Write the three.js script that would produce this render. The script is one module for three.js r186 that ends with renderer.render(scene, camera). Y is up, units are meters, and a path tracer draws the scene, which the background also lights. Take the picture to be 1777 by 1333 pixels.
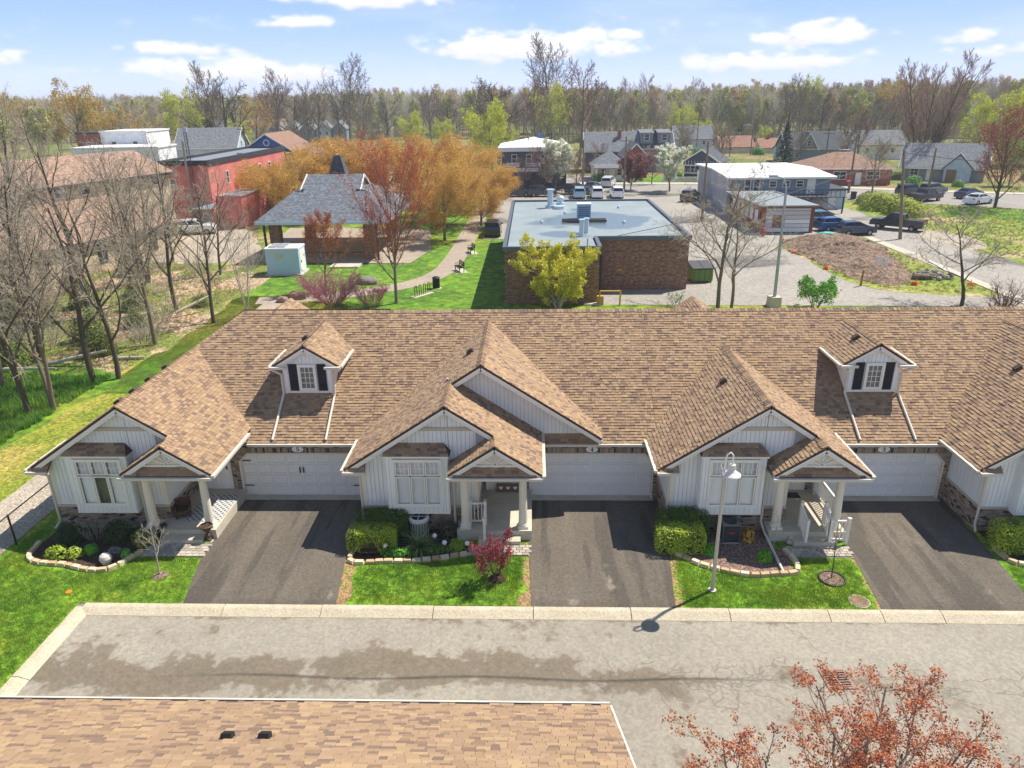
import * as THREE from 'three';
import { mergeGeometries } from 'three/addons/utils/BufferGeometryUtils.js';
import { TextGeometry } from 'three/addons/geometries/TextGeometry.js';
import { FontLoader } from 'three/addons/loaders/FontLoader.js';

// ---------------------------------------------------------------- camera, sky, sun, exposure
const scene = new THREE.Scene();
const camera = new THREE.PerspectiveCamera(55.94, 4 / 3, 0.3, 4000);
camera.position.set(0, 14.7, 25.048);
{
  const y = THREE.MathUtils.degToRad(1.773), p = THREE.MathUtils.degToRad(21.466), r = THREE.MathUtils.degToRad(-0.782);
  const f = new THREE.Vector3(-Math.sin(y) * Math.cos(p), -Math.sin(p), -Math.cos(y) * Math.cos(p));
  const rt = new THREE.Vector3().crossVectors(f, new THREE.Vector3(0, 1, 0)).normalize(), up = new THREE.Vector3().crossVectors(rt, f);
  const R = rt.clone().multiplyScalar(Math.cos(r)).addScaledVector(up, Math.sin(r)), U = up.clone().multiplyScalar(Math.cos(r)).addScaledVector(rt, -Math.sin(r));
  camera.quaternion.setFromRotationMatrix(new THREE.Matrix4().makeBasis(R, U, f.negate()));
}
const renderer = new THREE.WebGLRenderer({ antialias: true });
renderer.toneMapping = THREE.LinearToneMapping;
renderer.toneMappingExposure = 1.43;
renderer.shadowMap.enabled = true;
const SUNDIR = new THREE.Vector3(2.49, 4.5, -1.58).normalize();
const sun = new THREE.DirectionalLight(new THREE.Color().setRGB(1, 0.93, 0.83), 5);
sun.position.copy(SUNDIR).multiplyScalar(200); sun.castShadow = true;
sun.shadow.mapSize.set(4096, 4096);
Object.assign(sun.shadow.camera, { left: -130, right: 130, top: 130, bottom: -130, near: 1, far: 600 });
scene.add(sun, sun.target);

// ---------------------------------------------------------------- noise
function rngOf(seed) { let a = seed >>> 0; return () => { a = (a + 0x6D2B79F5) | 0; let t = Math.imul(a ^ (a >>> 15), 1 | a); t = (t + Math.imul(t ^ (t >>> 7), 61 | t)) ^ t; return ((t ^ (t >>> 14)) >>> 0) / 4294967296; }; }
const hash = (x, y, s) => { let h = Math.imul(x | 0, 374761393) ^ Math.imul(y | 0, 668265263) ^ Math.imul(s | 0, 1274126177); h = Math.imul(h ^ (h >>> 13), 1274126177); return ((h ^ (h >>> 16)) >>> 0) / 4294967296; };
function vnoise(x, y, s = 0, per = 0) {
  let xi = Math.floor(x), yi = Math.floor(y); const fx = x - xi, fy = y - yi, u = fx * fx * (3 - 2 * fx), v = fy * fy * (3 - 2 * fy);
  let x1 = xi + 1, y1 = yi + 1;
  if (per) { xi = ((xi % per) + per) % per; yi = ((yi % per) + per) % per; x1 = ((x1 % per) + per) % per; y1 = ((y1 % per) + per) % per; }
  const a = hash(xi, yi, s), b = hash(x1, yi, s), c = hash(xi, y1, s), d = hash(x1, y1, s);
  return a + (b - a) * u + (c - a) * v + (a - b - c + d) * u * v;
}
function fbm(x, y, oct = 4, s = 0, per = 0) { let f = 0, a = 0.5, t = 0; for (let i = 0; i < oct; i++) { f += a * vnoise(x, y, s + i * 17, per); t += a; x *= 2; y *= 2; per *= 2; a *= 0.52; } return f / t; }
const clamp = (x, a = 0, b = 1) => Math.min(b, Math.max(a, x)), lerp = (a, b, t) => a + (b - a) * t;
const smooth = (a, b, x) => { const t = clamp((x - a) / (b - a)); return t * t * (3 - 2 * t); };
const mix3 = (a, b, t) => [lerp(a[0], b[0], t), lerp(a[1], b[1], t), lerp(a[2], b[2], t)];

// ---------------------------------------------------------------- sky (equirectangular, air and clouds)
{
  const W = 4096, H = 2048, data = new Float32Array(W * H * 4);
  // azimuth, elevation, half widths in degrees, strength: fair-weather clouds low over the wood and a scatter elsewhere
  const cl = [[-0.1, 3.4, 8.3, 1.5, 1], [6.4, 4.1, 1.7, 0.6, 0.8], [-11.7, 6.7, 7, 1.2, 1], [-16.6, 5.0, 3.2, 0.75, 0.9], [-24, 3.4, 4, 0.6, 0.8], [-21, 1.9, 8, 1.2, 0.75], [19.1, 3.75, 4.7, 0.95, 1], [16.8, 2.1, 7, 1, 0.75], [28.1, 3.2, 2.4, 0.6, 0.8], [29.2, 2.4, 2.8, 0.6, 0.6], [-33.5, 2.6, 1.6, 0.6, 0.7]];
  const rg = rngOf(77);
  for (let i = 0; i < 150; i++) { const el = 2 + 42 * rg() * rg(), az = 38 + rg() * 284, w = 3 + rg() * 6; cl.push([az, el, w * (1 + el / 40), 0.6 + w * 0.12 + el * 0.05, 0.6 + 0.4 * rg()]); }
  const top = [0.085, 0.145, 0.28];
  for (let j = 0; j < H; j++) {
    const el = ((j + 0.5) / H - 0.5) * 180;
    if (el < -0.5) { for (let i = 0; i < W; i++) { const k = (j * W + i) * 4; data[k] = 0.3; data[k + 1] = 0.32; data[k + 2] = 0.3; data[k + 3] = 1; } continue; }
    const e = Math.max(0, el), a1 = Math.exp(-e / 3.0), a2 = Math.exp(-e / 15), a3 = Math.exp(-e / 34);
    const base = [top[0] + 0.03 * a3 + 0.215 * a2 + 0.44 * a1, top[1] + 0.09 * a3 + 0.315 * a2 + 0.27 * a1, top[2] + 0.15 * a3 + 0.56 * a2 + 0.04 * a1];
    const row = cl.filter((c) => Math.abs(el - c[1]) < c[3] * 2.2 + 0.6);
    for (let i = 0; i < W; i++) {
      const k = (j * W + i) * 4;
      // u = 0.25 looks to -z
      let az = ((i + 0.5) / W - 0.25) * 360; if (az > 180) az -= 360;
      let d = 0, rel = 0;
      for (const c of row) {
        let da = az - c[0]; if (da > 180) da -= 360; if (da < -180) da += 360;
        if (Math.abs(da) > c[2] * 1.8) continue;
        const x = da / c[2], up = (el - c[1]) / c[3], q = x * x + (up > 0 ? up * up * 0.9 : up * up * 2.2);
        const dd = c[4] * (1.25 - q); if (dd > d) { d = dd; rel = up; }
      }
      let cov = 0;
      if (d > -0.4 && row.length) {
        const n = fbm(az * 0.7 + 40, el * 1.9, 7, 3);
        cov = smooth(0.18, 0.75, d * 0.8 + (n - 0.5) * 1.7) * smooth(-0.3, 0.5, d);
      }
      const veil = smooth(0.45, 0.8, fbm(az * 0.09 + 9, el * 0.5 + 4, 4, 8)) * 0.22 * Math.exp(-e / 25);
      const b = Math.min(0.94, cov * 0.92 + veil), shade = (0.9 + 0.14 * fbm(az * 0.9, el * 3, 4, 5)) * (0.86 + 0.16 * smooth(-0.9, 0.4, rel));
      data[k] = lerp(base[0], 0.83 * shade, b); data[k + 1] = lerp(base[1], 0.82 * shade, b); data[k + 2] = lerp(base[2], 0.86 * shade + 0.01, b); data[k + 3] = 1;
    }
  }
  const t = new THREE.DataTexture(data, W, H, THREE.RGBAFormat, THREE.FloatType);
  t.mapping = THREE.EquirectangularReflectionMapping; t.magFilter = THREE.LinearFilter; t.needsUpdate = true;
  scene.background = t; scene.environment = t;
}
scene.fog = new THREE.FogExp2(new THREE.Color().setRGB(0.78, 0.84, 0.93), 0.0004);

// ---------------------------------------------------------------- textures (colours in sRGB 0..255, one repeat covers «m» metres)
function tex(size, m, fn, o = {}) {
  const w = size, h = o.h ?? size, d = new Uint8Array(w * h * 4);
  for (let j = 0; j < h; j++) for (let i = 0; i < w; i++) { const c = fn((i + 0.5) / w, (j + 0.5) / h), k = (j * w + i) * 4; d[k] = clamp(c[0], 0, 255); d[k + 1] = clamp(c[1], 0, 255); d[k + 2] = clamp(c[2], 0, 255); d[k + 3] = 255; }
  const t = new THREE.DataTexture(d, w, h); t.wrapS = t.wrapT = THREE.RepeatWrapping; t.magFilter = THREE.LinearFilter; t.minFilter = THREE.LinearMipmapLinearFilter; t.generateMipmaps = true;
  if (!o.data) t.colorSpace = THREE.SRGBColorSpace;
  if (m) t.repeat.set(1 / m, 1 / (o.mh ?? m)); t.needsUpdate = true; return t;
}
const std = (color, rough = 0.9, o = {}) => new THREE.MeshStandardMaterial({ color: Array.isArray(color) ? new THREE.Color().setRGB(...color) : new THREE.Color(color), roughness: rough, metalness: 0, ...o });
const vcol = (rough = 0.9, o = {}) => std(0xffffff, rough, { vertexColors: true, side: THREE.DoubleSide, ...o });
const lin = (r, g, b) => { const c = new THREE.Color().setRGB(r / 255, g / 255, b / 255, THREE.SRGBColorSpace); return [c.r, c.g, c.b]; };

// ---------------------------------------------------------------- mesh builder
class MB {
  constructor() { this.p = []; this.n = []; this.c = []; this.col = [1, 1, 1]; this.uv = null; }
  color(c) { this.col = c; return this; }
  v(a, n, c) { this.p.push(a[0], a[1], a[2]); this.n.push(n[0], n[1], n[2]); this.c.push(c[0], c[1], c[2]); }
  tri(a, b, c, col = this.col) {
    const ux = b[0] - a[0], uy = b[1] - a[1], uz = b[2] - a[2], vx = c[0] - a[0], vy = c[1] - a[1], vz = c[2] - a[2];
    let x = uy * vz - uz * vy, y = uz * vx - ux * vz, z = ux * vy - uy * vx; const l = Math.hypot(x, y, z) || 1; const n = [x / l, y / l, z / l];
    this.v(a, n, col); this.v(b, n, col); this.v(c, n, col); return this;
  }
  quad(a, b, c, d, col) { this.tri(a, b, c, col); return this.tri(a, c, d, col); }
  poly(pts, col) { for (let i = 1; i < pts.length - 1; i++) this.tri(pts[0], pts[i], pts[i + 1], col); return this; }
  box(cx, cy, cz, sx, sy, sz, o = {}) {
    const hx = sx / 2, hy = sy / 2, hz = sz / 2, t = o.taper ?? 1, cs = Math.cos(o.ry ?? 0), sn = Math.sin(o.ry ?? 0), cp = Math.cos(o.rx ?? 0), sp = Math.sin(o.rx ?? 0), cr = Math.cos(o.rz ?? 0), sr = Math.sin(o.rz ?? 0);
    const P = (x, y, z) => { let k = y > 0 ? t : 1; x *= k; z *= k; let y1 = y * cp - z * sp, z1 = y * sp + z * cp; let x2 = x * cr - y1 * sr, y2 = x * sr + y1 * cr; return [cx + x2 * cs + z1 * sn, cy + y2, cz - x2 * sn + z1 * cs]; };
    const v = [P(-hx, -hy, -hz), P(hx, -hy, -hz), P(hx, hy, -hz), P(-hx, hy, -hz), P(-hx, -hy, hz), P(hx, -hy, hz), P(hx, hy, hz), P(-hx, hy, hz)], c = o.col ?? this.col;
    this.quad(v[4], v[5], v[6], v[7], c).quad(v[1], v[0], v[3], v[2], c).quad(v[5], v[1], v[2], v[6], c).quad(v[0], v[4], v[7], v[3], c).quad(v[7], v[6], v[2], v[3], c);
    if (!o.open) this.quad(v[0], v[1], v[5], v[4], c);
    return this;
  }
  // bb(x0,x1,y0,y1,z0,z1)
  bb(x0, x1, y0, y1, z0, z1, o) { return this.box((x0 + x1) / 2, (y0 + y1) / 2, (z0 + z1) / 2, x1 - x0, y1 - y0, z1 - z0, o); }
  // a polygon given in the plane (2D), pushed along a direction: front pts (3D), offset vector
  slab(pts, off, col) {
    const q = pts.map((p) => [p[0] + off[0], p[1] + off[1], p[2] + off[2]]), n = pts.length;
    this.shapeFace(pts, col, false); this.shapeFace(q, col, true);
    for (let i = 0; i < n; i++) { const j = (i + 1) % n; this.quad(pts[j], pts[i], q[i], q[j], col); }
    return this;
  }
  shapeFace(pts, col, flip) {
    const a = new THREE.Vector3(...pts[0]); let nrm = new THREE.Vector3();
    for (let i = 0; i < pts.length; i++) { const p = new THREE.Vector3(...pts[i]).sub(a), q = new THREE.Vector3(...pts[(i + 1) % pts.length]).sub(a); nrm.add(p.cross(q)); }
    nrm.normalize(); const ux = new THREE.Vector3(...pts[1]).sub(a).normalize(), uy = new THREE.Vector3().crossVectors(nrm, ux);
    const p2 = pts.map((p) => { const d = new THREE.Vector3(...p).sub(a); return new THREE.Vector2(d.dot(ux), d.dot(uy)); });
    for (const [i, j, k] of THREE.ShapeUtils.triangulateShape(p2, [])) flip ? this.tri(pts[i], pts[k], pts[j], col) : this.tri(pts[i], pts[j], pts[k], col);
    return this;
  }
  // tapered smooth tube through points with radii
  tube(pts, rad, sides = 5, col = this.col, cap = false) {
    let ux = null; const rings = [];
    for (let i = 0; i < pts.length; i++) {
      const a = pts[Math.max(0, i - 1)], b = pts[Math.min(pts.length - 1, i + 1)]; let dx = b[0] - a[0], dy = b[1] - a[1], dz = b[2] - a[2]; const l = Math.hypot(dx, dy, dz) || 1; dx /= l; dy /= l; dz /= l;
      let s = ux ?? (Math.abs(dy) < 0.9 ? [0, 1, 0] : [1, 0, 0]); const k = s[0] * dx + s[1] * dy + s[2] * dz; s = [s[0] - k * dx, s[1] - k * dy, s[2] - k * dz]; const sl = Math.hypot(...s) || 1; s = [s[0] / sl, s[1] / sl, s[2] / sl]; ux = s;
      const t = [dy * s[2] - dz * s[1], dz * s[0] - dx * s[2], dx * s[1] - dy * s[0]], r = Array.isArray(rad) ? rad[i] : rad, ring = [];
      for (let j = 0; j < sides; j++) { const A = (j / sides) * Math.PI * 2, c = Math.cos(A), q = Math.sin(A), n = [s[0] * c + t[0] * q, s[1] * c + t[1] * q, s[2] * c + t[2] * q]; ring.push([[pts[i][0] + n[0] * r, pts[i][1] + n[1] * r, pts[i][2] + n[2] * r], n]); }
      rings.push(ring);
    }
    for (let i = 0; i + 1 < rings.length; i++) for (let j = 0; j < sides; j++) {
      const A = rings[i][j], B = rings[i][(j + 1) % sides], C = rings[i + 1][(j + 1) % sides], D = rings[i + 1][j];
      this.v(A[0], A[1], col); this.v(B[0], B[1], col); this.v(C[0], C[1], col); this.v(A[0], A[1], col); this.v(C[0], C[1], col); this.v(D[0], D[1], col);
    }
    if (cap) for (const [ring, f] of [[rings[0], 1], [rings[rings.length - 1], 0]]) for (let j = 1; j + 1 < sides; j++) f ? this.tri(ring[0][0], ring[j + 1][0], ring[j][0], col) : this.tri(ring[0][0], ring[j][0], ring[j + 1][0], col);
    return this;
  }
  cyl(cx, y0, cz, r0, h, sides = 12, r1 = r0, col) { return this.tube([[cx, y0, cz], [cx, y0 + h, cz]], [r0, r1], sides, col, true); }
  lathe(prof, cx, cy, cz, sides = 16, col = this.col) { // prof: [r,y]...
    for (let i = 0; i + 1 < prof.length; i++) for (let j = 0; j < sides; j++) {
      const a0 = (j / sides) * Math.PI * 2, a1 = ((j + 1) / sides) * Math.PI * 2, P = (q, a) => [cx + q[0] * Math.cos(a), cy + q[1], cz - q[0] * Math.sin(a)];
      this.quad(P(prof[i], a0), P(prof[i], a1), P(prof[i + 1], a1), P(prof[i + 1], a0), col);
    }
    return this;
  }
  blob(cx, cy, cz, rx, ry, rz, o = {}) { // lumpy ellipsoid
    const nu = o.nu ?? 12, nv = o.nv ?? 8, am = o.am ?? 0.15, s = o.seed ?? 1, fr = o.fr ?? 1.6;
    const P = (i, j) => { const th = (j / nv) * Math.PI, ph = ((i % nu) / nu) * Math.PI * 2; const x = Math.sin(th) * Math.cos(ph), y = Math.cos(th), z = Math.sin(th) * Math.sin(ph); const k = 1 + am * 2 * (fbm(x * fr + 7 + y, z * fr + y * fr * 0.7 + 5, 3, s) - 0.5); return [cx + rx * x * k, cy + ry * y * k, cz + rz * z * k]; };
    for (let i = 0; i < nu; i++) for (let j = 0; j < nv; j++) { const a = P(i, j), b = P(i, j + 1), c = P(i + 1, j + 1), d = P(i + 1, j); if (j === 0) this.tri(a, c, b); else if (j === nv - 1) this.tri(a, d, b); else this.quad(a, d, c, b); }
    return this;
  }
  geo() {
    const g = new THREE.BufferGeometry(), n = this.p.length / 3, uv = this.uv ?? new Float32Array(n * 2);
    if (!this.uv) for (let i = 0; i < n; i++) {
      const f = i - (i % 3); let ax = 0, ay = 0, az = 0; for (let k = 0; k < 3; k++) { ax += Math.abs(this.n[(f + k) * 3]); ay += Math.abs(this.n[(f + k) * 3 + 1]); az += Math.abs(this.n[(f + k) * 3 + 2]); }
      const x = this.p[i * 3], y = this.p[i * 3 + 1], z = this.p[i * 3 + 2];
      if (ay >= ax && ay >= az) { uv[i * 2] = x; uv[i * 2 + 1] = -z; } else if (ax >= az) { uv[i * 2] = z; uv[i * 2 + 1] = y; } else { uv[i * 2] = x; uv[i * 2 + 1] = y; }
    }
    g.setAttribute('position', new THREE.BufferAttribute(new Float32Array(this.p), 3)); g.setAttribute('normal', new THREE.BufferAttribute(new Float32Array(this.n), 3));
    g.setAttribute('uv', new THREE.BufferAttribute(new Float32Array(uv), 2)); g.setAttribute('color', new THREE.BufferAttribute(new Float32Array(this.c), 3));
    return g;
  }
  build(name, mat, parent) { return mesh(name, this.geo(), mat, parent); }
}
function mesh(name, geo, mat, parent = scene) {
  const m = new THREE.Mesh(geo, mat); m.castShadow = m.receiveShadow = true; m.name = parent === scene ? numbered(name) : name; parent.add(m); return m;
}
const taken = new Map();
function numbered(name) { name = name.replace(/_\d\d\d$/, ''); const n = taken.get(name) ?? 0; taken.set(name, n + 1); return n ? name + '_' + String(n).padStart(3, '0') : name; }
function tag(o, label, category, group, kind) { o.userData = { label, category }; if (group) o.userData.group = group; if (kind) o.userData.kind = kind; return o; }
function thing(name, label, category, pos = [0, 0, 0], turn = 0, group) {
  const o = new THREE.Group(); o.name = numbered(name); scene.add(o); o.position.set(...pos); o.rotation.y = turn; return tag(o, label, category, group);
}
function struct(o, label) { o.userData = { kind: 'structure' }; if (label) o.userData.label = label; return o; }
const stuff = (o) => { o.userData.kind = 'stuff'; return o; };
function copyOf(src, label, pos, turn = 0, scale = 1, group) {
  const c = src.clone(); c.name = numbered(src.name); scene.add(c); c.position.set(...pos); c.rotation.y = turn; if (Array.isArray(scale)) c.scale.set(...scale); else c.scale.setScalar(scale);
  c.userData = { ...src.userData, label }; if (group) c.userData.group = group; return c;
}
const sub = (a, b) => [a[0] - b[0], a[1] - b[1], a[2] - b[2]], add = (a, b, k = 1) => [a[0] + b[0] * k, a[1] + b[1] * k, a[2] + b[2] * k];
const nrm = (a) => { const l = Math.hypot(...a) || 1; return [a[0] / l, a[1] / l, a[2] / l]; }, cross = (a, b) => [a[1] * b[2] - a[2] * b[1], a[2] * b[0] - a[0] * b[2], a[0] * b[1] - a[1] * b[0]], dot = (a, b) => a[0] * b[0] + a[1] * b[1] + a[2] * b[2];
// ---------------------------------------------------------------- ground materials
const grassTex = (s, a, b, c, m = 14) => tex(1024, m, (u, v) => {
  const n = fbm(u * 8, v * 8, 4, s, 8), f = fbm(u * 90, v * 90, 3, s + 5, 90), p = fbm(u * 4, v * 4, 3, s + 9, 4);
  let q = mix3(a, b, clamp(n * 1.6 - 0.3)); q = mix3(q, c, smooth(0.5, 0.74, p) * 0.95); const k = 0.62 + 0.76 * f; return [q[0] * k, q[1] * k, q[2] * k];
});
const noiseBump = (s, m, fr = 60) => tex(512, m, (u, v) => { const f = 255 * fbm(u * fr, v * fr, 3, s, fr); return [f, f, f]; }, { data: true });
const bumpFine = noiseBump(3, 3, 64), bumpRough = noiseBump(4, 6, 90);
const M = {};
M.lawn = std(0xffffff, 1, { map: grassTex(11, [84, 124, 22], [108, 142, 30], [146, 148, 46], 9), bumpMap: bumpRough, bumpScale: 0.05 });
M.lawnFar = std(0xffffff, 1, { map: grassTex(21, [78, 118, 20], [104, 138, 28], [140, 144, 44], 37), bumpMap: bumpRough, bumpScale: 0.06 });
M.mown = std(0xffffff, 1, { map: grassTex(31, [112, 128, 34], [138, 140, 44], [160, 146, 70], 11), bumpMap: bumpRough, bumpScale: 0.05 });
M.scrub = std(0xffffff, 1, { map: grassTex(41, [96, 112, 40], [136, 128, 70], [150, 126, 88], 60), bumpMap: bumpRough, bumpScale: 0.08 });
M.vacant = std(0xffffff, 1, { map: grassTex(51, [112, 134, 40], [144, 146, 70], [170, 152, 110], 23), bumpMap: bumpRough, bumpScale: 0.08 });
M.litter = std(0xffffff, 1, { map: tex(1024, 12, (u, v) => { const n = fbm(u * 7, v * 7, 4, 61, 7), f = fbm(u * 120, v * 120, 2, 62, 120), g = fbm(u * 5, v * 5, 3, 64, 5); let q = mix3([160, 134, 106], [196, 172, 142], n); q = mix3(q, [108, 122, 46], smooth(0.44, 0.62, g) * 0.9); const k = 0.5 + f; return [q[0] * k, q[1] * k, q[2] * k]; }), bumpMap: bumpRough, bumpScale: 0.1 });
M.mulch = (a, b) => std(0xffffff, 1, { map: tex(512, 1.6, (u, v) => { const f = fbm(u * 48, v * 48, 2, 71, 48), n = fbm(u * 6, v * 6, 3, 72, 6), k = 0.35 + 1.1 * f; const q = mix3(a, b, n); return [q[0] * k, q[1] * k, q[2] * k]; }), bumpMap: bumpFine, bumpScale: 0.04 });
M.mulchDark = M.mulch([58, 44, 34], [84, 64, 48]); M.mulchRed = M.mulch([128, 100, 88], [150, 124, 112]);
M.dirt = std(0xffffff, 1, { map: tex(1024, 14, (u, v) => { const n = fbm(u * 9, v * 9, 5, 81, 9), f = fbm(u * 100, v * 100, 2, 82, 100), k = 0.55 + 0.9 * f; const q = mix3([124, 102, 84], [184, 158, 134], n); return [q[0] * k, q[1] * k, q[2] * k]; }), bumpMap: bumpFine, bumpScale: 0.2 });
M.concrete = std(0xffffff, 0.95, { map: tex(512, 3, (u, v) => { const n = fbm(u * 6, v * 6, 4, 91, 6), f = fbm(u * 120, v * 120, 2, 92, 120), k = 0.9 + 0.2 * f; return mix3([176, 168, 150], [200, 192, 174], n).map((x) => x * k); }), bumpMap: bumpFine, bumpScale: 0.004 });
M.path = std(0xffffff, 1, { map: tex(1024, 10, (u, v) => { const n = fbm(u * 6, v * 6, 5, 101, 6), f = fbm(u * 150, v * 150, 2, 102, 150), k = 0.82 + 0.36 * f; return mix3([146, 134, 118], [172, 158, 140], n).map((x) => x * k); }), bumpMap: bumpFine, bumpScale: 0.006 });
M.gravel = std(0xffffff, 1, { map: tex(1024, 9, (u, v) => { const n = fbm(u * 6, v * 6, 5, 103, 6), f = fbm(u * 200, v * 200, 2, 104, 200), k = 0.7 + 0.6 * f; return mix3([150, 138, 122], [182, 170, 152], n).map((x) => x * k); }), bumpMap: bumpFine, bumpScale: 0.02 });
M.lot = std(0xffffff, 0.95, { map: tex(1024, 26, (u, v) => { const n = fbm(u * 5, v * 5, 5, 111, 5), f = fbm(u * 200, v * 200, 2, 112, 200), p = fbm(u * 3, v * 3, 5, 113, 3), k = 0.84 + 0.32 * f; let q = mix3([138, 133, 124], [164, 157, 146], n); q = mix3(q, [96, 93, 90], smooth(0.58, 0.68, p) * 0.75); return q.map((x) => x * k); }), bumpMap: bumpFine, bumpScale: 0.006 });
M.street = std(0xffffff, 0.95, { map: tex(512, 20, (u, v) => { const n = fbm(u * 6, v * 6, 5, 121, 6), f = fbm(u * 150, v * 150, 2, 122, 150), k = 0.86 + 0.28 * f; return mix3([136, 132, 124], [156, 150, 142], n).map((x) => x * k); }) });
// the private road, 0.02 m a pixel: pale old asphalt, damp brown stains along its low middle, cracks
const roadX = -16, roadW = 40.96, roadZ = 6.6, roadD = 10.24;
M.road = (() => {
  const ck = []; const r = rngOf(5);
  const crack = (x, z, a, n, st = 0.16, wob = 0.7) => { for (let i = 0; i < n; i++) { const x2 = x + Math.cos(a) * st, z2 = z + Math.sin(a) * st; ck.push([x, z, x2, z2]); x = x2; z = z2; a += (r() - 0.5) * wob; } };
  const web = (x, z, a, n, d) => { for (let i = 0; i < n; i++) { const L = 0.1 + r() * 0.14, b = a + (r() - 0.5) * 1.5, x2 = x + Math.cos(b) * L, z2 = z + Math.sin(b) * L; ck.push([x, z, x2, z2]); if (d > 0 && r() < 0.28) web(x2, z2, b + (r() < 0.5 ? 1 : -1) * (0.6 + r() * 0.7), 2 + Math.floor(r() * 4), d - 1); x = x2; z = z2; } };
  web(7.55, 7.15, 1.15, 10, 1); web(6.6, 7.1, 0.2, 8, 1); web(9.4, 7.2, 0.1, 9, 1); for (let i = 0; i < 9; i++) web(1.2 + i * 0.62, 9.48 + (r() - 0.5) * 0.3, 0, 8, 2); for (let i = 0; i < 12; i++) web(9.2 + r() * 4, 9.5 + (r() - 0.2) * 0.8, 0, 7, 2); for (let i = 0; i < 6; i++) web(7.2 + r() * 2, 8.9 + r() * 1.2, r() * 6, 4, 1);
  const grid = new Map(); for (const c of ck) { const k = Math.floor(c[0]) + ',' + Math.floor(c[1]); for (let a = -1; a < 2; a++) for (let b = -1; b < 2; b++) { const q = (Math.floor(c[0]) + a) + ',' + (Math.floor(c[1]) + b); if (!grid.has(q)) grid.set(q, []); grid.get(q).push(c); } }
  const map = tex(2048, 0, (u, v) => {
    const x = roadX + u * roadW, z = roadZ + (1 - v) * roadD;
    const n = fbm(x * 0.5, z * 0.5, 4, 131), f = fbm(x * 14, z * 14, 2, 132), w = fbm(x * 0.62, z * 0.9, 5, 133), w2 = fbm(x * 2.2, z * 2.2, 4, 134), fine = hash(u * 2048, v * 1024, 7);
    let q = mix3([138, 131, 118], [158, 151, 136], n);
    // damp stain: along z 9.4, broad at left, and a broad patch at x -3..1 up to the kerb
    const mid = 9.35 + 0.25 * Math.sin(x * 0.4), side = x < 3.2 ? 1 : smooth(6, 3.2, x) * 0.9;
    let s = side * Math.exp(-(((z - mid) / 0.75) ** 2)) * 0.95;
    s = Math.max(s, 0.62 * Math.exp(-(((x + 13.2) / 2.6) ** 2) - (((z - 9.6) / 1.7) ** 2)), 0.6 * Math.exp(-(((x + 0.6) / 2.4) ** 2) - (((z - 7.7) / 1.6) ** 2)), 0.56 * Math.exp(-(((x + 5) / 3.2) ** 2) - (((z - 8.6) / 0.8) ** 2)), 0.5 * Math.exp(-(((x + 12) / 1.6) ** 2) - (((z - 7.9) / 0.4) ** 2)));
    s = Math.max(s, 0.6 * Math.exp(-(((x - 7.2) / 0.9) ** 2) - (((z - 9.3) / 0.5) ** 2)), 0.6 * Math.exp(-(((x - 9.4) / 1) ** 2) - (((z - 9.7 + (x - 9.4) * -0.35) / 0.18) ** 2)), 0.42 * Math.exp(-(((x - 10.3) / 0.8) ** 2) - (((z - 8.6) / 0.25) ** 2)), smooth(7.32, 7.12, z) * 0.36, smooth(-13.6, -14.2, x) * 0.5);
    const w3 = fbm(x * 7, z * 7, 3, 135), t = smooth(0.3, 0.68, s * 0.92 + (w - 0.5) * 1.25 + (w2 - 0.5) * 0.9 + (w3 - 0.5) * 0.7 + (f - 0.5) * 0.4);
    q = mix3(q, mix3([92, 82, 67], [120, 108, 90], w3 * 0.6 + w2 * 0.4), t * 0.78);
    const gutter = Math.exp(-(((z - 9.52 - 0.06 * Math.sin(x)) / 0.05) ** 2)) * smooth(7, 4, x) * smooth(-12, -6, x) * (0.4 + 0.5 * w2); q = mix3(q, [62, 56, 50], gutter);
    let c = 9; for (const k of grid.get(Math.floor(x) + ',' + Math.floor(z)) ?? []) { const dx = k[2] - k[0], dz = k[3] - k[1], tt = clamp(((x - k[0]) * dx + (z - k[1]) * dz) / (dx * dx + dz * dz)); c = Math.min(c, Math.hypot(x - k[0] - tt * dx, z - k[1] - tt * dz)); }
    q = mix3(q, [78, 70, 62], smooth(0.018, 0.005, c) * 0.42);
    const k = 0.86 + 0.2 * f + 0.08 * fine; return [q[0] * k, q[1] * k, q[2] * k];
  }, { h: 512 });
  map.wrapS = map.wrapT = THREE.ClampToEdgeWrapping; map.repeat.set(1 / roadW, 1 / roadD); map.offset.set(-roadX / roadW, 1 + roadZ / roadD);
  return std(0xffffff, 0.95, { map, bumpMap: bumpFine, bumpScale: 0.004 });
})();
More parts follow.
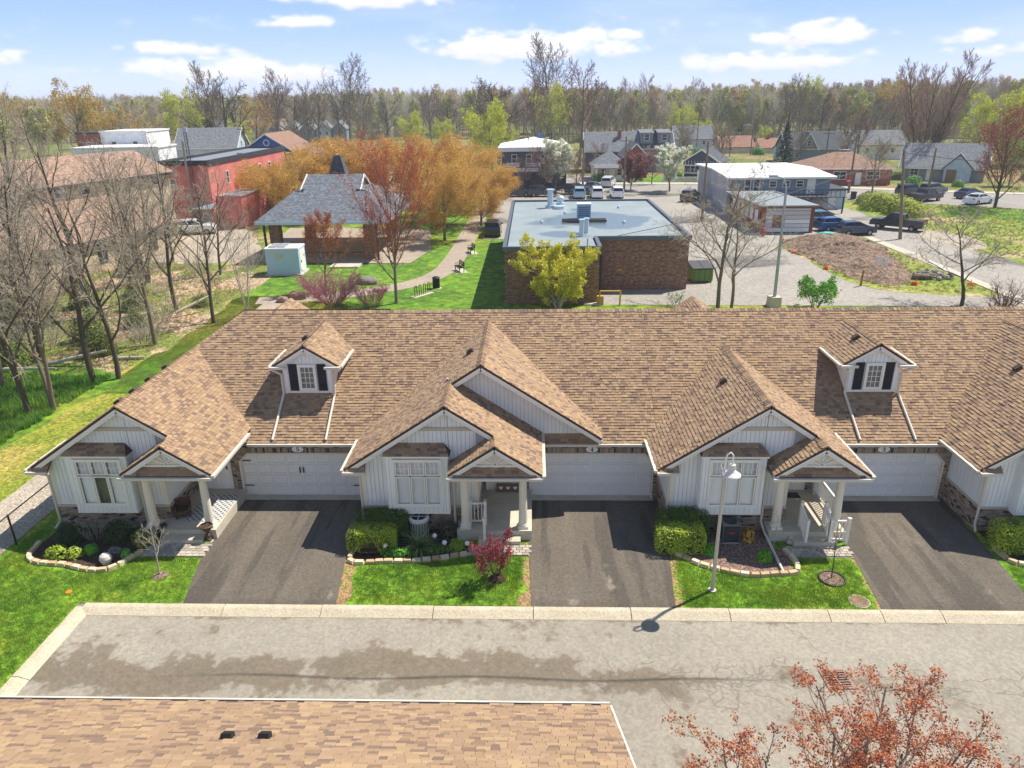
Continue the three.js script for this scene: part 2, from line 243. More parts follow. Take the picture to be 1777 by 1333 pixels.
// driveway asphalt, one map over all the driveways (0.015 m a pixel)
M.drive = (() => {
  const X = -13, W = 30.72, Z = -0.4, D = 7.68;
  const map = tex(2048, 0, (u, v) => {
    const x = X + u * W, z = Z + (1 - v) * D, n = fbm(x * 0.8, z * 0.35, 4, 141), f = fbm(x * 20, z * 20, 2, 142), st = fbm(x * 2.4, z * 0.25, 4, 143), w = fbm(x * 1.6, z * 1.6, 5, 144), fine = hash(u * 2048, v * 512, 9);
    let q = mix3([88, 81, 71], [112, 103, 90], n); q = mix3(q, [72, 67, 60], smooth(0.48, 0.62, st) * 0.6); const lx = ((x + 9.05 + 5.65) % 11.3) - 5.65, trk = Math.exp(-(((Math.abs(lx) - 0.95) / 0.28) ** 2)); q = mix3(q, [120, 111, 98], trk * 0.22 * (0.5 + n));
    const spot = (a, b, ra, rb) => Math.exp(-(((x - a) / ra) ** 2) - (((z - b) / rb) ** 2));
    let s = Math.max(0.62 * spot(2.5, 5.6, 0.35, 1.6), 0.7 * spot(1.25, 6.45, 0.35, 0.3), 0.66 * spot(-6.5, 6.1, 0.2, 0.7), 0.6 * spot(13.7, 4.2, 0.2, 1.1), 0.5 * spot(14.4, 5.8, 0.35, 0.7), 0.45 * spot(2.2, 3.2, 0.25, 0.8), 0.4 * spot(11.2, 4.8, 0.3, 0.5), 0.6 * spot(12.6, 5.1, 0.15, 0.13), 0.4 * spot(3.2, 6.2, 0.5, 0.5));
    q = mix3(q, [150, 140, 126], smooth(0.5, 0.72, s + (w - 0.5) * 0.9) * 0.7); q = mix3(q, [70, 64, 58], smooth(6.2, 6.6, z) * 0.35 * w * 1.6);
    const k = 0.8 + 0.3 * f + 0.1 * fine; return [q[0] * k, q[1] * k, q[2] * k];
  }, { h: 512 });
  map.wrapS = map.wrapT = THREE.ClampToEdgeWrapping; map.repeat.set(1 / W, 1 / D); map.offset.set(-X / W, 1 + Z / D);
  return std(0xffffff, 0.95, { map, bumpMap: bumpFine, bumpScale: 0.005 });
})();

function flat(name, pts, y, mat, label, parent = scene) {
  let a = 0; for (let i = 0; i < pts.length; i++) { const p = pts[i], q = pts[(i + 1) % pts.length]; a += p[0] * q[1] - q[0] * p[1]; }
  const P = (a > 0 ? pts.slice().reverse() : pts).map((p) => [p[0], y, p[1]]);
  const m = new MB().shapeFace(P).build(name, mat, parent); if (parent === scene) struct(m, label); return m;
}
function curve(pts, n = 40, closed = false) { return new THREE.CatmullRomCurve3(pts.map((p) => new THREE.Vector3(p[0], 0, p[1])), closed, 'centripetal').getPoints(n).map((p) => [p.x, p.z]); }
function ribbonPts(pts, w, n = 40) { const c = curve(pts, n), L = [], R = []; c.forEach((p, i) => { const a = c[Math.max(0, i - 1)], b = c[Math.min(c.length - 1, i + 1)], d = Math.hypot(b[0] - a[0], b[1] - a[1]), nx = -(b[1] - a[1]) / d, nz = (b[0] - a[0]) / d, k = (Array.isArray(w) ? lerp(w[0], w[1], i / (c.length - 1)) : w) / 2; L.push([p[0] + nx * k, p[1] + nz * k]); R.push([p[0] - nx * k, p[1] - nz * k]); }); return L.concat(R.reverse()); }
// ragged outline
function rag(pts, amp, seed, n = 60) { return curve(pts, n, true).slice(0, -1).map((p) => [p[0] + amp * 2 * (vnoise(p[0] * 1.3, p[1] * 1.3, seed) - 0.5), p[1] + amp * 2 * (vnoise(p[0] * 1.3 + 50, p[1] * 1.3, seed) - 0.5)]); }

// ---------------------------------------------------------------- ground
{ // one sheet to the horizon, left open where the sunken private road runs
  const s = new THREE.Shape([[-2500, -3200], [2500, -3200], [2500, 400], [-2500, 400]].map((p) => new THREE.Vector2(p[0], -p[1])));
  s.holes.push(new THREE.Path([[-14.4, 6.64], [90, 7.02], [90, 40], [-14.4, 40]].map((p) => new THREE.Vector2(p[0], -p[1]))));
  const g = new THREE.ShapeGeometry(s); g.rotateX(-Math.PI / 2); const uv = g.attributes.uv, p = g.attributes.position; for (let i = 0; i < p.count; i++) uv.setXY(i, p.getX(i), -p.getZ(i));
  const m = mesh('terrain', g, M.scrub); m.position.y = -0.008; struct(m, 'open ground of grass and scrub running to the wooded horizon');
}
flat('road', [[-14.4, 6.6], [90, 6.6], [90, 40], [-14.4, 40]], -0.11, M.road, 'pale stained private road in front of the garages');
// kerb in cast lengths: low sloping face towards the road
function kerbLine(name, label, a, b, joints, flip) {
  const t = thing(name, label, 'kerb'); t.userData.kind = 'structure'; delete t.userData.category;
  const d = nrm([b[0] - a[0], 0, b[1] - a[1]]), L = Math.hypot(b[0] - a[0], b[1] - a[1]), nx = flip ? d[2] : -d[2], nz = flip ? -d[0] : d[0], J = [0, ...joints, L], r = rngOf(9);
  for (let i = 0; i + 1 < J.length; i++) {
    const s0 = J[i] + 0.012, s1 = J[i + 1] - 0.012, y = 0.012 + r() * 0.012, sh = (r() - 0.5) * 0.02;
    const P = (s, o, h) => [a[0] + d[0] * s + nx * (o + sh), h, a[1] + d[2] * s + nz * (o + sh)];
    const prof = [[0, -0.15], [0, y], [0.16, y + 0.004], [0.2, y - 0.006], [0.46, -0.095], [0.5, -0.15]];
    const m = new MB(); for (let k = 0; k + 1 < prof.length; k++) m.quad(P(s0, ...prof[k]), P(s1, ...prof[k]), P(s1, ...prof[k + 1]), P(s0, ...prof[k + 1]));
    m.shapeFace(prof.map((q) => P(s0, ...q))); m.shapeFace(prof.map((q) => P(s1, ...q)).reverse()); m.build('kerb_stone', M.kerb, t);
  }
}
M.kerb = std(0xffffff, 0.95, { map: tex(512, 4, (u, v) => { const n = fbm(u * 5, v * 5, 5, 93, 5), f = fbm(u * 110, v * 110, 2, 94, 110), k = 0.88 + 0.24 * f; return mix3([178, 165, 140], [200, 189, 165], n).map((x) => x * k); }), bumpMap: bumpFine, bumpScale: 0.005 });
kerbLine('kerb', 'long pale concrete kerb between the lawns and the private road', [-14.2, 6.58], [90, 6.98], [4.5, 7.6, 11.1, 14.2, 17.2, 20.2, 23.2, 24.8, 26.6, 30, 33, 36, 39, 45, 51, 57, 63, 70, 78, 90, 97], false);
kerbLine('kerb', 'pale concrete kerb at the left end of the private road', [-14.42, 6.75], [-14.75, 40], [3, 6, 9, 12, 15, 18, 21, 24, 27, 30], true);
M.drySoil = std(0xffffff, 1, { map: tex(512, 3, (u, v) => { const n = fbm(u * 8, v * 8, 4, 171, 8), f = fbm(u * 90, v * 90, 2, 172, 90), k = 0.55 + 0.9 * f; return mix3(mix3([132, 106, 70], [168, 142, 102], n), [104, 124, 36], smooth(0.45, 0.7, n) * 0.7).map((x) => x * k); }), bumpMap: bumpFine, bumpScale: 0.03 });
flat('bare_edge', [[-6.6, 3.6], [-6.2, 6.6], [-0.06, 6.6], [-0.16, 3.6]], 0.0, M.drySoil, 'dry bare soil along the edges of the middle lawn');
flat('bare_edge', [[4.4, 6.66], [10.7, 6.7], [11.0, 3.7], [4.7, 3.6]], 0.0, M.drySoil, 'dry bare soil along the edges of the lawn with the lamp post');
flat('lawn', [[-18.75, -1], [-18.75, 40], [-14.5, 40], [-14.4, 6.58], [-11.1, 6.58], [-11.25, 4.2], [-11.4, 2.2], [-17, 2.2], [-17.6, -8], [-18.75, -8]], 0.004, M.lawn, 'green lawn at the left end of the private road');
flat('lawn', [[-5.95, 6.6], ...curve([[-5.95, 6.6], [-5.8, 6], [-6.0, 5.3], [-6.02, 4.6]], 12), [-6.2, 4.4], [-6.2, 2], [-0.3, 2], [-0.3, 4], ...curve([[-0.42, 4.1], [-0.3, 4.6], [-0.42, 5.2], [-0.2, 5.8], [-0.5, 6.2], [-0.45, 6.6]], 14)], 0.004, M.lawn, 'small front lawn with the red maple, between two driveways');
flat('lawn', [[4.62, 6.66], ...curve([[4.62, 6.66], [4.75, 6], [4.72, 5.2], [4.9, 4.4], [4.85, 3.8]], 12), [5, 2], [11.2, 2], [10.85, 3.9], ...curve([[10.8, 4.2], [10.85, 4.8], [10.62, 5.4], [10.7, 6.0], [10.5, 6.7]], 12)], 0.004, M.lawn, 'small front lawn with the lamp post');
flat('lawn', [[15.45, 6.7], [22, 6.7], [22, 2], [15.9, 2], [15.68, 3.8]], 0.004, M.lawn, 'front lawn at the right edge behind the last driveway');
flat('driveway', [[-11.5, -0.3], [-6.5, -0.3], [-6.55, 3.4], [-6.2, 6.62], [-11.07, 6.6], [-11.6, 3.9]], 0.012, M.drive, 'left driveway of dark asphalt, to the door with black handles');
flat('driveway', [[-0.2, -0.3], [4.8, -0.3], [4.7, 3.9], [4.39, 6.66], [-0.06, 6.63], [-0.16, 3]], 0.012, M.drive, 'middle driveway of dark asphalt with pale streaks');
flat('driveway', [[11.1, -0.3], [15.9, -0.3], [15.7, 3.8], [15.4, 6.72], [10.69, 6.7], [10.95, 3.85]], 0.012, M.drive, 'right driveway of dark asphalt with a pale streak down its middle');
flat('path', [[-21.2, -30], [-21.3, 40], [-18.85, 40], [-18.7, -30]], 0.008, M.gravel, 'pale gravel path along the chain-link fence at left');
flat('mown_strip', [[-24.4, -32], [-24.3, -10], [-24.6, 2], [-26, 40], [-21.25, 40], [-21.2, -32]], 0.004, M.mown, 'strip of yellowish mown grass beside the wood');
flat('woodland_floor', rag([[-24.3, -70], [-24, -32], [-24.3, -15], [-27, -13.5], [-60, -15], [-70, -50], [-50, -58], [-34, -52], [-32, -60]], 0.5, 3, 90), 0.006, M.litter, 'brown leaf litter under the bare trees at left');
flat('meadow', rag([[-24.4, -14], [-24.6, -4], [-26, 14], [-60, 16], [-60, -14]], 0.3, 4, 60), 0.008, M.lawnFar, 'tall fresh grass between the nearest bare trunks');
flat('park_lawn', [[-24, -11], [4.8, -11], [5, -29.3], [-2.2, -29.3], [-2.2, -57.4], [-5.9, -57.4], [-5.9, -96], [-42, -96], [-38, -74], [-33, -62], [-29, -48], [-25, -36], [-24, -30]], 0.004, M.lawnFar, 'bright park lawn round the pavilion and the path');
flat('verge', [[4.8, -11], [40, -11], [40, -26.6], [30, -27.8], [5, -28.9]], 0.004, M.lawnFar, 'green verge behind the long brown roof');
const PATH = [[-22, -30.6], [-17.5, -31.5], [-13.6, -33.4], [-10.3, -36.2], [-8.4, -40.2], [-7.7, -48], [-7.45, -63], [-6.9, -90], [-6.5, -97]];
flat('footpath', ribbonPts(PATH, 2.15, 60), 0.012, M.path, 'curving tan footpath past the benches');
flat('parking_lot', [[5.1, -28.9], [30.5, -27.9], [40, -26.5], [50, -26], [50, -40], [44.2, -47], [44.6, -61], [45.4, -72], [44.6, -88], [30, -97], [-1.9, -96], [-1.9, -57], [12.5, -57], [12.7, -34], [5.1, -33.5]], 0.006, M.lot, 'pale asphalt parking lot and alley right of the brick building');
flat('parking_bay', [[-5.6, -57.3], [-1.9, -57.3], [-1.9, -96], [-5.2, -96]], 0.008, M.lot, 'narrow pale asphalt bay left of the brick building');
flat('street', [[-60, -97], [-2, -96], [12, -97.3], [31, -97.5], [46, -89], [55, -84], [67, -76.5], [160, -22], [166, -38], [76, -91.8], [63, -97], [47, -105], [29, -111], [8, -113], [-60, -114]], 0.01, M.street, 'main street behind the brick building');
flat('pavement', [[-60, -114], [8, -113], [29, -111], [47, -105], [63, -97], [76, -91.8], [166, -38], [167, -41], [77, -94], [64, -99.4], [48, -107.5], [29.4, -113.6], [8, -115.6], [-60, -116.6]], 0.06, M.concrete, 'pale concrete pavement on the far side of the main street');
flat('pavement', [[36.6, -56], [37.6, -56.5], [37.9, -48], [37.6, -38], [37.6, -27], [36.6, -27], [36.7, -40]], 0.06, M.concrete, 'pale concrete strip along the alley by the dirt mound');
flat('vacant_lot', rag([[45.2, -84], [44.5, -66], [46.5, -57], [45, -47], [49, -30], [95, -25], [95, -58], [67, -75.5], [55, -83]], 0.4, 7, 80), 0.012, M.vacant, 'vacant lot of patchy grass at right');
flat('gravel_patch', rag([[43.6, -61], [47, -60], [48, -56], [46.5, -50], [43.8, -49]], 0.3, 5, 30), 0.018, M.gravel, 'bare gravel patch where the pickup truck turns');
flat('lawn', rag([[53, -72], [60, -78], [67, -75], [88, -62], [88, -50], [62, -63]], 0.3, 8, 50), 0.018, M.lawnFar, 'bright lawn beside the main street at far right');
flat('verge', rag([[26.2, -53], [30, -57], [36.4, -56.6], [36.5, -40], [36.3, -31], [31, -31.5], [28, -33], [26.6, -37], [26.3, -44]], 0.15, 9, 60), 0.012, M.vacant, 'weedy island of grass round the dirt mound');
flat('gravel_yard', rag([[-48, -67], [-37, -66], [-31, -56], [-29, -47], [-34, -45], [-48, -52]], 0.5, 6, 50), 0.012, M.gravel, 'gravel yard in front of the red building');
flat('pavilion_terrace', [[-30.5, -66], [-12.6, -64.5], [-10.7, -51], [-11.9, -44.2], [-27.5, -45.2]], 0.05, M.path, 'tan paved terrace under and beside the pavilion');
flat('front_yard', [[13.5, -115.7], [29, -113.8], [46, -108.2], [47, -122], [14, -128]], 0.014, M.lawnFar, 'green front yards behind the white picket fence');
flat('forecourt', [[-8, -115.7], [13.4, -115.7], [13.4, -130], [-8, -130]], 0.014, M.lot, 'pale asphalt forecourt beside the dark two-storey building');
// ---------------------------------------------------------------- townhouse materials
M.siding = std(0xffffff, 0.75, { map: tex(512, 5, (u, v) => { const n = fbm(u * 5, v * 5, 4, 181, 5), q = fbm(u * 30, v * 3, 3, 182, 0), k = 0.93 + 0.08 * n + 0.05 * q; return [231 * k, 233 * k, 231 * k]; }) }); M.groove = std(lin(172, 174, 174), 0.9); M.trim = std(lin(230, 227, 218), 0.6); M.taupe = std(lin(186, 176, 158), 0.8); M.cream = std(lin(226, 218, 200), 0.6);
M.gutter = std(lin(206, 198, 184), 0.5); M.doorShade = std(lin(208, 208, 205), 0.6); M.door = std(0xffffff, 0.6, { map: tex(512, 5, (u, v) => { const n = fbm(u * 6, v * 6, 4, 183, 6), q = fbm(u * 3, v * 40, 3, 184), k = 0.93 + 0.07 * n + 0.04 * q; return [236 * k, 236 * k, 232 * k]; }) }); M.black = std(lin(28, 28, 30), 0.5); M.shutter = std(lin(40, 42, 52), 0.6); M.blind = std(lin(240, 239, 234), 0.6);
M.glass = new THREE.MeshPhysicalMaterial({ color: 0xffffff, roughness: 0.03, transmission: 1, thickness: 0, ior: 1.5 });
M.dark = std(lin(34, 34, 36), 0.9); M.room = std(lin(120, 120, 116), 0.9); M.deck = std(lin(74, 58, 46), 0.95); M.vent = std(lin(66, 52, 44), 0.7); M.brickV = vcol(0.95, { bumpMap: bumpFine, bumpScale: 0.004 }); M.mortar = std(lin(150, 142, 130), 1);
M.shingleV = vcol(0.97, { bumpMap: bumpFine, bumpScale: 0.004 });
const SHC = [[172, 140, 112], [166, 135, 107], [160, 130, 104], [176, 144, 114], [168, 136, 110], [134, 107, 90], [124, 100, 88], [142, 114, 94], [114, 93, 88], [192, 160, 120], [186, 153, 118], [182, 150, 124]].map((c) => lin(...mix3(c, [158, 131, 107], 0.34).map((x, i) => x * [0.935, 0.945, 0.92][i])));
const SHM = SHC.map((c) => std(c, 0.97, { bumpMap: bumpFine, bumpScale: 0.004 }));
const unitBox = new THREE.BoxGeometry(1, 1, 1);
function beam(m, a, b, w, h, up = [0, 1, 0], col) { // box along a->b, w sideways, h along up
  const d = nrm(sub(b, a)), s = nrm(cross(d, up)), u = cross(s, d), P = (p, i, j) => add(add(p, s, i * w / 2), u, j * h / 2), c = col;
  const A = [P(a, -1, -1), P(a, 1, -1), P(a, 1, 1), P(a, -1, 1)], B = [P(b, -1, -1), P(b, 1, -1), P(b, 1, 1), P(b, -1, 1)];
  for (let i = 0; i < 4; i++) { const j = (i + 1) % 4; m.quad(A[i], B[i], B[j], A[j], c); } m.quad(A[0], A[1], A[2], A[3], c); m.quad(B[3], B[2], B[1], B[0], c); return m;
}
// Shingles on a planar polygon; eave direction u, exposure e. Returns tabs.
function shingleTabs(pts, u, e, r, wmin = 0.13, wmax = 0.36) {
  let n = [0, 0, 0]; for (let i = 0; i < pts.length; i++) { const c = cross(sub(pts[i], pts[0]), sub(pts[(i + 1) % pts.length], pts[0])); n = add(n, c); } n = nrm(n); if (n[1] < 0) n = n.map((x) => -x);
  let v = nrm(cross(n, u)); if (v[1] < 0) v = v.map((x) => -x);
  const o = pts[0], q = pts.map((p) => { const d = sub(p, o); return [dot(d, u), dot(d, v)]; }), v0 = Math.min(...q.map((p) => p[1])), v1 = Math.max(...q.map((p) => p[1])), tabs = [];
  const cuts = (t) => { const xs = []; for (let i = 0; i < q.length; i++) { const a = q[i], b = q[(i + 1) % q.length]; if ((a[1] <= t) !== (b[1] <= t)) xs.push(a[0] + (b[0] - a[0]) * (t - a[1]) / (b[1] - a[1])); } return xs.sort((a, b) => a - b); };
  let tone = 0;
  for (let t = v0; t < v1 - 0.01; t += e) {
    const m = cuts(Math.min(t + e / 2, v1 - 0.004)), lo = cuts(Math.max(t, v0 + 0.002)), hi = cuts(Math.min(t + e, v1 - 0.002));
    for (let k = 0; k + 1 < m.length; k += 2) {
      const same = lo.length === m.length && hi.length === m.length; let x = m[k] - r() * 0.2; const end = m[k + 1];
      while (x < end) {
        const w = wmin + (wmax - wmin) * r(), a = Math.max(x, m[k]), b = Math.min(x + w, end); x += w; if (b - a < 0.02) continue;
        const L = a === m[k], R = b === end, al = L && same ? lo[k] : a, ah = L && same ? hi[k] : a, bl = R && same ? lo[k + 1] : b, bh = R && same ? hi[k + 1] : b;
        { const q = r(); tone = Math.floor(q < 0.58 ? r() * 5 : q < 0.8 ? 5 + r() * 4 : 9 + r() * 3); }
        tabs.push({ al, ah, bl, bh, t, e, full: !L && !R, c: tone, te: Math.min(e * 1.06, v1 - t), th: 0.008 + (r() < 0.5 ? 0.014 : 0) + r() * 0.004, o, u, v, n });
      }
    }
  }
  return tabs;
}
const tabP = (s, x, y, h) => { const p = add(add(s.o, s.u, x), s.v, y); return add(p, s.n, h); };
function shingleRoof(parent, tabs, off, max = 300, skip) {
  const eye = [camera.position.x - off[0], camera.position.y - off[1], camera.position.z - off[2]];
  for (const s of tabs) { const c = tabP(s, (s.al + s.bl) / 2, s.t, 0), d = sub(eye, c), l = Math.hypot(...d); s.show = s.full && !(skip && skip(c)) ? (s.bl - s.al) * Math.max(0, dot(d, s.n)) / (l * l * l) : -1; }
  const pick = new Set(tabs.filter((s) => s.show > 0).sort((a, b) => b.show - a.show).slice(0, max)), m = new MB();
  for (const s of tabs) {
    const g = 0.004, th = s.th + 0.012;
    if (pick.has(s)) {
      const k = new THREE.Mesh(unitBox, SHM[s.c]); k.name = 'shingle'; k.castShadow = k.receiveShadow = true;
      const tilt = th / (s.e * 1.25), n = nrm(add(s.n, s.v, tilt)), vv = nrm(cross(n, s.u)), w = cross(s.u, n), c = tabP(s, (s.al + s.bl) / 2, s.t + s.e * 0.55, th * 0.5);
      k.matrixAutoUpdate = true; const mat = new THREE.Matrix4().makeBasis(new THREE.Vector3(...s.u), new THREE.Vector3(...n), new THREE.Vector3(...w)); k.quaternion.setFromRotationMatrix(mat); k.position.set(...c); k.scale.set(s.bl - s.al - g, 0.014, s.e * 1.14); parent.add(k); continue;
    }
    const wv = 0.88 + 0.22 * fbm(s.t * 0.5 + s.o[0], s.al * 1.1 + s.o[2], 3, 5), col = SHC[s.c].map((q) => q * wv), A = tabP(s, s.al + g, s.t, th), B = tabP(s, s.bl - g, s.t, th), C = tabP(s, s.bh - g, s.t + s.te, 0.01), D = tabP(s, s.ah + g, s.t + s.te, 0.01), a = tabP(s, s.al + g, s.t, -0.005), b = tabP(s, s.bl - g, s.t, -0.005);
    const up = (p, q, r2) => dot(cross(sub(q, p), sub(r2, p)), s.n) > 0;
    if (up(A, B, C)) m.quad(A, B, C, D, col).quad(a, b, B, A, col).tri(b, C, B, col).tri(a, A, D, col); else m.quad(A, D, C, B, col).quad(a, A, B, b, col).tri(b, B, C, col).tri(a, D, A, col);
  }
  stuff(m.build('shingle_field', M.shingleV, parent));
}
function ridgeCaps(parent, a, b, r, w = 0.3, slope = 0.62) { // folded caps along a ridge
  const d = nrm(sub(b, a)), L = Math.hypot(...sub(b, a)), s = nrm(cross(d, [0, 1, 0])), m = new MB(), e = 0.16;
  for (let t = 0; t < L; t += e) {
    const c = SHC[Math.floor(r() * SHC.length)], p = add(add(a, d, t), [0, 1, 0], 0.05), q = add(add(a, d, Math.min(L, t + e * 1.15)), [0, 1, 0], 0.03), D = (x, k) => add(add(x, s, k * w / 2), [0, 1, 0], -slope * w / 2);
    m.quad(p, q, D(q, 1), D(p, 1), c).quad(p, D(p, -1), D(q, -1), q, c).tri(p, D(p, 1), D(p, -1), c);
  }
  stuff(m.build('ridge_caps', M.shingleV, parent));
}
const BRC = [[152, 134, 116], [142, 124, 108], [164, 148, 130], [134, 118, 104], [156, 142, 126], [172, 158, 140], [88, 74, 66], [62, 54, 52]].map((c) => lin(...c));
// bricks on a rectangle: origin o, along ux, W wide, H high, facing n; skip(x,y) leaves openings
function bricks(m, o, ux, W, H, n, r, skip, stand) {
  const bw = stand ? 0.075 : 0.21, bh = stand ? 0.2 : 0.072; let row = 0;
  for (let y = 0; y + bh * 0.6 < H; y += bh, row++) for (let x = (row % 2 && !stand ? -bw / 2 : 0); x < W; x += bw) {
    const a = Math.max(0, x) + 0.005, b = Math.min(W, x + bw) - 0.005; if (b - a < 0.03 || (skip && skip((a + b) / 2, y + bh / 2))) continue;
    const k = r() < 0.13 ? 6 + Math.floor(r() * 2) : Math.floor(r() * 6), h = 0.012 + r() * 0.006, c = BRC[k], y1 = Math.min(H, y + bh) - 0.006, P = (s, t, z) => add([o[0] + ux[0] * s, o[1] + t, o[2] + ux[2] * s], n, z);
    const A = P(a, y + 0.004, h), B = P(b, y + 0.004, h), C = P(b, y1, h), D = P(a, y1, h), d = P(a, y1, 0), cc = P(b, y1, 0), bb = P(b, y + 0.004, 0), aa = P(a, y + 0.004, 0);
    const f = dot(cross(sub(B, A), sub(C, A)), n) > 0; if (f) m.quad(A, B, C, D, c).quad(D, C, cc, d, c).quad(B, bb, cc, C, c).quad(A, D, d, aa, c); else m.quad(A, D, C, B, c).quad(D, d, cc, C, c).quad(B, C, cc, bb, c).quad(A, aa, d, D, c);
  }
}
// vertical boards between x0..x1 on plane with origin o, direction ux, normal n; bottom y0(x), top(x)
function boards(parent, o, ux, n, x0, x1, bot, top, w = 0.15, mat = M.siding) {
  for (let x = x0; x < x1 - 0.02; x += w) {
    const a = x + 0.006, b = Math.min(x1, x + w) - 0.006, P = (s, y) => [o[0] + ux[0] * s + n[0] * 0.002, o[1] + y, o[2] + ux[2] * s + n[2] * 0.002]; const ta = top(a), tb = top(b), ba = bot(a), bb = bot(b); if (ta - ba < 0.03 && tb - bb < 0.03) continue;
    const pts = [P(a, ba), P(b, bb), P(b, Math.max(bb + 0.01, tb)), P(a, Math.max(ba + 0.01, ta))]; new MB().slab(pts.map((p) => add(p, n, 0.022)), n.map((v) => -v * 0.022)).build('siding_board', mat, parent);
  }
}
const font = await new FontLoader().loadAsync('fonts/droid/droid_serif_bold.typeface.json');

// ---------------------------------------------------------------- one unit of the row. Local x from -6.3 (gabled block) to 4.95 (garage); z = 0 is the garage wall
const MS = 0.613, EV = 2.44, EZ = 0.11, RZ = -5.8, RY = EV + MS * (EZ - RZ), mainY = (z) => EV + MS * (EZ - z), mainZ = (y) => EZ - (y - EV) / MS, GS = 0.66, GX = -3.03, GY = 5.01, GZ = 2.52;
function window6(parent, name, x0, x1, y0, y1, z, grid, label) { // generic framed window: grid = [{x0,x1,y0,y1,cols,rows}] in 0..1
  const w = new MB(), f = 0.07, p = mesh(name, new THREE.BufferGeometry(), M.trim, parent);
  w.bb(x0, x1, y0, y0 + f, z - 0.02, z + 0.05).bb(x0, x1, y1 - f, y1, z - 0.02, z + 0.05).bb(x0, x0 + f, y0 + f, y1 - f, z - 0.02, z + 0.05).bb(x1 - f, x1, y0 + f, y1 - f, z - 0.02, z + 0.05);
  const m = new MB();
  for (const g of grid) {
    const a = lerp(x0 + f, x1 - f, g.x0), b = lerp(x0 + f, x1 - f, g.x1), c = lerp(y0 + f, y1 - f, g.y0), d = lerp(y0 + f, y1 - f, g.y1), s = 0.045;
    w.bb(a, b, c, c + s, z - 0.01, z + 0.035).bb(a, b, d - s, d, z - 0.01, z + 0.035).bb(a, a + s, c + s, d - s, z - 0.01, z + 0.035).bb(b - s, b, c + s, d - s, z - 0.01, z + 0.035);
    const q = new THREE.PlaneGeometry(b - a - 2 * s, d - c - 2 * s); q.translate((a + b) / 2, (c + d) / 2, z + 0.006); mesh('pane', q, M.glass, p);
    for (let i = 1; i < g.cols; i++) { const x = lerp(a + s, b - s, i / g.cols); m.bb(x - 0.011, x + 0.011, c + s, d - s, z + 0.008, z + 0.022); }
    for (let i = 1; i < g.rows; i++) { const y = lerp(c + s, d - s, i / g.rows); m.bb(a + s, b - s, y - 0.011, y + 0.011, z + 0.009, z + 0.021); }
  }
  p.geometry = w.geo(); if (m.p.length) m.build('muntins', M.trim, p);
  return p;
}
function blinds(parent, x0, x1, y0, y1, z, open, r) { const m = new MB(); for (let y = y0; y < y1; y += 0.055) m.box((x0 + x1) / 2, y, z, x1 - x0, 0.006, 0.05, { rx: open }); stuff(m.build('blind', M.blind, parent)); }

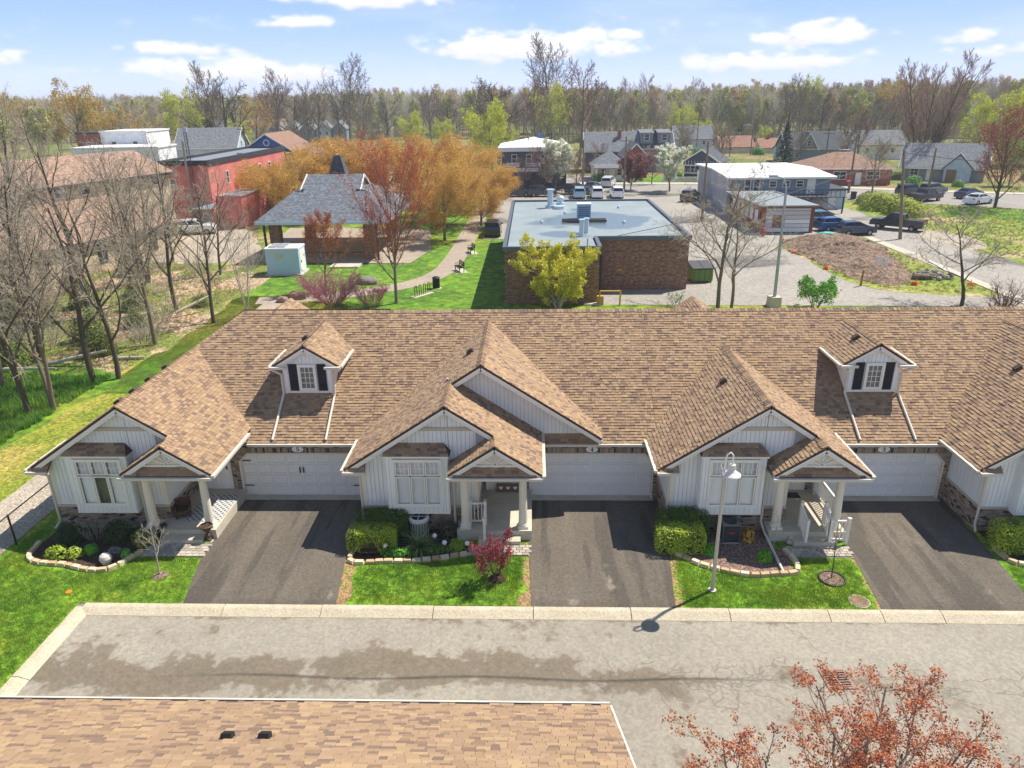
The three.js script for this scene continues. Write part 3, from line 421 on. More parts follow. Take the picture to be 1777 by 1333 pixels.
function townhouse(X0, label, o) {
  const t = thing('townhouse', label, 'townhouse', [X0, 0, 0], 0, 'attached houses of the row'), r = rngOf(100 + o.seed), off = [X0, 0, 0];
  const XL = o.end ? -6.15 : -6.3, XR = o.xr;
  // ---- roof planes
  const L = (x) => GY + GS * (x - GX), R = (x) => GY - GS * (x - GX), EX = -6.7, RX = 0.32, UX = -1.9, UY = L(UX), UZ = 0.45, UR = (x) => UY - GS * (x - UX), PX = -1.3, PY = R(PX), PZ = 3.3, PL = (x) => PY + GS * (x - PX);
  const vz = mainZ(GY), pl = [];
  const front = o.upper ? [[2.6, EZ], [XR, EZ], [XR, RZ], [XL, RZ], [XL, mainZ(L(XL))], [UX, mainZ(UY)], [2.6, mainZ(UR(2.6))]]
    : o.end ? [[RX, EZ], [XR, EZ], [XR, RZ], [-1.44, RZ], [GX, vz], [RX, mainZ(R(RX))]]
      : [[RX, EZ], [XR, EZ], [XR, RZ], [XL, RZ], [XL, mainZ(L(XL))], [GX, vz], [RX, mainZ(R(RX))]];
  pl.push({ k: 'main', p: front.map((q) => [q[0], mainY(q[1]), q[1]]), u: [1, 0, 0] });
  const backZ = 2 * RZ - EZ, xl = o.end ? -1.44 : XL;
  pl.push({ k: 'back', p: (o.end ? [[-6.7, 2.59, backZ], [XR, EV, backZ], [XR, RY, RZ], [-1.44, RY, RZ]] : [[XL, EV, backZ], [XR, EV, backZ], [XR, RY, RZ], [XL, RY, RZ]]), u: [1, 0, 0], plain: true });
  if (o.upper) {
    pl.push({ k: 'left', p: [[EX, L(EX), GZ], [GX, GY, GZ], [GX, GY, UZ], [UX, UY, UZ], [UX, UY, mainZ(UY)], [EX, L(EX), mainZ(L(EX))]], u: [0, 0, 1] });
    pl.push({ k: 'up', p: [[UX, UY, UZ], [2.6, UR(2.6), UZ], [2.6, UR(2.6), mainZ(UR(2.6))], [UX, UY, mainZ(UY)]], u: [0, 0, 1] });
    pl.push({ k: 'right', p: [[GX, GY, GZ], [PX, PY, GZ], [PX, PY, PZ], [RX, R(RX), PZ], [RX, R(RX), -0.3], [GX, GY, -0.3]], u: [0, 0, 1] });
  } else {
    pl.push({ k: 'left', p: o.end ? [[EX, L(EX), GZ], [GX, GY, GZ], [GX, GY, vz], [-1.44, RY, RZ], [GX, GY, 2 * RZ - vz], [EX, L(EX), backZ]] : [[EX, L(EX), GZ], [GX, GY, GZ], [GX, GY, vz], [EX, L(EX), mainZ(L(EX))]], u: [0, 0, 1] });
    pl.push({ k: 'right', p: [[GX, GY, GZ], [PX, PY, GZ], [PX, PY, PZ], [RX, R(RX), PZ], [RX, R(RX), mainZ(R(RX))], [GX, GY, vz]], u: [0, 0, 1] });
  }
  pl.push({ k: 'porch', p: [[PX, PY, PZ], [-2.92, PL(-2.92), PZ], [-2.92, PL(-2.92), 2.21], [PX, PY, 2.21]], u: [0, 0, 1] });
  const D = o.dormer;
  const dx = 2.35, dy = 5.78, dz = -1.73, ds = 0.62, DL = (x) => dy - ds * Math.abs(x - dx);
  if (D) for (const s of [-1, 1]) pl.push({ k: 'dormer', p: [[dx, dy, dz], [dx + s * 1.38, DL(dx + 1.38), dz], [dx + s * 1.38, DL(dx + 1.38), mainZ(DL(dx + 1.38))], [dx, dy, mainZ(dy)]], u: [0, 0, 1] });
  const deck = new MB(), tabs = [];
  for (const q of pl) { let n = cross(sub(q.p[1], q.p[0]), sub(q.p[2], q.p[0])); n = nrm(n); if (n[1] < 0) n = n.map((x) => -x); deck.slab(q.p.map((p) => add(p, n, -0.002)), n.map((x) => -x * 0.07)); q.n = n; tabs.push(...shingleTabs(q.p, q.u, q.plain ? 0.28 : 0.135, r, q.plain ? 0.3 : 0.1, q.plain ? 0.8 : 0.25)); }
  const roof = deck.build('roof', M.deck, t);
  shingleRoof(roof, tabs, off, 300, (c) => D && Math.abs(c[0] - dx) < 1 && c[2] < dz && c[1] < DL(c[0]) - 0.1);
  ridgeCaps(roof, [GX, GY, GZ - 0.02], [GX, GY, o.upper ? -0.1 : vz], r); ridgeCaps(roof, [PX, PY, PZ - 0.02], [PX, PY, 2.5], r); ridgeCaps(roof, [o.end ? -1.44 : XL, RY, RZ], [XR, RY, RZ], r);
  if (o.end) ridgeCaps(roof, [GX, GY, vz], [-1.44, RY, RZ], r, 0.3, 0.5);
  if (o.upper) ridgeCaps(roof, [UX, UY, UZ - 0.02], [UX, UY, mainZ(UY)], r); if (D) ridgeCaps(roof, [dx, dy, dz - 0.02], [dx, dy, mainZ(dy)], r, 0.26);
  // small rear gable behind the ridge
  if (o.rear != null) { const x = o.rear, y = RY - 1.14; const g = new MB(); for (const s of [-1, 1]) g.slab([[x, y, RZ - 1.3], [x + s * 1.9, y - 1.25, RZ - 1.3], [x + s * 1.9, y - 1.25, -12.5], [x, y, -12.5]], [0, -0.08, 0]); g.tri([x - 1.9, y - 1.25, RZ - 1.31], [x + 1.9, y - 1.25, RZ - 1.31], [x, y, RZ - 1.31]); const q = g.build('rear_gable_roof', M.deck, t); const tb = []; for (const s of [-1, 1]) tb.push(...shingleTabs([[x, y, RZ - 1.3], [x + s * 1.9, y - 1.25, RZ - 1.3], [x + s * 1.9, y - 1.25, -12.5], [x, y, -12.5]], [0, 0, 1], 0.135, r)); tb.push(...shingleTabs([[x - 1.9, y - 1.27, RZ - 1.05], [x + 1.9, y - 1.27, RZ - 1.05], [x, y, RZ - 1.37]], [1, 0, 0], 0.135, r)); shingleRoof(q, tb, off, 0); }
  // vents
  const ventAt = (x, z, Y, n) => { const v = new MB(); v.box(0, 0.07, 0, 0.3, 0.14, 0.26, { taper: 0.8 }); const k = v.build('roof_vent', M.vent, roof); k.position.set(x, Y + 0.01, z); k.quaternion.setFromUnitVectors(new THREE.Vector3(0, 1, 0), new THREE.Vector3(...n)); };
  const nl = nrm([-GS, 1, 0]), nm = nrm([0, 1, MS]);
  if (o.vent) for (const [x, z] of o.vent) ventAt(x, z, L(x), nl);
  if (o.dvent) for (const [x, z] of o.dvent) ventAt(x, z, DL(x), nrm([x < dx ? -ds : ds, 1, 0]));

  // ---- white woodwork: fascias, soffits, gutters
  const fasc = (a, b, h = 0.16) => beam(new MB(), add(a, [0, -0.17, -0.03]), add(b, [0, -0.17, -0.03]), 0.03, h).build('fascia', M.trim, t);
  fasc([GX, GY, GZ], [EX, L(EX), GZ]); fasc([GX, GY, GZ], [PX - 0.15, R(PX - 0.15), GZ]);
  fasc([PX, PY, PZ], [-2.92, PL(-2.92), PZ]); fasc([PX, PY, PZ], [RX, R(RX), PZ]);
  if (o.upper) { fasc([UX, UY, UZ], [GX - 0.05, L(GX - 0.05), UZ]); fasc([UX, UY, UZ], [2.6, UR(2.6), UZ]); }
  if (D) { fasc([dx, dy, dz], [dx - 1.38, DL(dx - 1.38), dz], 0.15); fasc([dx, dy, dz], [dx + 1.38, DL(dx + 1.38), dz], 0.15); }
  const so = new MB(), sof = (a, b, z0, z1) => so.quad(add([a[0], a[1], z0], [0, -0.2, 0]), add([b[0], b[1], z0], [0, -0.2, 0]), add([b[0], b[1], z1], [0, -0.2, 0]), add([a[0], a[1], z1], [0, -0.2, 0]));
  sof([GX, GY], [EX, L(EX)], 2.2, GZ); sof([GX, GY], [PX, PY], 2.2, GZ); sof([PX, PY], [-2.92, PL(-2.92)], 3, PZ); sof([PX, PY], [RX, R(RX)], 3, PZ); if (o.upper) { sof([UX, UY], [GX, GY], -0.15, UZ); sof([UX, UY], [2.6, UR(2.6)], -0.15, UZ); } if (D) { sof([dx, dy], [dx - 1.38, DL(dx - 1.38)], -1.95, dz); sof([dx, dy], [dx + 1.38, DL(dx + 1.38)], -1.95, dz); }
  so.bb(EX + 0.02, -6.15, 2.42, 2.46, -0.2, GZ).bb(-2.9, RX - 0.03, 2.58, 2.62, 0.02, 3.25); so.build('soffit', M.taupe, t);
  const gut = (a, b) => { const m = new MB(); beam(m, a, b, 0.11, 0.085); beam(m, add(a, [0, 0.045, 0]), add(b, [0, 0.045, 0]), 0.125, 0.015); m.build('gutter', M.gutter, t); };
  gut([RX + 0.03, EV - 0.05, EZ + 0.06], [XR - 0.2, EV - 0.05, EZ + 0.06]); gut([EX - 0.06, L(EX) - 0.05, mainZ(L(EX)) + 0.2], [EX - 0.06, L(EX) - 0.05, GZ + 0.06]); gut([RX + 0.06, R(RX) - 0.06, -0.1], [RX + 0.06, R(RX) - 0.06, PZ + 0.06]); gut([-2.96, 2.66, PZ + 0.05], [RX + 0.02, 2.66, PZ + 0.05]); gut([EX - 0.02, 2.5, GZ + 0.12], [-5.95, 2.5, GZ + 0.12]);
  if (D) { for (const s of [-1, 1]) { gut([dx + s * 1.43, DL(dx + 1.38) - 0.03, dz + 0.03], [dx + s * 1.43, DL(dx + 1.38) - 0.03, mainZ(DL(dx + 1.38)) + 0.1]); gut([dx + s * 1.43, DL(dx + 1.38) - 0.04, dz + 0.09], [dx + s * 0.78, DL(dx + 1.38) - 0.04, dz + 0.09]); } }
  const pipe = (pts, rad = 0.045) => new MB().tube(pts, rad, 8).build('downspout', M.gutter, t);
  if (D) for (const s of [-1, 1]) { const x = dx + s * 1.04; pipe([[x + s * 0.35, 4.86, dz + 0.09], [x, 4.55, -1.85], [x, mainY(-1.8) + 0.12, -1.85], [x, mainY(-1.6) + 0.08, -1.6], [x, mainY(0.05) + 0.08, 0.05]], 0.05); }
  pipe([[-6.5, 2.42, 2.5], [-6.22, 2.2, 2.26], [-6.22, 0.3, 2.26], [-6.3, 0.12, 2.5]]);
  pipe(o.longSpout ? [[-2.84, 2.6, 2.36], [-2.84, 0.42, 2.36], [-2.8, 0.22, 2.7], [-2.8, 0.08, 4.9]] : [[-2.84, 2.6, 2.36], [-2.84, 0.3, 2.36], [-2.84, 0.12, 2.7]], 0.05);

  // ---- walls
  const wall = new MB(), gf = (x) => Math.min(L(x), R(x)) - 0.16; // front gable wall at z 2.2, garage wall at 0
  wall.slab([[-6.15, 0, 2.19], [-2, 0, 2.19], [-2, gf(-2), 2.19], [GX, gf(GX), 2.19], [-6.15, gf(-6.15), 2.19]], [0, 0, -0.15]);
  wall.bb(-6.14, -6.0, 0, 2.45, o.end ? -11.3 : -0.05, 2.04); wall.bb(-2.15, -2.01, 0, 2.6, 0.01, 2.04);
  wall.bb(-6, 4.95, 0, EV, -11.4, -11.2); wall.bb(4.7, 4.94, 0, 2.4, -11.2, -0.2);
  wall.slab([[-2, 2.6, 2.19], [RX - 0.15, 2.6, 2.19], [RX - 0.15, R(RX) - 0.16, 2.19], [-2, gf(-2), 2.19]], [0, 0, -0.1]);
  const w = wall.build('wall', M.groove, t);
  boards(w, [0, 0, 2.192], [1, 0, 0], [0, 0, 1], -6.15, -5.19, () => 0.98, gf); boards(w, [0, 0, 2.192], [1, 0, 0], [0, 0, 1], -5.17, -2.99, () => 3.3, gf); boards(w, [0, 0, 2.192], [1, 0, 0], [0, 0, 1], -2.97, -2, () => 0.98, gf);
  boards(w, [-6.142, 0, 0], [0, 0, 1], [-1, 0, 0], 0, 2.2, () => 0.98, () => 2.45, 0.24); boards(w, [-2.008, 0, 0], [0, 0, 1], [1, 0, 0], 0.02, 2.2, () => 0.98, () => 2.6, 0.24);
  if (o.end) boards(w, [-6.142, 0, 0], [0, 0, 1], [-1, 0, 0], -11.3, 0, () => 0.98, () => 2.45, 0.3);
  const tr = new MB(); tr.bb(GX - 1.28, GX + 1.28, 3.98, 4.11, 2.2, 2.26); for (const s of [-1, 1]) { } tr.build('gable_band', M.taupe, t);
  new MB().bb(-6.19, -6.05, 0.98, 2.45, 2.2, 2.235).build('corner_board', M.cream, t); new MB().bb(-2.12, -1.98, 0.98, 2.6, 2.2, 2.235).build('corner_board', M.cream, t);
  // brickwork
  const bk = new MB(), br = r; bk.col = lin(150, 142, 130);
  const core = new MB(); core.bb(-6.15, -1.99, 0, 0.9, 2.19, 2.21).bb(-6.165, -6.142, 0, 0.9, 0, 2.21).bb(-2.008, -1.985, 0.38, 0.9, 0.02, 2.2);
  // garage wall with a clipped opening
  const open = (x, y) => x > -0.16 && x < 4.68 && y < 1.97 && !(y > 1.97 - 0.36 && (x + 0.16 < 0.36 - (1.97 - y) || 4.68 - x < 0.36 - (1.97 - y)));
  core.bb(-0.34, -0.16, 0, 2.44, -0.25, -0.01).bb(4.68, 4.95, 0, 2.44, -0.25, -0.01).bb(-0.16, 4.68, 1.97, 2.44, -0.25, -0.01).bb(-2, -0.34, 0, 2.6, -0.2, -0.02);
  core.slab([[-0.16, 1.6, -0.01], [0.2, 1.97, -0.01], [-0.16, 1.97, -0.01]], [0, 0, -0.2]).slab([[4.68, 1.6, -0.01], [4.68, 1.97, -0.01], [4.32, 1.97, -0.01]], [0, 0, -0.2]);
  const bw = core.build('brick_wall', M.mortar, t);
  bricks(bk, [-6.15, 0, 2.21], [1, 0, 0], 4.16, 0.9, [0, 0, 1], br); bricks(bk, [-6.165, 0, 0], [0, 0, 1], 2.2, 0.9, [-1, 0, 0], br); bricks(bk, [-1.985, 0.38, 0.02], [0, 0, 1], 2.18, 0.52, [1, 0, 0], br);
  bricks(bk, [-0.34, 0, -0.01], [1, 0, 0], 5.2, 1.98, [0, 0, 1], br, (x, y) => open(x - 0.34, y)); bricks(bk, [-0.34, 1.99, -0.01], [1, 0, 0], 5.2, 0.22, [0, 0, 1], br, null, true); bricks(bk, [-0.34, 2.2, -0.01], [1, 0, 0], 5.2, 0.24, [0, 0, 1], br); bricks(bk, [-2, 0.38, -0.02], [1, 0, 0], 1.66, 2.2, [0, 0, 1], br, (x) => x > 0.15 && x < 1.55);
  stuff(bk.build('brick_courses', M.brickV, bw));
  const lg = new MB(); lg.bb(-6.19, -5.2, 0.9, 0.98, 2.19, 2.27).bb(-2.98, -1.95, 0.9, 0.98, 2.19, 2.27).bb(-6.21, -6.142, 0.9, 0.98, 0.02, 2.19).bb(-2.005, -1.95, 0.9, 0.98, 0.03, 2.19); lg.build('stone_ledge', M.taupe, bw);
  // upper gable wall
  if (o.upper) { const uf = (x) => Math.min(L(x), UR(x)) - 0.16, ub = (x) => Math.max(2.72, R(x) + 0.02); const q = new MB(); q.slab([[GX - 0.2, R(GX), -0.16], [0.4, 2.7, -0.16], [2.62, 2.7, -0.16], [2.62, UR(2.62) - 0.1, -0.16], [UX, UY - 0.16, -0.16], [GX - 0.2, L(GX - 0.2) - 0.16, -0.16]], [0, 0, -0.12]); const k = q.build('upper_gable_wall', M.groove, t); boards(k, [0, 0, -0.158], [1, 0, 0], [0, 0, 1], GX - 0.15, 2.55, ub, uf); const pn = new MB(); pn.slab([[0.38, 2.42, 0.13], [2.6, 2.42, 0.13], [2.6, 2.74, -0.15], [0.38, 2.74, -0.15]], [0, -0.05, -0.02]); const pp = pn.build('pent_roof', M.deck, t); shingleRoof(pp, shingleTabs([[0.38, 2.43, 0.14], [2.6, 2.43, 0.14], [2.6, 2.75, -0.14], [0.38, 2.75, -0.14]], [1, 0, 0], 0.105, r), off, 0); }
  // dormer body
  if (D) {
    const q = new MB(), zb = -1.95, y0 = mainY(zb) - 0.1, f = (x) => DL(x) - 0.12; q.slab([[dx - 0.97, y0, zb], [dx + 0.97, y0, zb], [dx + 0.97, f(dx + 0.97), zb], [dx, f(dx), zb], [dx - 0.97, f(dx - 0.97), zb]], [0, 0, -0.1]);
    for (const s of [-1, 1]) { const X = dx + s * 0.965, yt = DL(X) - 0.12; q.slab([[X, mainY(zb) - 0.1, zb], [X, yt, zb], [X, yt, mainZ(yt)]], [-s * 0.05, 0, 0]); }
    const k = q.build('dormer', M.groove, t); boards(k, [0, 0, zb + 0.002], [1, 0, 0], [0, 0, 1], dx - 0.97, dx + 0.97, () => mainY(zb) + 0.02, f, 0.16);
    for (const s of [-1, 1]) { const X = dx + s * 0.968; boards(k, [X, 0, 0], [0, 0, 1], [s, 0, 0], -4.6, zb, (z) => mainY(z) + 0.02, () => f(X), 0.2); }
    const k2 = new MB(); k2.bb(dx - 1, dx - 0.9, mainY(zb), f(dx - 0.9), zb + 0.02, zb + 0.035).bb(dx + 0.9, dx + 1, mainY(zb), f(dx - 0.9), zb + 0.02, zb + 0.035).bb(dx - 0.9, dx + 0.9, mainY(zb) + 0.02, mainY(zb) + 0.1, zb + 0.02, zb + 0.032); k2.build('dormer_trim', M.trim, k);
    window6(t, 'dormer_window', dx - 0.37, dx + 0.37, 3.84, 4.96, zb + 0.07, [{ x0: 0, x1: 1, y0: 0, y1: 1, cols: 3, rows: 4 }]); new MB().bb(dx - 0.34, dx + 0.34, 3.88, 4.92, zb + 0.026, zb + 0.03).build('dark_interior', M.room, t);
    for (const s of [-1, 1]) { const x = dx + s * 0.58, m = new MB(); m.bb(x - 0.18, x + 0.18, 3.82, 4.97, zb + 0.024, zb + 0.05); for (const [a, b] of [[3.88, 4.36], [4.43, 4.91]]) for (let y = a; y < b; y += 0.06) m.box(x, y + 0.02, zb + 0.055, 0.28, 0.045, 0.012, { rx: 0.4 }); m.build('shutter', M.shutter, t); }
  }
  // eave return
  { const m = new MB(); m.slab([[EX + 0.02, 2.52, GZ + 0.1], [-5.95, 2.52, GZ + 0.1], [-5.95, 2.84, 2.24], [EX + 0.02, 2.6, 2.24]], [0, -0.06, 0]); const k = m.build('eave_return', M.deck, t); shingleRoof(k, shingleTabs([[EX + 0.02, 2.53, GZ + 0.11], [-5.95, 2.53, GZ + 0.11], [-5.95, 2.86, 2.24], [EX + 0.3, 2.86, 2.24]], [1, 0, 0], 0.11, r), off, 0); }
  // bay window box
  const bx = new MB(); bx.bb(-5.17, -3.0, 0.9, 1.02, 2.2, 2.6).bb(-5.17, -3.0, 3.06, 3.14, 2.2, 2.6).bb(-5.17, -4.94, 1.02, 3.06, 2.5, 2.585).bb(-3.2, -3.0, 1.02, 3.06, 2.5, 2.585).bb(-5.16, -5.05, 1.02, 3.06, 2.2, 2.5).bb(-3.12, -3.01, 1.02, 3.06, 2.2, 2.5).bb(-4.94, -3.2, 1.02, 1.14, 2.5, 2.585);
  const bay = bx.build('bay', M.groove, t), bzz = [0, 0, 2.587];
  boards(bay, bzz, [1, 0, 0], [0, 0, 1], -5.17, -4.94, () => 0.92, () => 3.12, 0.115); boards(bay, bzz, [1, 0, 0], [0, 0, 1], -3.22, -3.0, () => 0.92, () => 3.12, 0.11); boards(bay, bzz, [1, 0, 0], [0, 0, 1], -4.94, -3.22, () => 0.92, () => 1.15, 0.172); boards(bay, [-5.172, 0, 0], [0, 0, 1], [-1, 0, 0], 2.21, 2.6, () => 0.92, () => 3.12, 0.195); boards(bay, [-2.998, 0, 0], [0, 0, 1], [1, 0, 0], 2.21, 2.6, () => 0.92, () => 3.12, 0.195);
  const bt = new MB(); bt.bb(-5.24, -2.93, 3.12, 3.2, 2.2, 2.68).bb(-5.2, -2.97, 0.86, 0.92, 2.2, 2.62); bt.build('bay_trim', M.trim, bay);
  const grid = []; for (let i = 0; i < 3; i++) { grid.push({ x0: i / 3 + 0.006, x1: (i + 1) / 3 - 0.006, y0: 0, y1: 0.65, cols: 1, rows: 1 }, { x0: i / 3 + 0.006, x1: (i + 1) / 3 - 0.006, y0: 0.68, y1: 1, cols: 3, rows: 2 }); }
  const bwin = window6(t, 'bay_window', -4.94, -3.2, 1.15, 3.05, 2.6, grid); new MB().bb(-4.93, -3.21, 1.1, 3.06, 2.28, 2.3).build('dark_interior', M.room, t);
  for (let i = 0; i < 3; i++) { const a = -4.83 + i * 0.537, q = a + 0.45; if (i !== 1 || o.blindMid) blinds(bwin, a, q, 1.2, o.blindTo ?? 2.36, 2.52, 0.75 + 0.35 * (o.seed % 2), r); blinds(bwin, a, q, 2.42, 2.96, 2.5, 0.9, r); }
  { const m = new MB(), A = [-5.27, 3.2, 2.7], B = [-2.9, 3.2, 2.7], C = [-3.15, 3.5, 2.21], E = [-5.02, 3.5, 2.21], F = [-5.27, 3.2, 2.21], G = [-2.9, 3.2, 2.21]; m.quad(A, B, C, E).tri(F, A, E).tri(B, G, C).quad(A, F, G, B); const k = m.build('bay_roof', M.deck, t); const tb = shingleTabs([A, B, C, E], [1, 0, 0], 0.115, r); shingleRoof(k, tb, off, 0); }
  // garage door
  const gd = new MB(); gd.slab([[-0.12, 0.03, -0.14], [4.64, 0.03, -0.14], [4.64, 1.6, -0.14], [4.3, 1.95, -0.14], [0.22, 1.95, -0.14], [-0.12, 1.6, -0.14]], [0, 0, -0.05]); const gdm = gd.build('garage_door', M.door, t);
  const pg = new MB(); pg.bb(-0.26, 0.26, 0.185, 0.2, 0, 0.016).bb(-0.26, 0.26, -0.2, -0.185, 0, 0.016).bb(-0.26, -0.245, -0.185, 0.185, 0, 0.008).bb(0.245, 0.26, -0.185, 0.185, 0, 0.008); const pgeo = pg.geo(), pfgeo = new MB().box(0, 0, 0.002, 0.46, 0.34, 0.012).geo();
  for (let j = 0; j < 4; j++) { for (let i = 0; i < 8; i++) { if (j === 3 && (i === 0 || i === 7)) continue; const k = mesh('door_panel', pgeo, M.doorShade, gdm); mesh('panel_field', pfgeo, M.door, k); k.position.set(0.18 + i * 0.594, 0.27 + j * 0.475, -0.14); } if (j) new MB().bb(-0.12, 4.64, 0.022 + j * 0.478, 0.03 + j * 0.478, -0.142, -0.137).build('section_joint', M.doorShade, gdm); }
  if (o.handles) { const hd = new MB(); for (const y of [0.48, 1.58]) for (const [x, s] of [[-0.1, 1], [4.62, -1]]) hd.bb(Math.min(x, x + s * 0.36), Math.max(x, x + s * 0.36), y - 0.02, y + 0.02, -0.112, -0.1); hd.build('strap_hinge', M.black, gdm); for (const x of [2.19, 2.33]) new MB().bb(x - 0.02, x + 0.02, 1.06, 1.3, -0.1, -0.07).bb(x - 0.012, x + 0.012, 1.08, 1.1, -0.14, -0.07).build('handle', M.black, gdm); }
  const dt = new MB(); const ring = [[-0.16, 0], [-0.16, 1.6], [0.2, 1.97], [4.32, 1.97], [4.68, 1.6], [4.68, 0]], inn = [[-0.1, 0], [-0.1, 1.57], [0.22, 1.9], [4.3, 1.9], [4.62, 1.57], [4.62, 0]]; for (let i = 0; i < 5; i++) dt.slab([[ring[i][0], ring[i][1], 0.02], [ring[i + 1][0], ring[i + 1][1], 0.02], [inn[i + 1][0], inn[i + 1][1], 0.02], [inn[i][0], inn[i][1], 0.02]], [0, 0, -0.16]); dt.build('door_trim', M.cream, t);
  new MB().bb(-0.2, 4.72, 0.0, 0.02, -0.2, 0.22).build('threshold', M.concrete, t);
  // number plate
  { const g = new THREE.CylinderGeometry(1, 1, 0.03, 28); g.rotateX(Math.PI / 2); g.scale(0.27, 0.16, 1); const k = mesh('number_plate', g, M.trim, t); k.position.set(2.26, 2.17, 0.06); const g2 = new THREE.TorusGeometry(1, 0.07, 6, 28); g2.scale(0.25, 0.145, 0.2); mesh('rim', g2, M.dark, k).position.z = 0.016; const tg = new TextGeometry(o.number, { font, size: 0.17, depth: 0.01, curveSegments: 4 }); tg.computeBoundingBox(); tg.translate(-tg.boundingBox.max.x / 2, -0.085, 0.016); mesh('numeral', tg, M.dark, k); }
  // porch
  const ps = new MB(); ps.bb(-2.0, -0.05, 0, 0.39, 0.0, 2.25).bb(-2.72, -0.05, 0, 0.39, 2.25, 2.98).bb(-1.95, -0.45, 0, 0.2, 2.98, 3.36); const porch = ps.build('porch', M.concrete, t);
  for (const x of [-2.42, -0.36]) { const c = new MB(); c.bb(x - 0.19, x + 0.19, 0.39, 0.48, 2.49, 2.87).lathe([[0.19, 0.48], [0.19, 0.53], [0.16, 0.57], [0.15, 1.1], [0.13, 2.4], [0.16, 2.46], [0.16, 2.5]], x, 0, 2.68, 20).bb(x - 0.17, x + 0.17, 2.5, 2.58, 2.51, 2.85); c.build('porch_column', M.cream, t); }
  new MB().bb(-2.85, 0.2, 2.6, 2.78, 2.95, 3.15).build('porch_beam', M.cream, t);
  { const g = new MB(), gb = (x) => Math.min(PL(x), R(x)) - 0.14; g.slab([[-2.75, 2.78, 3.05], [0.12, 2.78, 3.05], [PX, gb(PX), 3.05]], [0, 0, -0.06]); const k = g.build('porch_gable', M.cream, t), c = [PX, 3.08, 3.07]; const s = new MB(); s.bb(PX - 1.1, PX + 1.1, 3.0, 3.08, 3.05, 3.1); for (const a of [30, 60, 90, 120, 150]) { const A = a * Math.PI / 180, l = a === 90 ? 0.62 : a % 60 ? 0.5 : 0.52; beam(s, c, [c[0] + Math.cos(A) * l * 1.15, c[1] + Math.sin(A) * l, c[2]], 0.035, 0.05, [0, 0, 1]); } s.build('sunburst_brace', M.trim, k); const q = new MB(); q.slab([[-2.75, 2.74, 3.3], [0.12, 2.74, 3.3], [-0.28, 3.0, 3.06], [-2.32, 3.0, 3.06]], [0, -0.03, 0]); const pr = q.build('pent_roof', M.deck, t); shingleRoof(pr, shingleTabs([[-2.78, 2.75, 3.31], [0.15, 2.75, 3.31], [-0.26, 3.02, 3.06], [-2.34, 3.02, 3.06]], [1, 0, 0], 0.11, r), off, 0); }
  // front door
  { const d = new MB(); d.bb(-1.5, -0.58, 0.4, 2.42, -0.02, 0.03); const k = d.build('front_door', M.door, t); for (const y of [0.6, 1.3]) for (const x of [-1.38, -0.98]) new MB().bb(x, x + 0.3, y, y + 0.55, 0.03, 0.045).build('door_panel', M.door, k); new MB().bb(-1.36, -0.72, 1.96, 2.3, 0.031, 0.04).build('pane', M.dark, k); new MB().box(-0.66, 1.35, 0.06, 0.04, 0.12, 0.05).build('handle', M.black, k); const f = new MB(); f.bb(-1.85, -0.5, 2.42, 2.55, 0, 0.06).bb(-1.6, -1.5, 0.4, 2.42, 0, 0.06).bb(-0.58, -0.5, 0.4, 2.42, 0, 0.06).bb(-1.85, -1.78, 0.4, 2.42, 0, 0.06).bb(-1.78, -1.6, 0.4, 0.9, 0, 0.04); f.build('door_frame', M.trim, t); const sl = new MB().bb(-1.78, -1.6, 0.9, 2.42, 0, 0.02).build('sidelight', M.dark, t); new MB().bb(-1.705, -1.69, 0.9, 2.42, 0.02, 0.03).bb(-1.78, -1.6, 1.35, 1.37, 0.02, 0.03).bb(-1.78, -1.6, 1.85, 1.87, 0.02, 0.03).build('muntins', M.trim, sl); }
  const rail = (a, b, ya, yb, h = 0.85, newel = true) => { const m = new MB(), A = [a[0], ya, a[1]], B = [b[0], yb, b[1]]; beam(m, add(A, [0, h, 0]), add(B, [0, h, 0]), 0.07, 0.06); const k = m.build('railing', M.trim, t); beam(new MB(), add(A, [0, 0.12, 0]), add(B, [0, 0.12, 0]), 0.05, 0.05).build('bottom_rail', M.trim, k); const k9 = 0, L2 = Math.hypot(b[0] - a[0], b[1] - a[1]), n = Math.max(2, Math.round(L2 / 0.12)); for (let i = 1; i < n; i++) { const q = i / n, p = [lerp(A[0], B[0], q), lerp(A[1], B[1], q), lerp(A[2], B[2], q)]; new MB().bb(p[0] - 0.016, p[0] + 0.016, p[1] + 0.12, p[1] + h, p[2] - 0.016, p[2] + 0.016).build('baluster', M.trim, k); } if (newel) for (const p of [A, B]) new MB().bb(p[0] - 0.045, p[0] + 0.045, p[1] - 0.05, p[1] + h + 0.1, p[2] - 0.045, p[2] + 0.045).bb(p[0] - 0.055, p[0] + 0.055, p[1] + h + 0.1, p[1] + h + 0.13, p[2] - 0.055, p[2] + 0.055).build('newel', M.trim, k); };
  for (const q of o.rails ?? []) rail(...q);
  const pv = new MB().bb(-2.35, -0.12, 0, 0.02, 3.36, o.walk).build('walkway', M.mortar, t), pvg = new MB().box(0, 0.03, 0, 0.205, 0.06, 0.135, { taper: 0.96 }).geo(), pm = [[172, 162, 146], [156, 146, 132], [184, 174, 158]].map((c) => std(lin(...c), 0.95)); for (let z = 3.44; z < o.walk; z += 0.15) for (let x = -2.24; x < -0.15; x += 0.22) { const k = mesh('paver', pvg, pm[Math.floor(r() * 3)], pv); k.position.set(x + (Math.round(z / 0.15) % 2 ? 0.1 : 0), 0.0 + r() * 0.006, z); }
  return t;
}
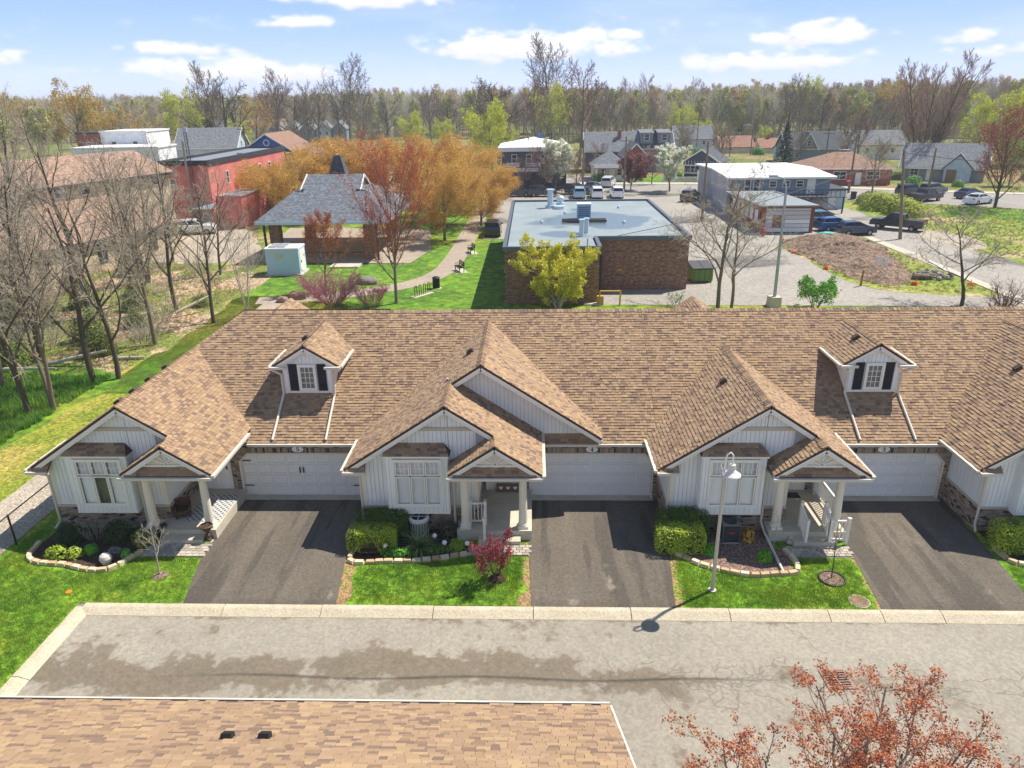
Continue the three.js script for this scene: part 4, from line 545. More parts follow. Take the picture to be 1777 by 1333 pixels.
townhouse(-11.4, 'end townhouse numbered 5 with a dormer, its garage door with black strap hinges', { seed: 1, xr: 5.1, end: true, dormer: true, handles: true, number: '5', walk: 4.1, vent: [[-3.6, -1.0], [-3.6, -2.4], [-3.5, 1.4], [-3.6, 0.2]], dvent: [[2.05, -3.2]], rear: -1.6, blindMid: false });
townhouse(0, 'townhouse numbered 4 with two stacked front gables behind the red maple', { seed: 2, xr: 4.75, upper: true, number: '4', walk: 3.95, blindMid: true, vent: [[-2.45, -2.0]], rails: [[[-2.25, 2.5], [-1.72, 2.5], 0.39, 0.39], [[-1.72, 2.6], [-1.72, 3.25], 0.39, 0.1]] });
townhouse(11.05, 'townhouse numbered 3 with a dormer, behind the lamp post', { seed: 3, xr: 4.75, dormer: true, number: '3', walk: 4.0, vent: [[-3.75, -0.9]], dvent: [[2.0, -3.1]], rear: -2.6, longSpout: true, blindMid: true, rails: [[[-0.2, 0.3], [-0.2, 2.45], 0.39, 0.39], [[-1.55, 2.6], [-1.55, 3.3], 0.39, 0.1], [[-0.72, 2.6], [-0.72, 3.25], 0.39, 0.1], [[-0.72, 3.2], [-0.1, 3.2], 0.12, 0.12]] });
townhouse(22.1, 'townhouse cut off by the right edge of the view', { seed: 4, xr: 4.95, upper: true, number: '2', walk: 3.95, vent: [[-3.4, -1.6]], blindMid: true });

// ---------------------------------------------------------------- the row across the road: its roof in the foreground
{
  const t = thing('townhouse', 'roof of the house across the road, in the near left corner', 'house', [0, 0, 0]), r = rngOf(222), y0 = 2.44, z0 = 12.97, zr = 17.2, yr = 5.02, x0 = -24, x1 = 1.66, zb = 21.4;
  const P = [[x0, y0, z0], [x1, y0, z0], [x1, yr, zr], [x0, yr, zr]], B = [[x1, yr, zr], [x0, yr, zr], [x0, y0, zb], [x1, y0, zb]], d = new MB(); d.slab(P.map((p) => add(p, [0, -0.004, 0])), [0, -0.08, 0]).slab(B.map((p) => add(p, [0, -0.004, 0])), [0, -0.08, 0]);
  const roof = d.build('roof', M.deck, t); shingleRoof(roof, [...shingleTabs(P, [1, 0, 0], 0.14, r, 0.13, 0.31), ...shingleTabs(B, [1, 0, 0], 0.28, r, 0.3, 0.8)], [0, 0, 0], 300); ridgeCaps(roof, [x0, yr, zr], [x1, yr, zr], r, 0.36);
  const g = new MB(); beam(g, [x0, y0 - 0.05, z0 - 0.08], [x1, y0 - 0.05, z0 - 0.08], 0.1, 0.08); g.build('gutter', M.gutter, t); const lip = new MB(); beam(lip, [x0, y0 - 0.02, z0 - 0.02], [x1, y0 - 0.02, z0 - 0.02], 0.05, 0.1); lip.build('drip_edge', M.dark, t);
  for (const [a, b] of [[[x1 + 0.02, y0, z0], [x1 + 0.02, yr, zr]], [[x1 + 0.02, yr, zr], [x1 + 0.02, y0, zb]]]) beam(new MB(), add(a, [0, -0.06, 0]), add(b, [0, -0.1, 0]), 0.04, 0.12).build('fascia', M.trim, t);
  const w = new MB(); w.slab([[x1 - 0.35, 0, z0 + 0.4], [x1 - 0.35, 0, zb - 0.4], [x1 - 0.35, 2.6, zb - 0.4], [x1 - 0.35, yr - 0.2, zr], [x1 - 0.35, 2.6, z0 + 0.4]], [-0.15, 0, 0]).bb(x0, x1 - 0.36, 0, 2.5, z0 + 0.4, z0 + 0.55).bb(x0, x1 - 0.36, 0, 2.5, zb - 0.55, zb - 0.4); w.build('wall', M.siding, t);
  const slope = (yr - y0) / (zr - z0), n = nrm([0, 1, -slope]); for (const [x, z] of [[-5.66, 15.15], [-4.97, 15.13]]) { const v = new MB(); v.box(0, 0.05, 0, 0.22, 0.1, 0.2, { taper: 0.85 }); const k = v.build('roof_vent', M.black, roof); k.position.set(x, y0 + slope * (z - z0) + 0.02, z); k.quaternion.setFromUnitVectors(new THREE.Vector3(0, 1, 0), new THREE.Vector3(...n)); }
}
// ---------------------------------------------------------------- trees
const barkMat = (c) => std(lin(...c), 0.95, { bumpMap: bumpFine, bumpScale: 0.02 });
M.bark = barkMat([122, 108, 92]); M.barkDark = barkMat([86, 76, 64]); M.barkPale = barkMat([176, 166, 152]); M.barkGrey = barkMat([128, 116, 104]); M.barkTwig = barkMat([164, 152, 134]); M.barkRed = barkMat([118, 88, 78]);
const leafMat = () => new THREE.MeshPhysicalMaterial({ color: 0xffffff, roughness: 0.9, vertexColors: true, transmission: 0.35, thickness: 0, side: THREE.DoubleSide });
M.leaf = leafMat(); M.leafBush = vcol(0.85);
function leafN(m, p, s, r, N, c) { const a = nrm(cross(N, [r() - 0.5, r() - 0.5, r() - 0.5])), b = cross(N, a), w = s * 0.62; m.quad(add(p, a, -s), add(p, b, -w), add(p, a, s), add(p, b, w), c); }
// o: h height, r trunk radius, clear (fraction of bare trunk), limbs, spread (angle from trunk), levels [{n, len, ang, rr}], wob, up
function grow(o) {
  const r = rngOf(o.seed), paths = [], tips = [];
  const branch = (p, d, len, rad, lv, sc) => {
    const L = o.levels[lv], n = lv === 0 ? 9 : Math.max(1, [9, 5, 3, 2, 1][lv] ?? 1), pts = [p], rs = [rad], dirs = [d], end = lv === 0 ? (o.endR ?? 0.3) : 0.35; let q = p, dd = d;
    for (let i = 1; i <= n; i++) { const w = (o.wob ?? 0.18) * (lv === 0 ? 0.35 : 1); dd = nrm([dd[0] + (r() - 0.5) * w * 2, dd[1] + (r() - 0.5) * w + (o.up ?? 0.06) * (lv > 0 ? 1 : 0.3), dd[2] + (r() - 0.5) * w * 2]); q = add(q, dd, len / n); pts.push(q); rs.push(rad * lerp(1, end, i / n)); dirs.push(dd); }
    paths.push({ pts, rs, lv });
    if (lv + 1 >= o.levels.length) { tips.push({ p: q, d: dd, m: pts[Math.max(0, n - 1)] }); return; }
    const N = o.levels[lv + 1], cnt = Math.max(1, Math.round(N.n * (0.75 + 0.5 * r()))), lo = lv === 0 ? o.clear : (N.from ?? 0.2); let az = r() * 6.28;
    for (let k = 0; k < cnt; k++) {
      const f = lo + (1 - lo) * ((k + r() * 0.8) / cnt), i = Math.min(n - 1, Math.floor(f * n)), fr = f * n - i, b = [lerp(pts[i][0], pts[i + 1][0], fr), lerp(pts[i][1], pts[i + 1][1], fr), lerp(pts[i][2], pts[i + 1][2], fr)], bd = dirs[i];
      az += 2.4 + (r() - 0.5) * 0.8; const an = (N.ang ?? 0.8) * (0.75 + 0.5 * r()); let s = Math.abs(bd[1]) < 0.95 ? nrm(cross(bd, [0, 1, 0])) : [1, 0, 0]; const t = cross(bd, s), v = nrm(add(add([0, 0, 0], s, Math.cos(az)), t, Math.sin(az)));
      const nd = nrm(add(add([0, 0, 0], bd, Math.cos(an)), v, Math.sin(an))), shape = lv === 0 ? (o.shape ? o.shape((f - lo) / (1 - lo)) : 1 - 0.55 * (f - lo) / (1 - lo)) : 1 - 0.5 * f;
      branch(b, nd, (lv === 0 ? o.h : len) * N.len * shape * (0.8 + 0.4 * r()), Math.max(o.minR ?? 0.006, rs[i] * (N.rr ?? 0.5)), lv + 1);
    }
  };
  for (let k = 0; k < (o.stems ?? 1); k++) { const a = (k / (o.stems ?? 1)) * 6.28 + o.seed, l = o.stems > 1 ? (o.lean ?? 0.25) : (o.lean ?? 0); branch([Math.cos(a) * l * 0.3 * (o.stems > 1 ? 1 : 0), -0.1, Math.sin(a) * l * 0.3 * (o.stems > 1 ? 1 : 0)], nrm([Math.cos(a) * l, 1, Math.sin(a) * l]), o.h * (o.trunk ?? 0.9) * (0.85 + 0.15 * r()), o.r, 0); }
  return { paths, tips, r };
}
function trunkMB(t, sides = [7, 5, 4, 3, 3], lo = 0, hi = 9) { const m = new MB(); for (const p of t.paths) if (p.lv >= lo && p.lv <= hi) m.tube(p.pts, p.rs, sides[p.lv] ?? 3); return m; }
function leafQuad(m, p, s, r, c, flat = 0) { let a = nrm([r() - 0.5, (r() - 0.5) * (1 - flat), r() - 0.5]), b = nrm(cross(a, [r() - 0.5, r() - 0.5 + flat, r() - 0.5])); const w = s * 0.62; m.quad(add(p, a, -s), add(p, b, -w), add(p, a, s), add(p, b, w), c); }
// leaves on the twigs: n per tip within rad, colours from a palette
function leafMB(t, o) {
  const m = new MB(), r = rngOf(o.seed ?? 5), pal = o.pal.map((c) => lin(...c));
  for (const q of t.tips) { if (r() > (o.part ?? 1)) continue; const tone = r(); for (let k = 0; k < o.n; k++) { const f = r(), p = [lerp(q.m[0], q.p[0], f) + (r() - 0.5) * o.rad, lerp(q.m[1], q.p[1], f) + (r() - 0.5) * o.rad, lerp(q.m[2], q.p[2], f) + (r() - 0.5) * o.rad]; const c = pal[Math.min(pal.length - 1, Math.floor((tone * 0.65 + r() * 0.35) * pal.length))]; leafQuad(m, p, o.s * (0.6 + 0.8 * r()), r, c); } }
  return m;
}
// a tree thing: trunk (with limbs), twigs, crown
function makeTree(name, label, cat, pos, o, mat, leaf, group, turn = 0) {
  const t = thing(name, label, cat, pos, turn, group), g = grow(o), split = o.levels.length - 1;
  trunkMB(g, undefined, 0, Math.min(1, split - 1)).build('trunk', mat, t);
  trunkMB(g, undefined, Math.min(2, split)).build(leaf ? 'twigs' : 'crown', leaf?.twigMat ?? (mat === M.barkDark || mat === M.bark ? M.barkTwig : mat), t);
  if (leaf) leafMB(g, leaf).build('crown', leaf.mat ?? M.leaf, t);
  return t;
}
// level sets
const bareLv = (a, b, c, d) => [{}, { n: a, len: 0.42, ang: 0.72, rr: 0.55 }, { n: b, len: 0.5, ang: 0.7, rr: 0.55, from: 0.2 }, { n: c, len: 0.5, ang: 0.75, rr: 0.55, from: 0.15 }, { n: d, len: 0.55, ang: 0.8, rr: 0.6, from: 0.1 }];
// evergreen: whorls of drooping boughs
function conifer(name, label, pos, h, w, seed, pal, group) {
  const t = thing(name, label, 'tree', pos, 0, group), r = rngOf(seed), P = pal.map((c) => lin(...c)); new MB().tube([[0, -0.1, 0], [0, h, 0]], [h * 0.018, 0.02], 6).build('trunk', M.barkDark, t);
  const m = new MB(); for (let y = h * 0.05; y < h; y += h * 0.028) { const k = 1 - y / h, R = w * Math.pow(k, 0.85) + 0.05, n = Math.round(6 + 14 * k); for (let i = 0; i < n; i++) { const a = r() * 6.28, L = R * (0.65 + 0.5 * r()); for (let q = 0; q < 5; q++) { const f = 0.25 + 0.75 * (q + r()) / 5, p = [Math.cos(a) * L * f, y - L * f * 0.25 + (r() - 0.5) * 0.15, Math.sin(a) * L * f]; leafQuad(m, p, h * 0.022 * (0.7 + 0.7 * r()), r, P[Math.floor(r() * P.length)], 0.5); } } }
  m.build('crown', M.leaf, t); return t;
}

// ---- bare wood at the left, each trunk its own tree (prototype + turned copies)
const WOOD = 'bare trees of the wood at left';
const wp = [
  { seed: 301, h: 12.5, r: 0.18, clear: 0.2, trunk: 0.86, endR: 0.2, wob: 0.22, up: 0.09, levels: bareLv(11, 7, 6, 4), minR: 0.0095 },
  { seed: 317, h: 12.5, r: 0.16, clear: 0.18, trunk: 0.84, endR: 0.2, wob: 0.26, up: 0.09, levels: bareLv(12, 7, 6, 4), minR: 0.0095 },
  { seed: 333, h: 12, r: 0.14, clear: 0.26, trunk: 0.9, endR: 0.2, wob: 0.22, up: 0.08, levels: bareLv(11, 6, 6, 4), minR: 0.0095, stems: 2, lean: 0.12 },
];
const wt = [
  makeTree('bare_tree', 'stout dark forked bare tree at the edge of the tall grass', 'tree', [-24.9, 0, -12.6], wp[0], M.barkDark, null, WOOD),
  makeTree('bare_tree', 'leaning dark bare trunk nearest the left edge, in the tall grass', 'tree', [-25.6, 0, -8], wp[1], M.barkDark, null, WOOD, 1),
  makeTree('bare_tree', 'bare twin-stemmed tree rooted in brown leaf litter near the corner of the mown strip', 'tree', [-24.8, 0, -19.5], wp[2], M.bark, null, WOOD, 2),
];
[[0, 'slim bare trunk beside the stout forked tree, at the litter edge', [-23.9, 0, -13.3], 2.2, 0.86], [1, 'bare tree right of the twin-stemmed one, last trunk before the leaning logs', [-23.0, 0, -24.5], 4.1, 0.86], [2, 'slanting bare trunk second from the left edge in the tall grass', [-24.9, 0, -8.8], 0.6, 0.88], [0, 'bare tree behind the tall grass, its base hidden by twigs at far left', [-30.5, 0, -16.5], 3.5, 1.0], [1, 'bare tree among green undergrowth at far left', [-33.5, 0, -21], 5.2, 1.02], [2, 'pale-lit bare tree deep in the wood in front of the tan building', [-31.5, 0, -30], 1.2, 1.0], [0, 'bare tree in the wood right of the pale-lit one', [-27.2, 0, -27.8], 5.4, 0.98], [1, 'bare tree at far left whose crown meets the yellow willow', [-38, 0, -28], 0.2, 1.05], [2, 'bare tree whose twigs cross the brown roof of the tan building', [-34, 0, -37], 2.9, 1.05], [0, 'bare tree with the tallest twigs at the left edge', [-42, 0, -33], 4.9, 1.22], [2, 'bare tree between the two leaning trunks at far left', [-29.5, 0, -11.5], 0.4, 1.12], [1, 'bare tree whose crown fills the left edge above the evergreen', [-36, 0, -19], 2.6, 1.2], [0, 'bare tree rooted behind the green undergrowth', [-33, 0, -26], 1.9, 1.12], [1, 'thin bare tree in front of the utility pole and the red wall', [-28.8, 0, -40], 3.0, 0.78], [2, 'bare tree far back at the left edge behind the others', [-47, 0, -42], 2.0, 1.05], [0, 'bare tree at the left frame edge, only its twigs in view', [-30, 0, -9.5], 1.1, 0.95], [1, 'bare tree at the rear of the wood left of the pavilion', [-36, 0, -46], 1.7, 0.85]].forEach(([k, l, p, a, s]) => copyOf(wt[k], l, p, a, [s, s * 1.08, s]));
{ // pale multi-stemmed saplings near the end of the roof
  const o = { seed: 410, h: 7.5, r: 0.045, clear: 0.2, trunk: 0.95, stems: 4, lean: 0.14, wob: 0.16, up: 0.12, minR: 0.006, levels: [{}, { n: 9, len: 0.26, ang: 0.6, rr: 0.5 }, { n: 6, len: 0.5, ang: 0.6, rr: 0.6 }, { n: 4, len: 0.5, ang: 0.6, rr: 0.6 }] };
  makeTree('sapling', 'clump of pale grey bare stems rising behind the left end of the brown roof', 'tree', [-20.8, 0, -25.5], o, M.barkPale);
  const b = { seed: 415, h: 1.7, r: 0.018, clear: 0.05, trunk: 0.8, stems: 10, lean: 0.7, wob: 0.3, up: 0.06, minR: 0.004, levels: [{}, { n: 6, len: 0.5, ang: 0.6, rr: 0.6 }, { n: 5, len: 0.5, ang: 0.7, rr: 0.6 }] };
  const s0 = makeTree('bare_bush', 'tangled bare brush at the foot of the twin-stemmed tree', 'bush', [-26, 0, -21], b, M.barkPale, null, 'bare brush in the wood'); const rr = rngOf(9);
  const spots = ['at the foot of the stout forked tree', 'between two slim trunks in the litter', 'beside the fallen log', 'at the litter edge by the mown strip', 'behind the leaning logs', 'under the pale-lit tree', 'at far left behind the tall grass', 'in front of the tan building', 'left of the pale saplings', 'in the deepest shade of the wood', 'beside the green undergrowth', 'near the gravel yard', 'at the back of the litter', 'right of the thin tree', 'below the tan wall', 'between the far trunks'];
  spots.forEach((l, i) => copyOf(s0, 'tangled bare brush ' + l, [-25.2 - (i % 4) * 4.3 - rr() * 3, 0, -14.8 - Math.floor(i / 4) * 8.2 - rr() * 6], rr() * 6, 0.9 + rr() * 0.9));
  const g = leafBush('undergrowth_bush', 'fresh green undergrowth bush below the forked tree', [-29.5, 0, -20.5], 3.0, 2.2, 2.4, 501, [[96, 118, 30], [120, 136, 40], [84, 104, 34], [140, 146, 60]], 2600, 0.075, 'green undergrowth in the wood');
  [['green undergrowth bush behind the leaning trunk', [-32, 0, -15.8], 1.1], ['green undergrowth bush deep in the wood', [-36, 0, -24], 1.2], ['green undergrowth bush at the left edge', [-40, 0, -20], 1.3], ['green undergrowth bush beside the slanting trunk', [-27.5, 0, -17.5], 0.75], ['green undergrowth bush right of the evergreen', [-35, 0, -29], 0.9], ['green undergrowth bush near the pale-lit tree', [-30.5, 0, -28], 0.7], ['green undergrowth bush behind the twin-stemmed tree', [-28.2, 0, -23.6], 0.6], ['green undergrowth bush at the rear of the litter', [-37, 0, -40], 0.9], ['green undergrowth bush far left behind the meadow', [-44, 0, -16], 1.3], ['green undergrowth bush below the tan lower roof', [-40, 0, -36], 0.8], ['small green bush by the fallen logs', [-25.8, 0, -29], 0.5], ['green undergrowth bush in front of the tan wall', [-33, 0, -33], 0.7]].forEach(([l, p, s], i) => copyOf(g, l, p, i * 1.3, s));
  conifer('evergreen_tree', 'dark shaggy evergreen at the left edge behind the bare trunks', [-40.5, 0, -25.5], 8.5, 2.6, 77, [[44, 52, 26], [60, 66, 34], [76, 78, 44]]);
  // fallen logs
  [['fallen pale log lying across the leaf litter', [-27.6, 0.15, -15.6], 3.6, 0.12, 0.2], ['pale broken log leaning among the brush', [-25.3, 0.35, -27], 3, 0.8, 0.3], ['short fallen log beside the slim trunk', [-25.0, 0.12, -16.6], 1.9, 0.1, 0.0], ['long grey log on the edge of the tall grass', [-30, 0.15, -14.3], 4, -0.1, 0.05]].forEach(([l, p, L, a, ti], i) => { const q = thing('fallen_log', l, 'log', p, a); new MB().tube([[-L / 2, 0, 0], [0, ti * L / 2 + 0.03, 0.06], [L / 2, ti * L, 0]], [0.13, 0.11, 0.07], 8, undefined, true).build('bark', M.barkPale, q); new MB().tube([[0, ti * L / 2, 0.05], [0.3, ti * L / 2 + 0.35, 0.3]], [0.05, 0.02], 5).build('branch_stub', M.barkPale, q); });
}
function leafBush(name, label, pos, w, h, d, seed, pal, n, s, group, o = {}) { // leaves in a lumpy shell around a mound
  const t = thing(name, label, o.cat ?? 'bush', pos, 0, group), r = rngOf(seed), P = pal.map((c) => lin(...c)), m = new MB(), st = new MB();
  for (let i = 0; i < n; i++) { const a = r() * 6.283, e = Math.asin(r() * 1.05 - 0.05 > 1 ? 1 : r()), k = (o.shell ?? 0.55) + (1 - (o.shell ?? 0.55)) * Math.pow(r(), 0.4), q = [Math.cos(a) * Math.cos(e), Math.sin(e), Math.sin(a) * Math.cos(e)], b = k * (0.78 + 0.44 * fbm(q[0] * 2 + 9, q[2] * 2 + q[1] * 2, 2, seed)); const bx = o.box ? 1 / Math.pow(Math.abs(q[0]) ** 9 + Math.abs(q[1]) ** 9 + Math.abs(q[2]) ** 9, 1 / 9) * (0.93 + 0.14 * r()) / b : 1, u = (v) => v * bx; const p = [u(q[0]) * w / 2 * b, 0.04 + u(q[1]) * h * b, u(q[2]) * d / 2 * b]; const tone = fbm(p[0] * 3 + 5, p[2] * 3 + p[1] * 2, 2, seed + 1), N = nrm([q[0] + (r() - 0.5) * 0.9, q[1] + 0.35 + (r() - 0.5) * 0.9, q[2] + (r() - 0.5) * 0.9]); leafN(m, p, s * (0.6 + 0.8 * r()), r, N, P[Math.min(P.length - 1, Math.floor(clamp(tone * 1.6 - 0.3 + (r() - 0.5) * 0.5) * P.length))]); }
  for (let i = 0; i < 9; i++) { const a = r() * 6.28, l = 0.3 + 0.5 * r(); st.tube([[0, -0.05, 0], [Math.cos(a) * w * l * 0.3, h * l * 0.6, Math.sin(a) * d * l * 0.3], [Math.cos(a) * w * l * 0.45, h * (0.5 + 0.4 * r()), Math.sin(a) * d * l * 0.45]], [0.03 * h, 0.02 * h, 0.008 * h], 4); }
  if (o.box) { const c = new MB().blob(0, h * 0.42, 0, w * 0.44, h * 0.44, d * 0.44, { am: 0.1, nu: 14, nv: 8 }); c.build('inner_growth', std(P[P.length - 1], 1), t); }
  st.build('stems', M.barkDark, t); m.build('foliage', o.cat ? M.leafBush : M.leaf, t); return t;
}

// ---- trees round the pavilion and the lots
const GOLD = [[206, 162, 62], [220, 178, 76], [188, 144, 54], [228, 188, 94], [172, 132, 58], [210, 168, 70]];
const goldO = { seed: 601, h: 8.2, r: 0.17, clear: 0.16, trunk: 0.74, endR: 0.3, wob: 0.16, up: 0.05, minR: 0.012, shape: (f) => 0.62 + 0.62 * Math.sin(f * 2.2 + 0.5), levels: [{}, { n: 18, len: 0.52, ang: 1.0, rr: 0.45 }, { n: 9, len: 0.5, ang: 0.62, rr: 0.5, from: 0.12 }, { n: 7, len: 0.48, ang: 0.6, rr: 0.6, from: 0.1 }] };
const gold = makeTree('golden_tree', 'round golden budding tree on the lawn nearest the curve of the footpath', 'tree', [-9.9, 0, -56.5], goldO, M.bark, { n: 48, rad: 0.72, s: 0.052, pal: GOLD, twigMat: barkMat([176, 140, 84]) }, 'golden trees round the pavilion');
[['golden tree on the right of the footpath, beside the parking bay', [-6.4, 0, -66.5], 1, 0.84], ['slim golden tree farther along the right of the footpath', [-6.1, 0, -79], 2, 0.7], ['golden tree left of the footpath, behind the nearest one', [-10.9, 0, -66], 3, 1.02], ['broad golden tree behind the pavilion tower', [-20.5, 0, -78], 4, 1.12], ['golden tree right behind the pavilion roof', [-13.8, 0, -74], 0.5, 1.1], ['golden tree left of the pavilion in front of the salmon wall', [-31.5, 0, -70.5], 1.6, 0.98], ['golden tree beside the salmon building', [-29.5, 0, -82], 2.4, 1.12], ['golden tree behind the left hip of the pavilion', [-25.2, 0, -80], 5, 1.15], ['golden tree farthest back along the footpath', [-10, 0, -86], 5.6, 1.08], ['golden tree in the middle of the back row', [-16.5, 0, -88], 0.9, 1.18], ['golden tree at the left end of the row, low by the salmon wall', [-35.5, 0, -74], 3.3, 0.82]].forEach(([l, p, a, s]) => copyOf(gold, l, p, a, [s * 1.2, s, s * 1.2]));
const REDB = [[190, 84, 50], [170, 70, 46], [204, 106, 60], [154, 70, 52], [190, 124, 62]];
makeTree('red_maple', 'large red budding maple in front of the right side of the pavilion', 'tree', [-10.65, 0, -29.6], { seed: 620, h: 10.2, r: 0.14, clear: 0.22, trunk: 0.8, endR: 0.25, wob: 0.14, up: 0.2, minR: 0.008, shape: (f) => 0.5 + 0.8 * Math.sin(f * 2.4 + 0.5) * 0.75, levels: [{}, { n: 24, len: 0.56, ang: 0.68, rr: 0.5 }, { n: 8, len: 0.5, ang: 0.5, rr: 0.55 }, { n: 6, len: 0.5, ang: 0.55, rr: 0.6 }] }, M.barkGrey, { n: 24, rad: 0.3, s: 0.036, pal: REDB, part: 0.9, seed: 3, twigMat: barkMat([140, 92, 76]) });
makeTree('red_maple', 'smaller red and orange budding maple beside the white utility cabinet', 'tree', [-17.2, 0, -33.5], { seed: 633, h: 6.9, r: 0.1, clear: 0.2, trunk: 0.85, endR: 0.25, wob: 0.15, up: 0.18, minR: 0.008, shape: (f) => 0.35 + 0.7 * (1 - f), levels: [{}, { n: 18, len: 0.5, ang: 0.72, rr: 0.5 }, { n: 8, len: 0.45, ang: 0.55, rr: 0.55 }, { n: 6, len: 0.5, ang: 0.55, rr: 0.6 }] }, M.barkGrey, { n: 14, rad: 0.26, s: 0.038, twigMat: barkMat([140, 96, 76]), pal: [[176, 84, 44], [160, 70, 40], [190, 120, 56], [150, 120, 50]], part: 0.9, seed: 5 });
makeTree('pink_bush', 'wide bush of pink-red bare stems in front of the footpath', 'bush', [-15.6, 0, -29.3], { seed: 640, h: 3.0, r: 0.02, clear: 0.1, trunk: 0.9, stems: 34, lean: 0.85, wob: 0.2, up: 0.16, minR: 0.008, levels: [{}, { n: 8, len: 0.4, ang: 0.5, rr: 0.7 }, { n: 5, len: 0.5, ang: 0.5, rr: 0.8 }] }, barkMat([176, 112, 126]), { n: 4, rad: 0.15, s: 0.03, pal: [[190, 110, 130], [170, 96, 116], [200, 140, 150]], seed: 8, twigMat: barkMat([214, 140, 160]) }).scale.set(1.4, 1, 1.1);
makeTree('pink_bush', 'bush of pink-red stems at the foot of the large red maple', 'bush', [-12.4, 0, -28.8], { seed: 641, h: 2.3, r: 0.02, clear: 0.1, trunk: 0.9, stems: 18, lean: 0.9, wob: 0.2, up: 0.16, minR: 0.008, levels: [{}, { n: 8, len: 0.4, ang: 0.5, rr: 0.7 }, { n: 5, len: 0.5, ang: 0.5, rr: 0.8 }] }, barkMat([150, 84, 100]), { n: 2, rad: 0.15, s: 0.03, pal: [[196, 100, 130], [170, 86, 110]], seed: 9, twigMat: barkMat([206, 120, 144]) });
makeTree('yellow_tree', 'small tree with yellow new leaves in front of the brick building', 'tree', [1.9, 0, -27.6], { seed: 650, h: 5.9, r: 0.12, clear: 0.05, trunk: 0.66, endR: 0.3, wob: 0.2, up: 0.1, minR: 0.008, stems: 3, lean: 0.3, shape: (f) => 0.75, levels: [{}, { n: 11, len: 0.46, ang: 0.95, rr: 0.5 }, { n: 8, len: 0.5, ang: 0.7, rr: 0.55 }, { n: 6, len: 0.5, ang: 0.7, rr: 0.6 }] }, M.barkPale, { n: 26, rad: 0.32, s: 0.06, pal: [[220, 212, 44], [200, 194, 38], [232, 224, 76], [178, 174, 44]], part: 0.9, seed: 11 });
const lotO = { seed: 660, h: 12, r: 0.12, clear: 0.2, trunk: 0.85, endR: 0.2, wob: 0.28, up: 0.03, minR: 0.011, levels: bareLv(11, 8, 6, 5) };
const lot1 = makeTree('bare_tree', 'bare tree behind the roof ridge, left of the two in front of the parking lot', 'tree', [13.7, 0, -27.2], lotO, M.bark, null); lot1.scale.set(1.35, 1, 1.35);
copyOf(lot1, 'darker bare tree behind the ridge, right of the two in front of the parking lot', [14.7, 0, -27.3], 2.4, [1.1, 0.84, 1.1]);
makeTree('bare_tree', 'bare spreading tree behind the ridge near the right edge', 'tree', [31.9, 0, -28], { ...lotO, seed: 671, h: 8.2, r: 0.1, clear: 0.25, wob: 0.3 }, M.barkDark).scale.set(1.5, 1, 1.5);
makeTree('leafy_bush', 'bright green leafy young tree behind the roof ridge by the grey lamp post', 'tree', [20.9, 0, -27.4], { seed: 680, h: 2.9, r: 0.04, clear: 0.1, trunk: 0.8, stems: 4, lean: 0.5, wob: 0.2, up: 0.1, minR: 0.006, levels: [{}, { n: 8, len: 0.4, ang: 0.7, rr: 0.5 }, { n: 6, len: 0.5, ang: 0.7, rr: 0.6 }] }, M.bark, { n: 16, rad: 0.3, s: 0.075, pal: [[96, 160, 30], [120, 180, 44], [80, 140, 26], [146, 196, 70]], seed: 12 });
{ const o = { seed: 690, h: 2.9, r: 0.04, clear: 0.05, trunk: 0.8, stems: 9, lean: 0.6, wob: 0.35, up: 0.06, minR: 0.007, levels: [{}, { n: 7, len: 0.45, ang: 0.7, rr: 0.6 }, { n: 5, len: 0.5, ang: 0.7, rr: 0.65 }, { n: 3, len: 0.5, ang: 0.7, rr: 0.7 }] }; const b = makeTree('bare_bush', 'bare reddish-brown bush behind the ridge at the right edge', 'bush', [34.2, 0, -26.6], o, M.barkRed); copyOf(b, 'bare brown bush behind the ridge, last at the right edge', [37.5, 0, -26.2], 2, 1.15); copyOf(b, 'low bare bush just right of the spreading bare tree', [32.9, 0, -25.4], 4, 0.7); }
makeTree('leafy_bush', 'sparse thin weedy bush by the kerb of the lot, left of the two bare trees', 'bush', [10.8, 0, -28.3], { seed: 695, h: 1.3, r: 0.015, clear: 0.1, trunk: 0.9, stems: 6, lean: 0.5, wob: 0.2, up: 0.1, minR: 0.006, levels: [{}, { n: 6, len: 0.4, ang: 0.6, rr: 0.7 }, { n: 3, len: 0.5, ang: 0.6, rr: 0.8 }] }, M.bark, { n: 3, rad: 0.12, s: 0.04, pal: [[120, 150, 60], [140, 160, 80]], seed: 13 });
// ---- red maple reaching into the bottom right corner
makeTree('red_maple', 'red-leaved budding maple reaching into the bottom right corner of the view', 'tree', [5.35, -0.1, 15.9], { seed: 705, h: 6.9, r: 0.11, clear: 0.2, trunk: 0.62, endR: 0.35, wob: 0.2, up: 0.16, minR: 0.005, stems: 3, lean: 0.3, shape: () => 0.9, levels: [{}, { n: 9, len: 0.42, ang: 0.7, rr: 0.5 }, { n: 8, len: 0.48, ang: 0.6, rr: 0.55, from: 0.2 }, { n: 6, len: 0.5, ang: 0.6, rr: 0.6, from: 0.2 }] }, M.barkGrey, { n: 38, rad: 0.14, s: 0.02, pal: [[180, 84, 34], [158, 66, 28], [194, 108, 46], [136, 60, 32], [184, 134, 62]], part: 0.88, seed: 15, twigMat: barkMat([150, 128, 108]) }).scale.set(1.34, 0.82, 1.3);
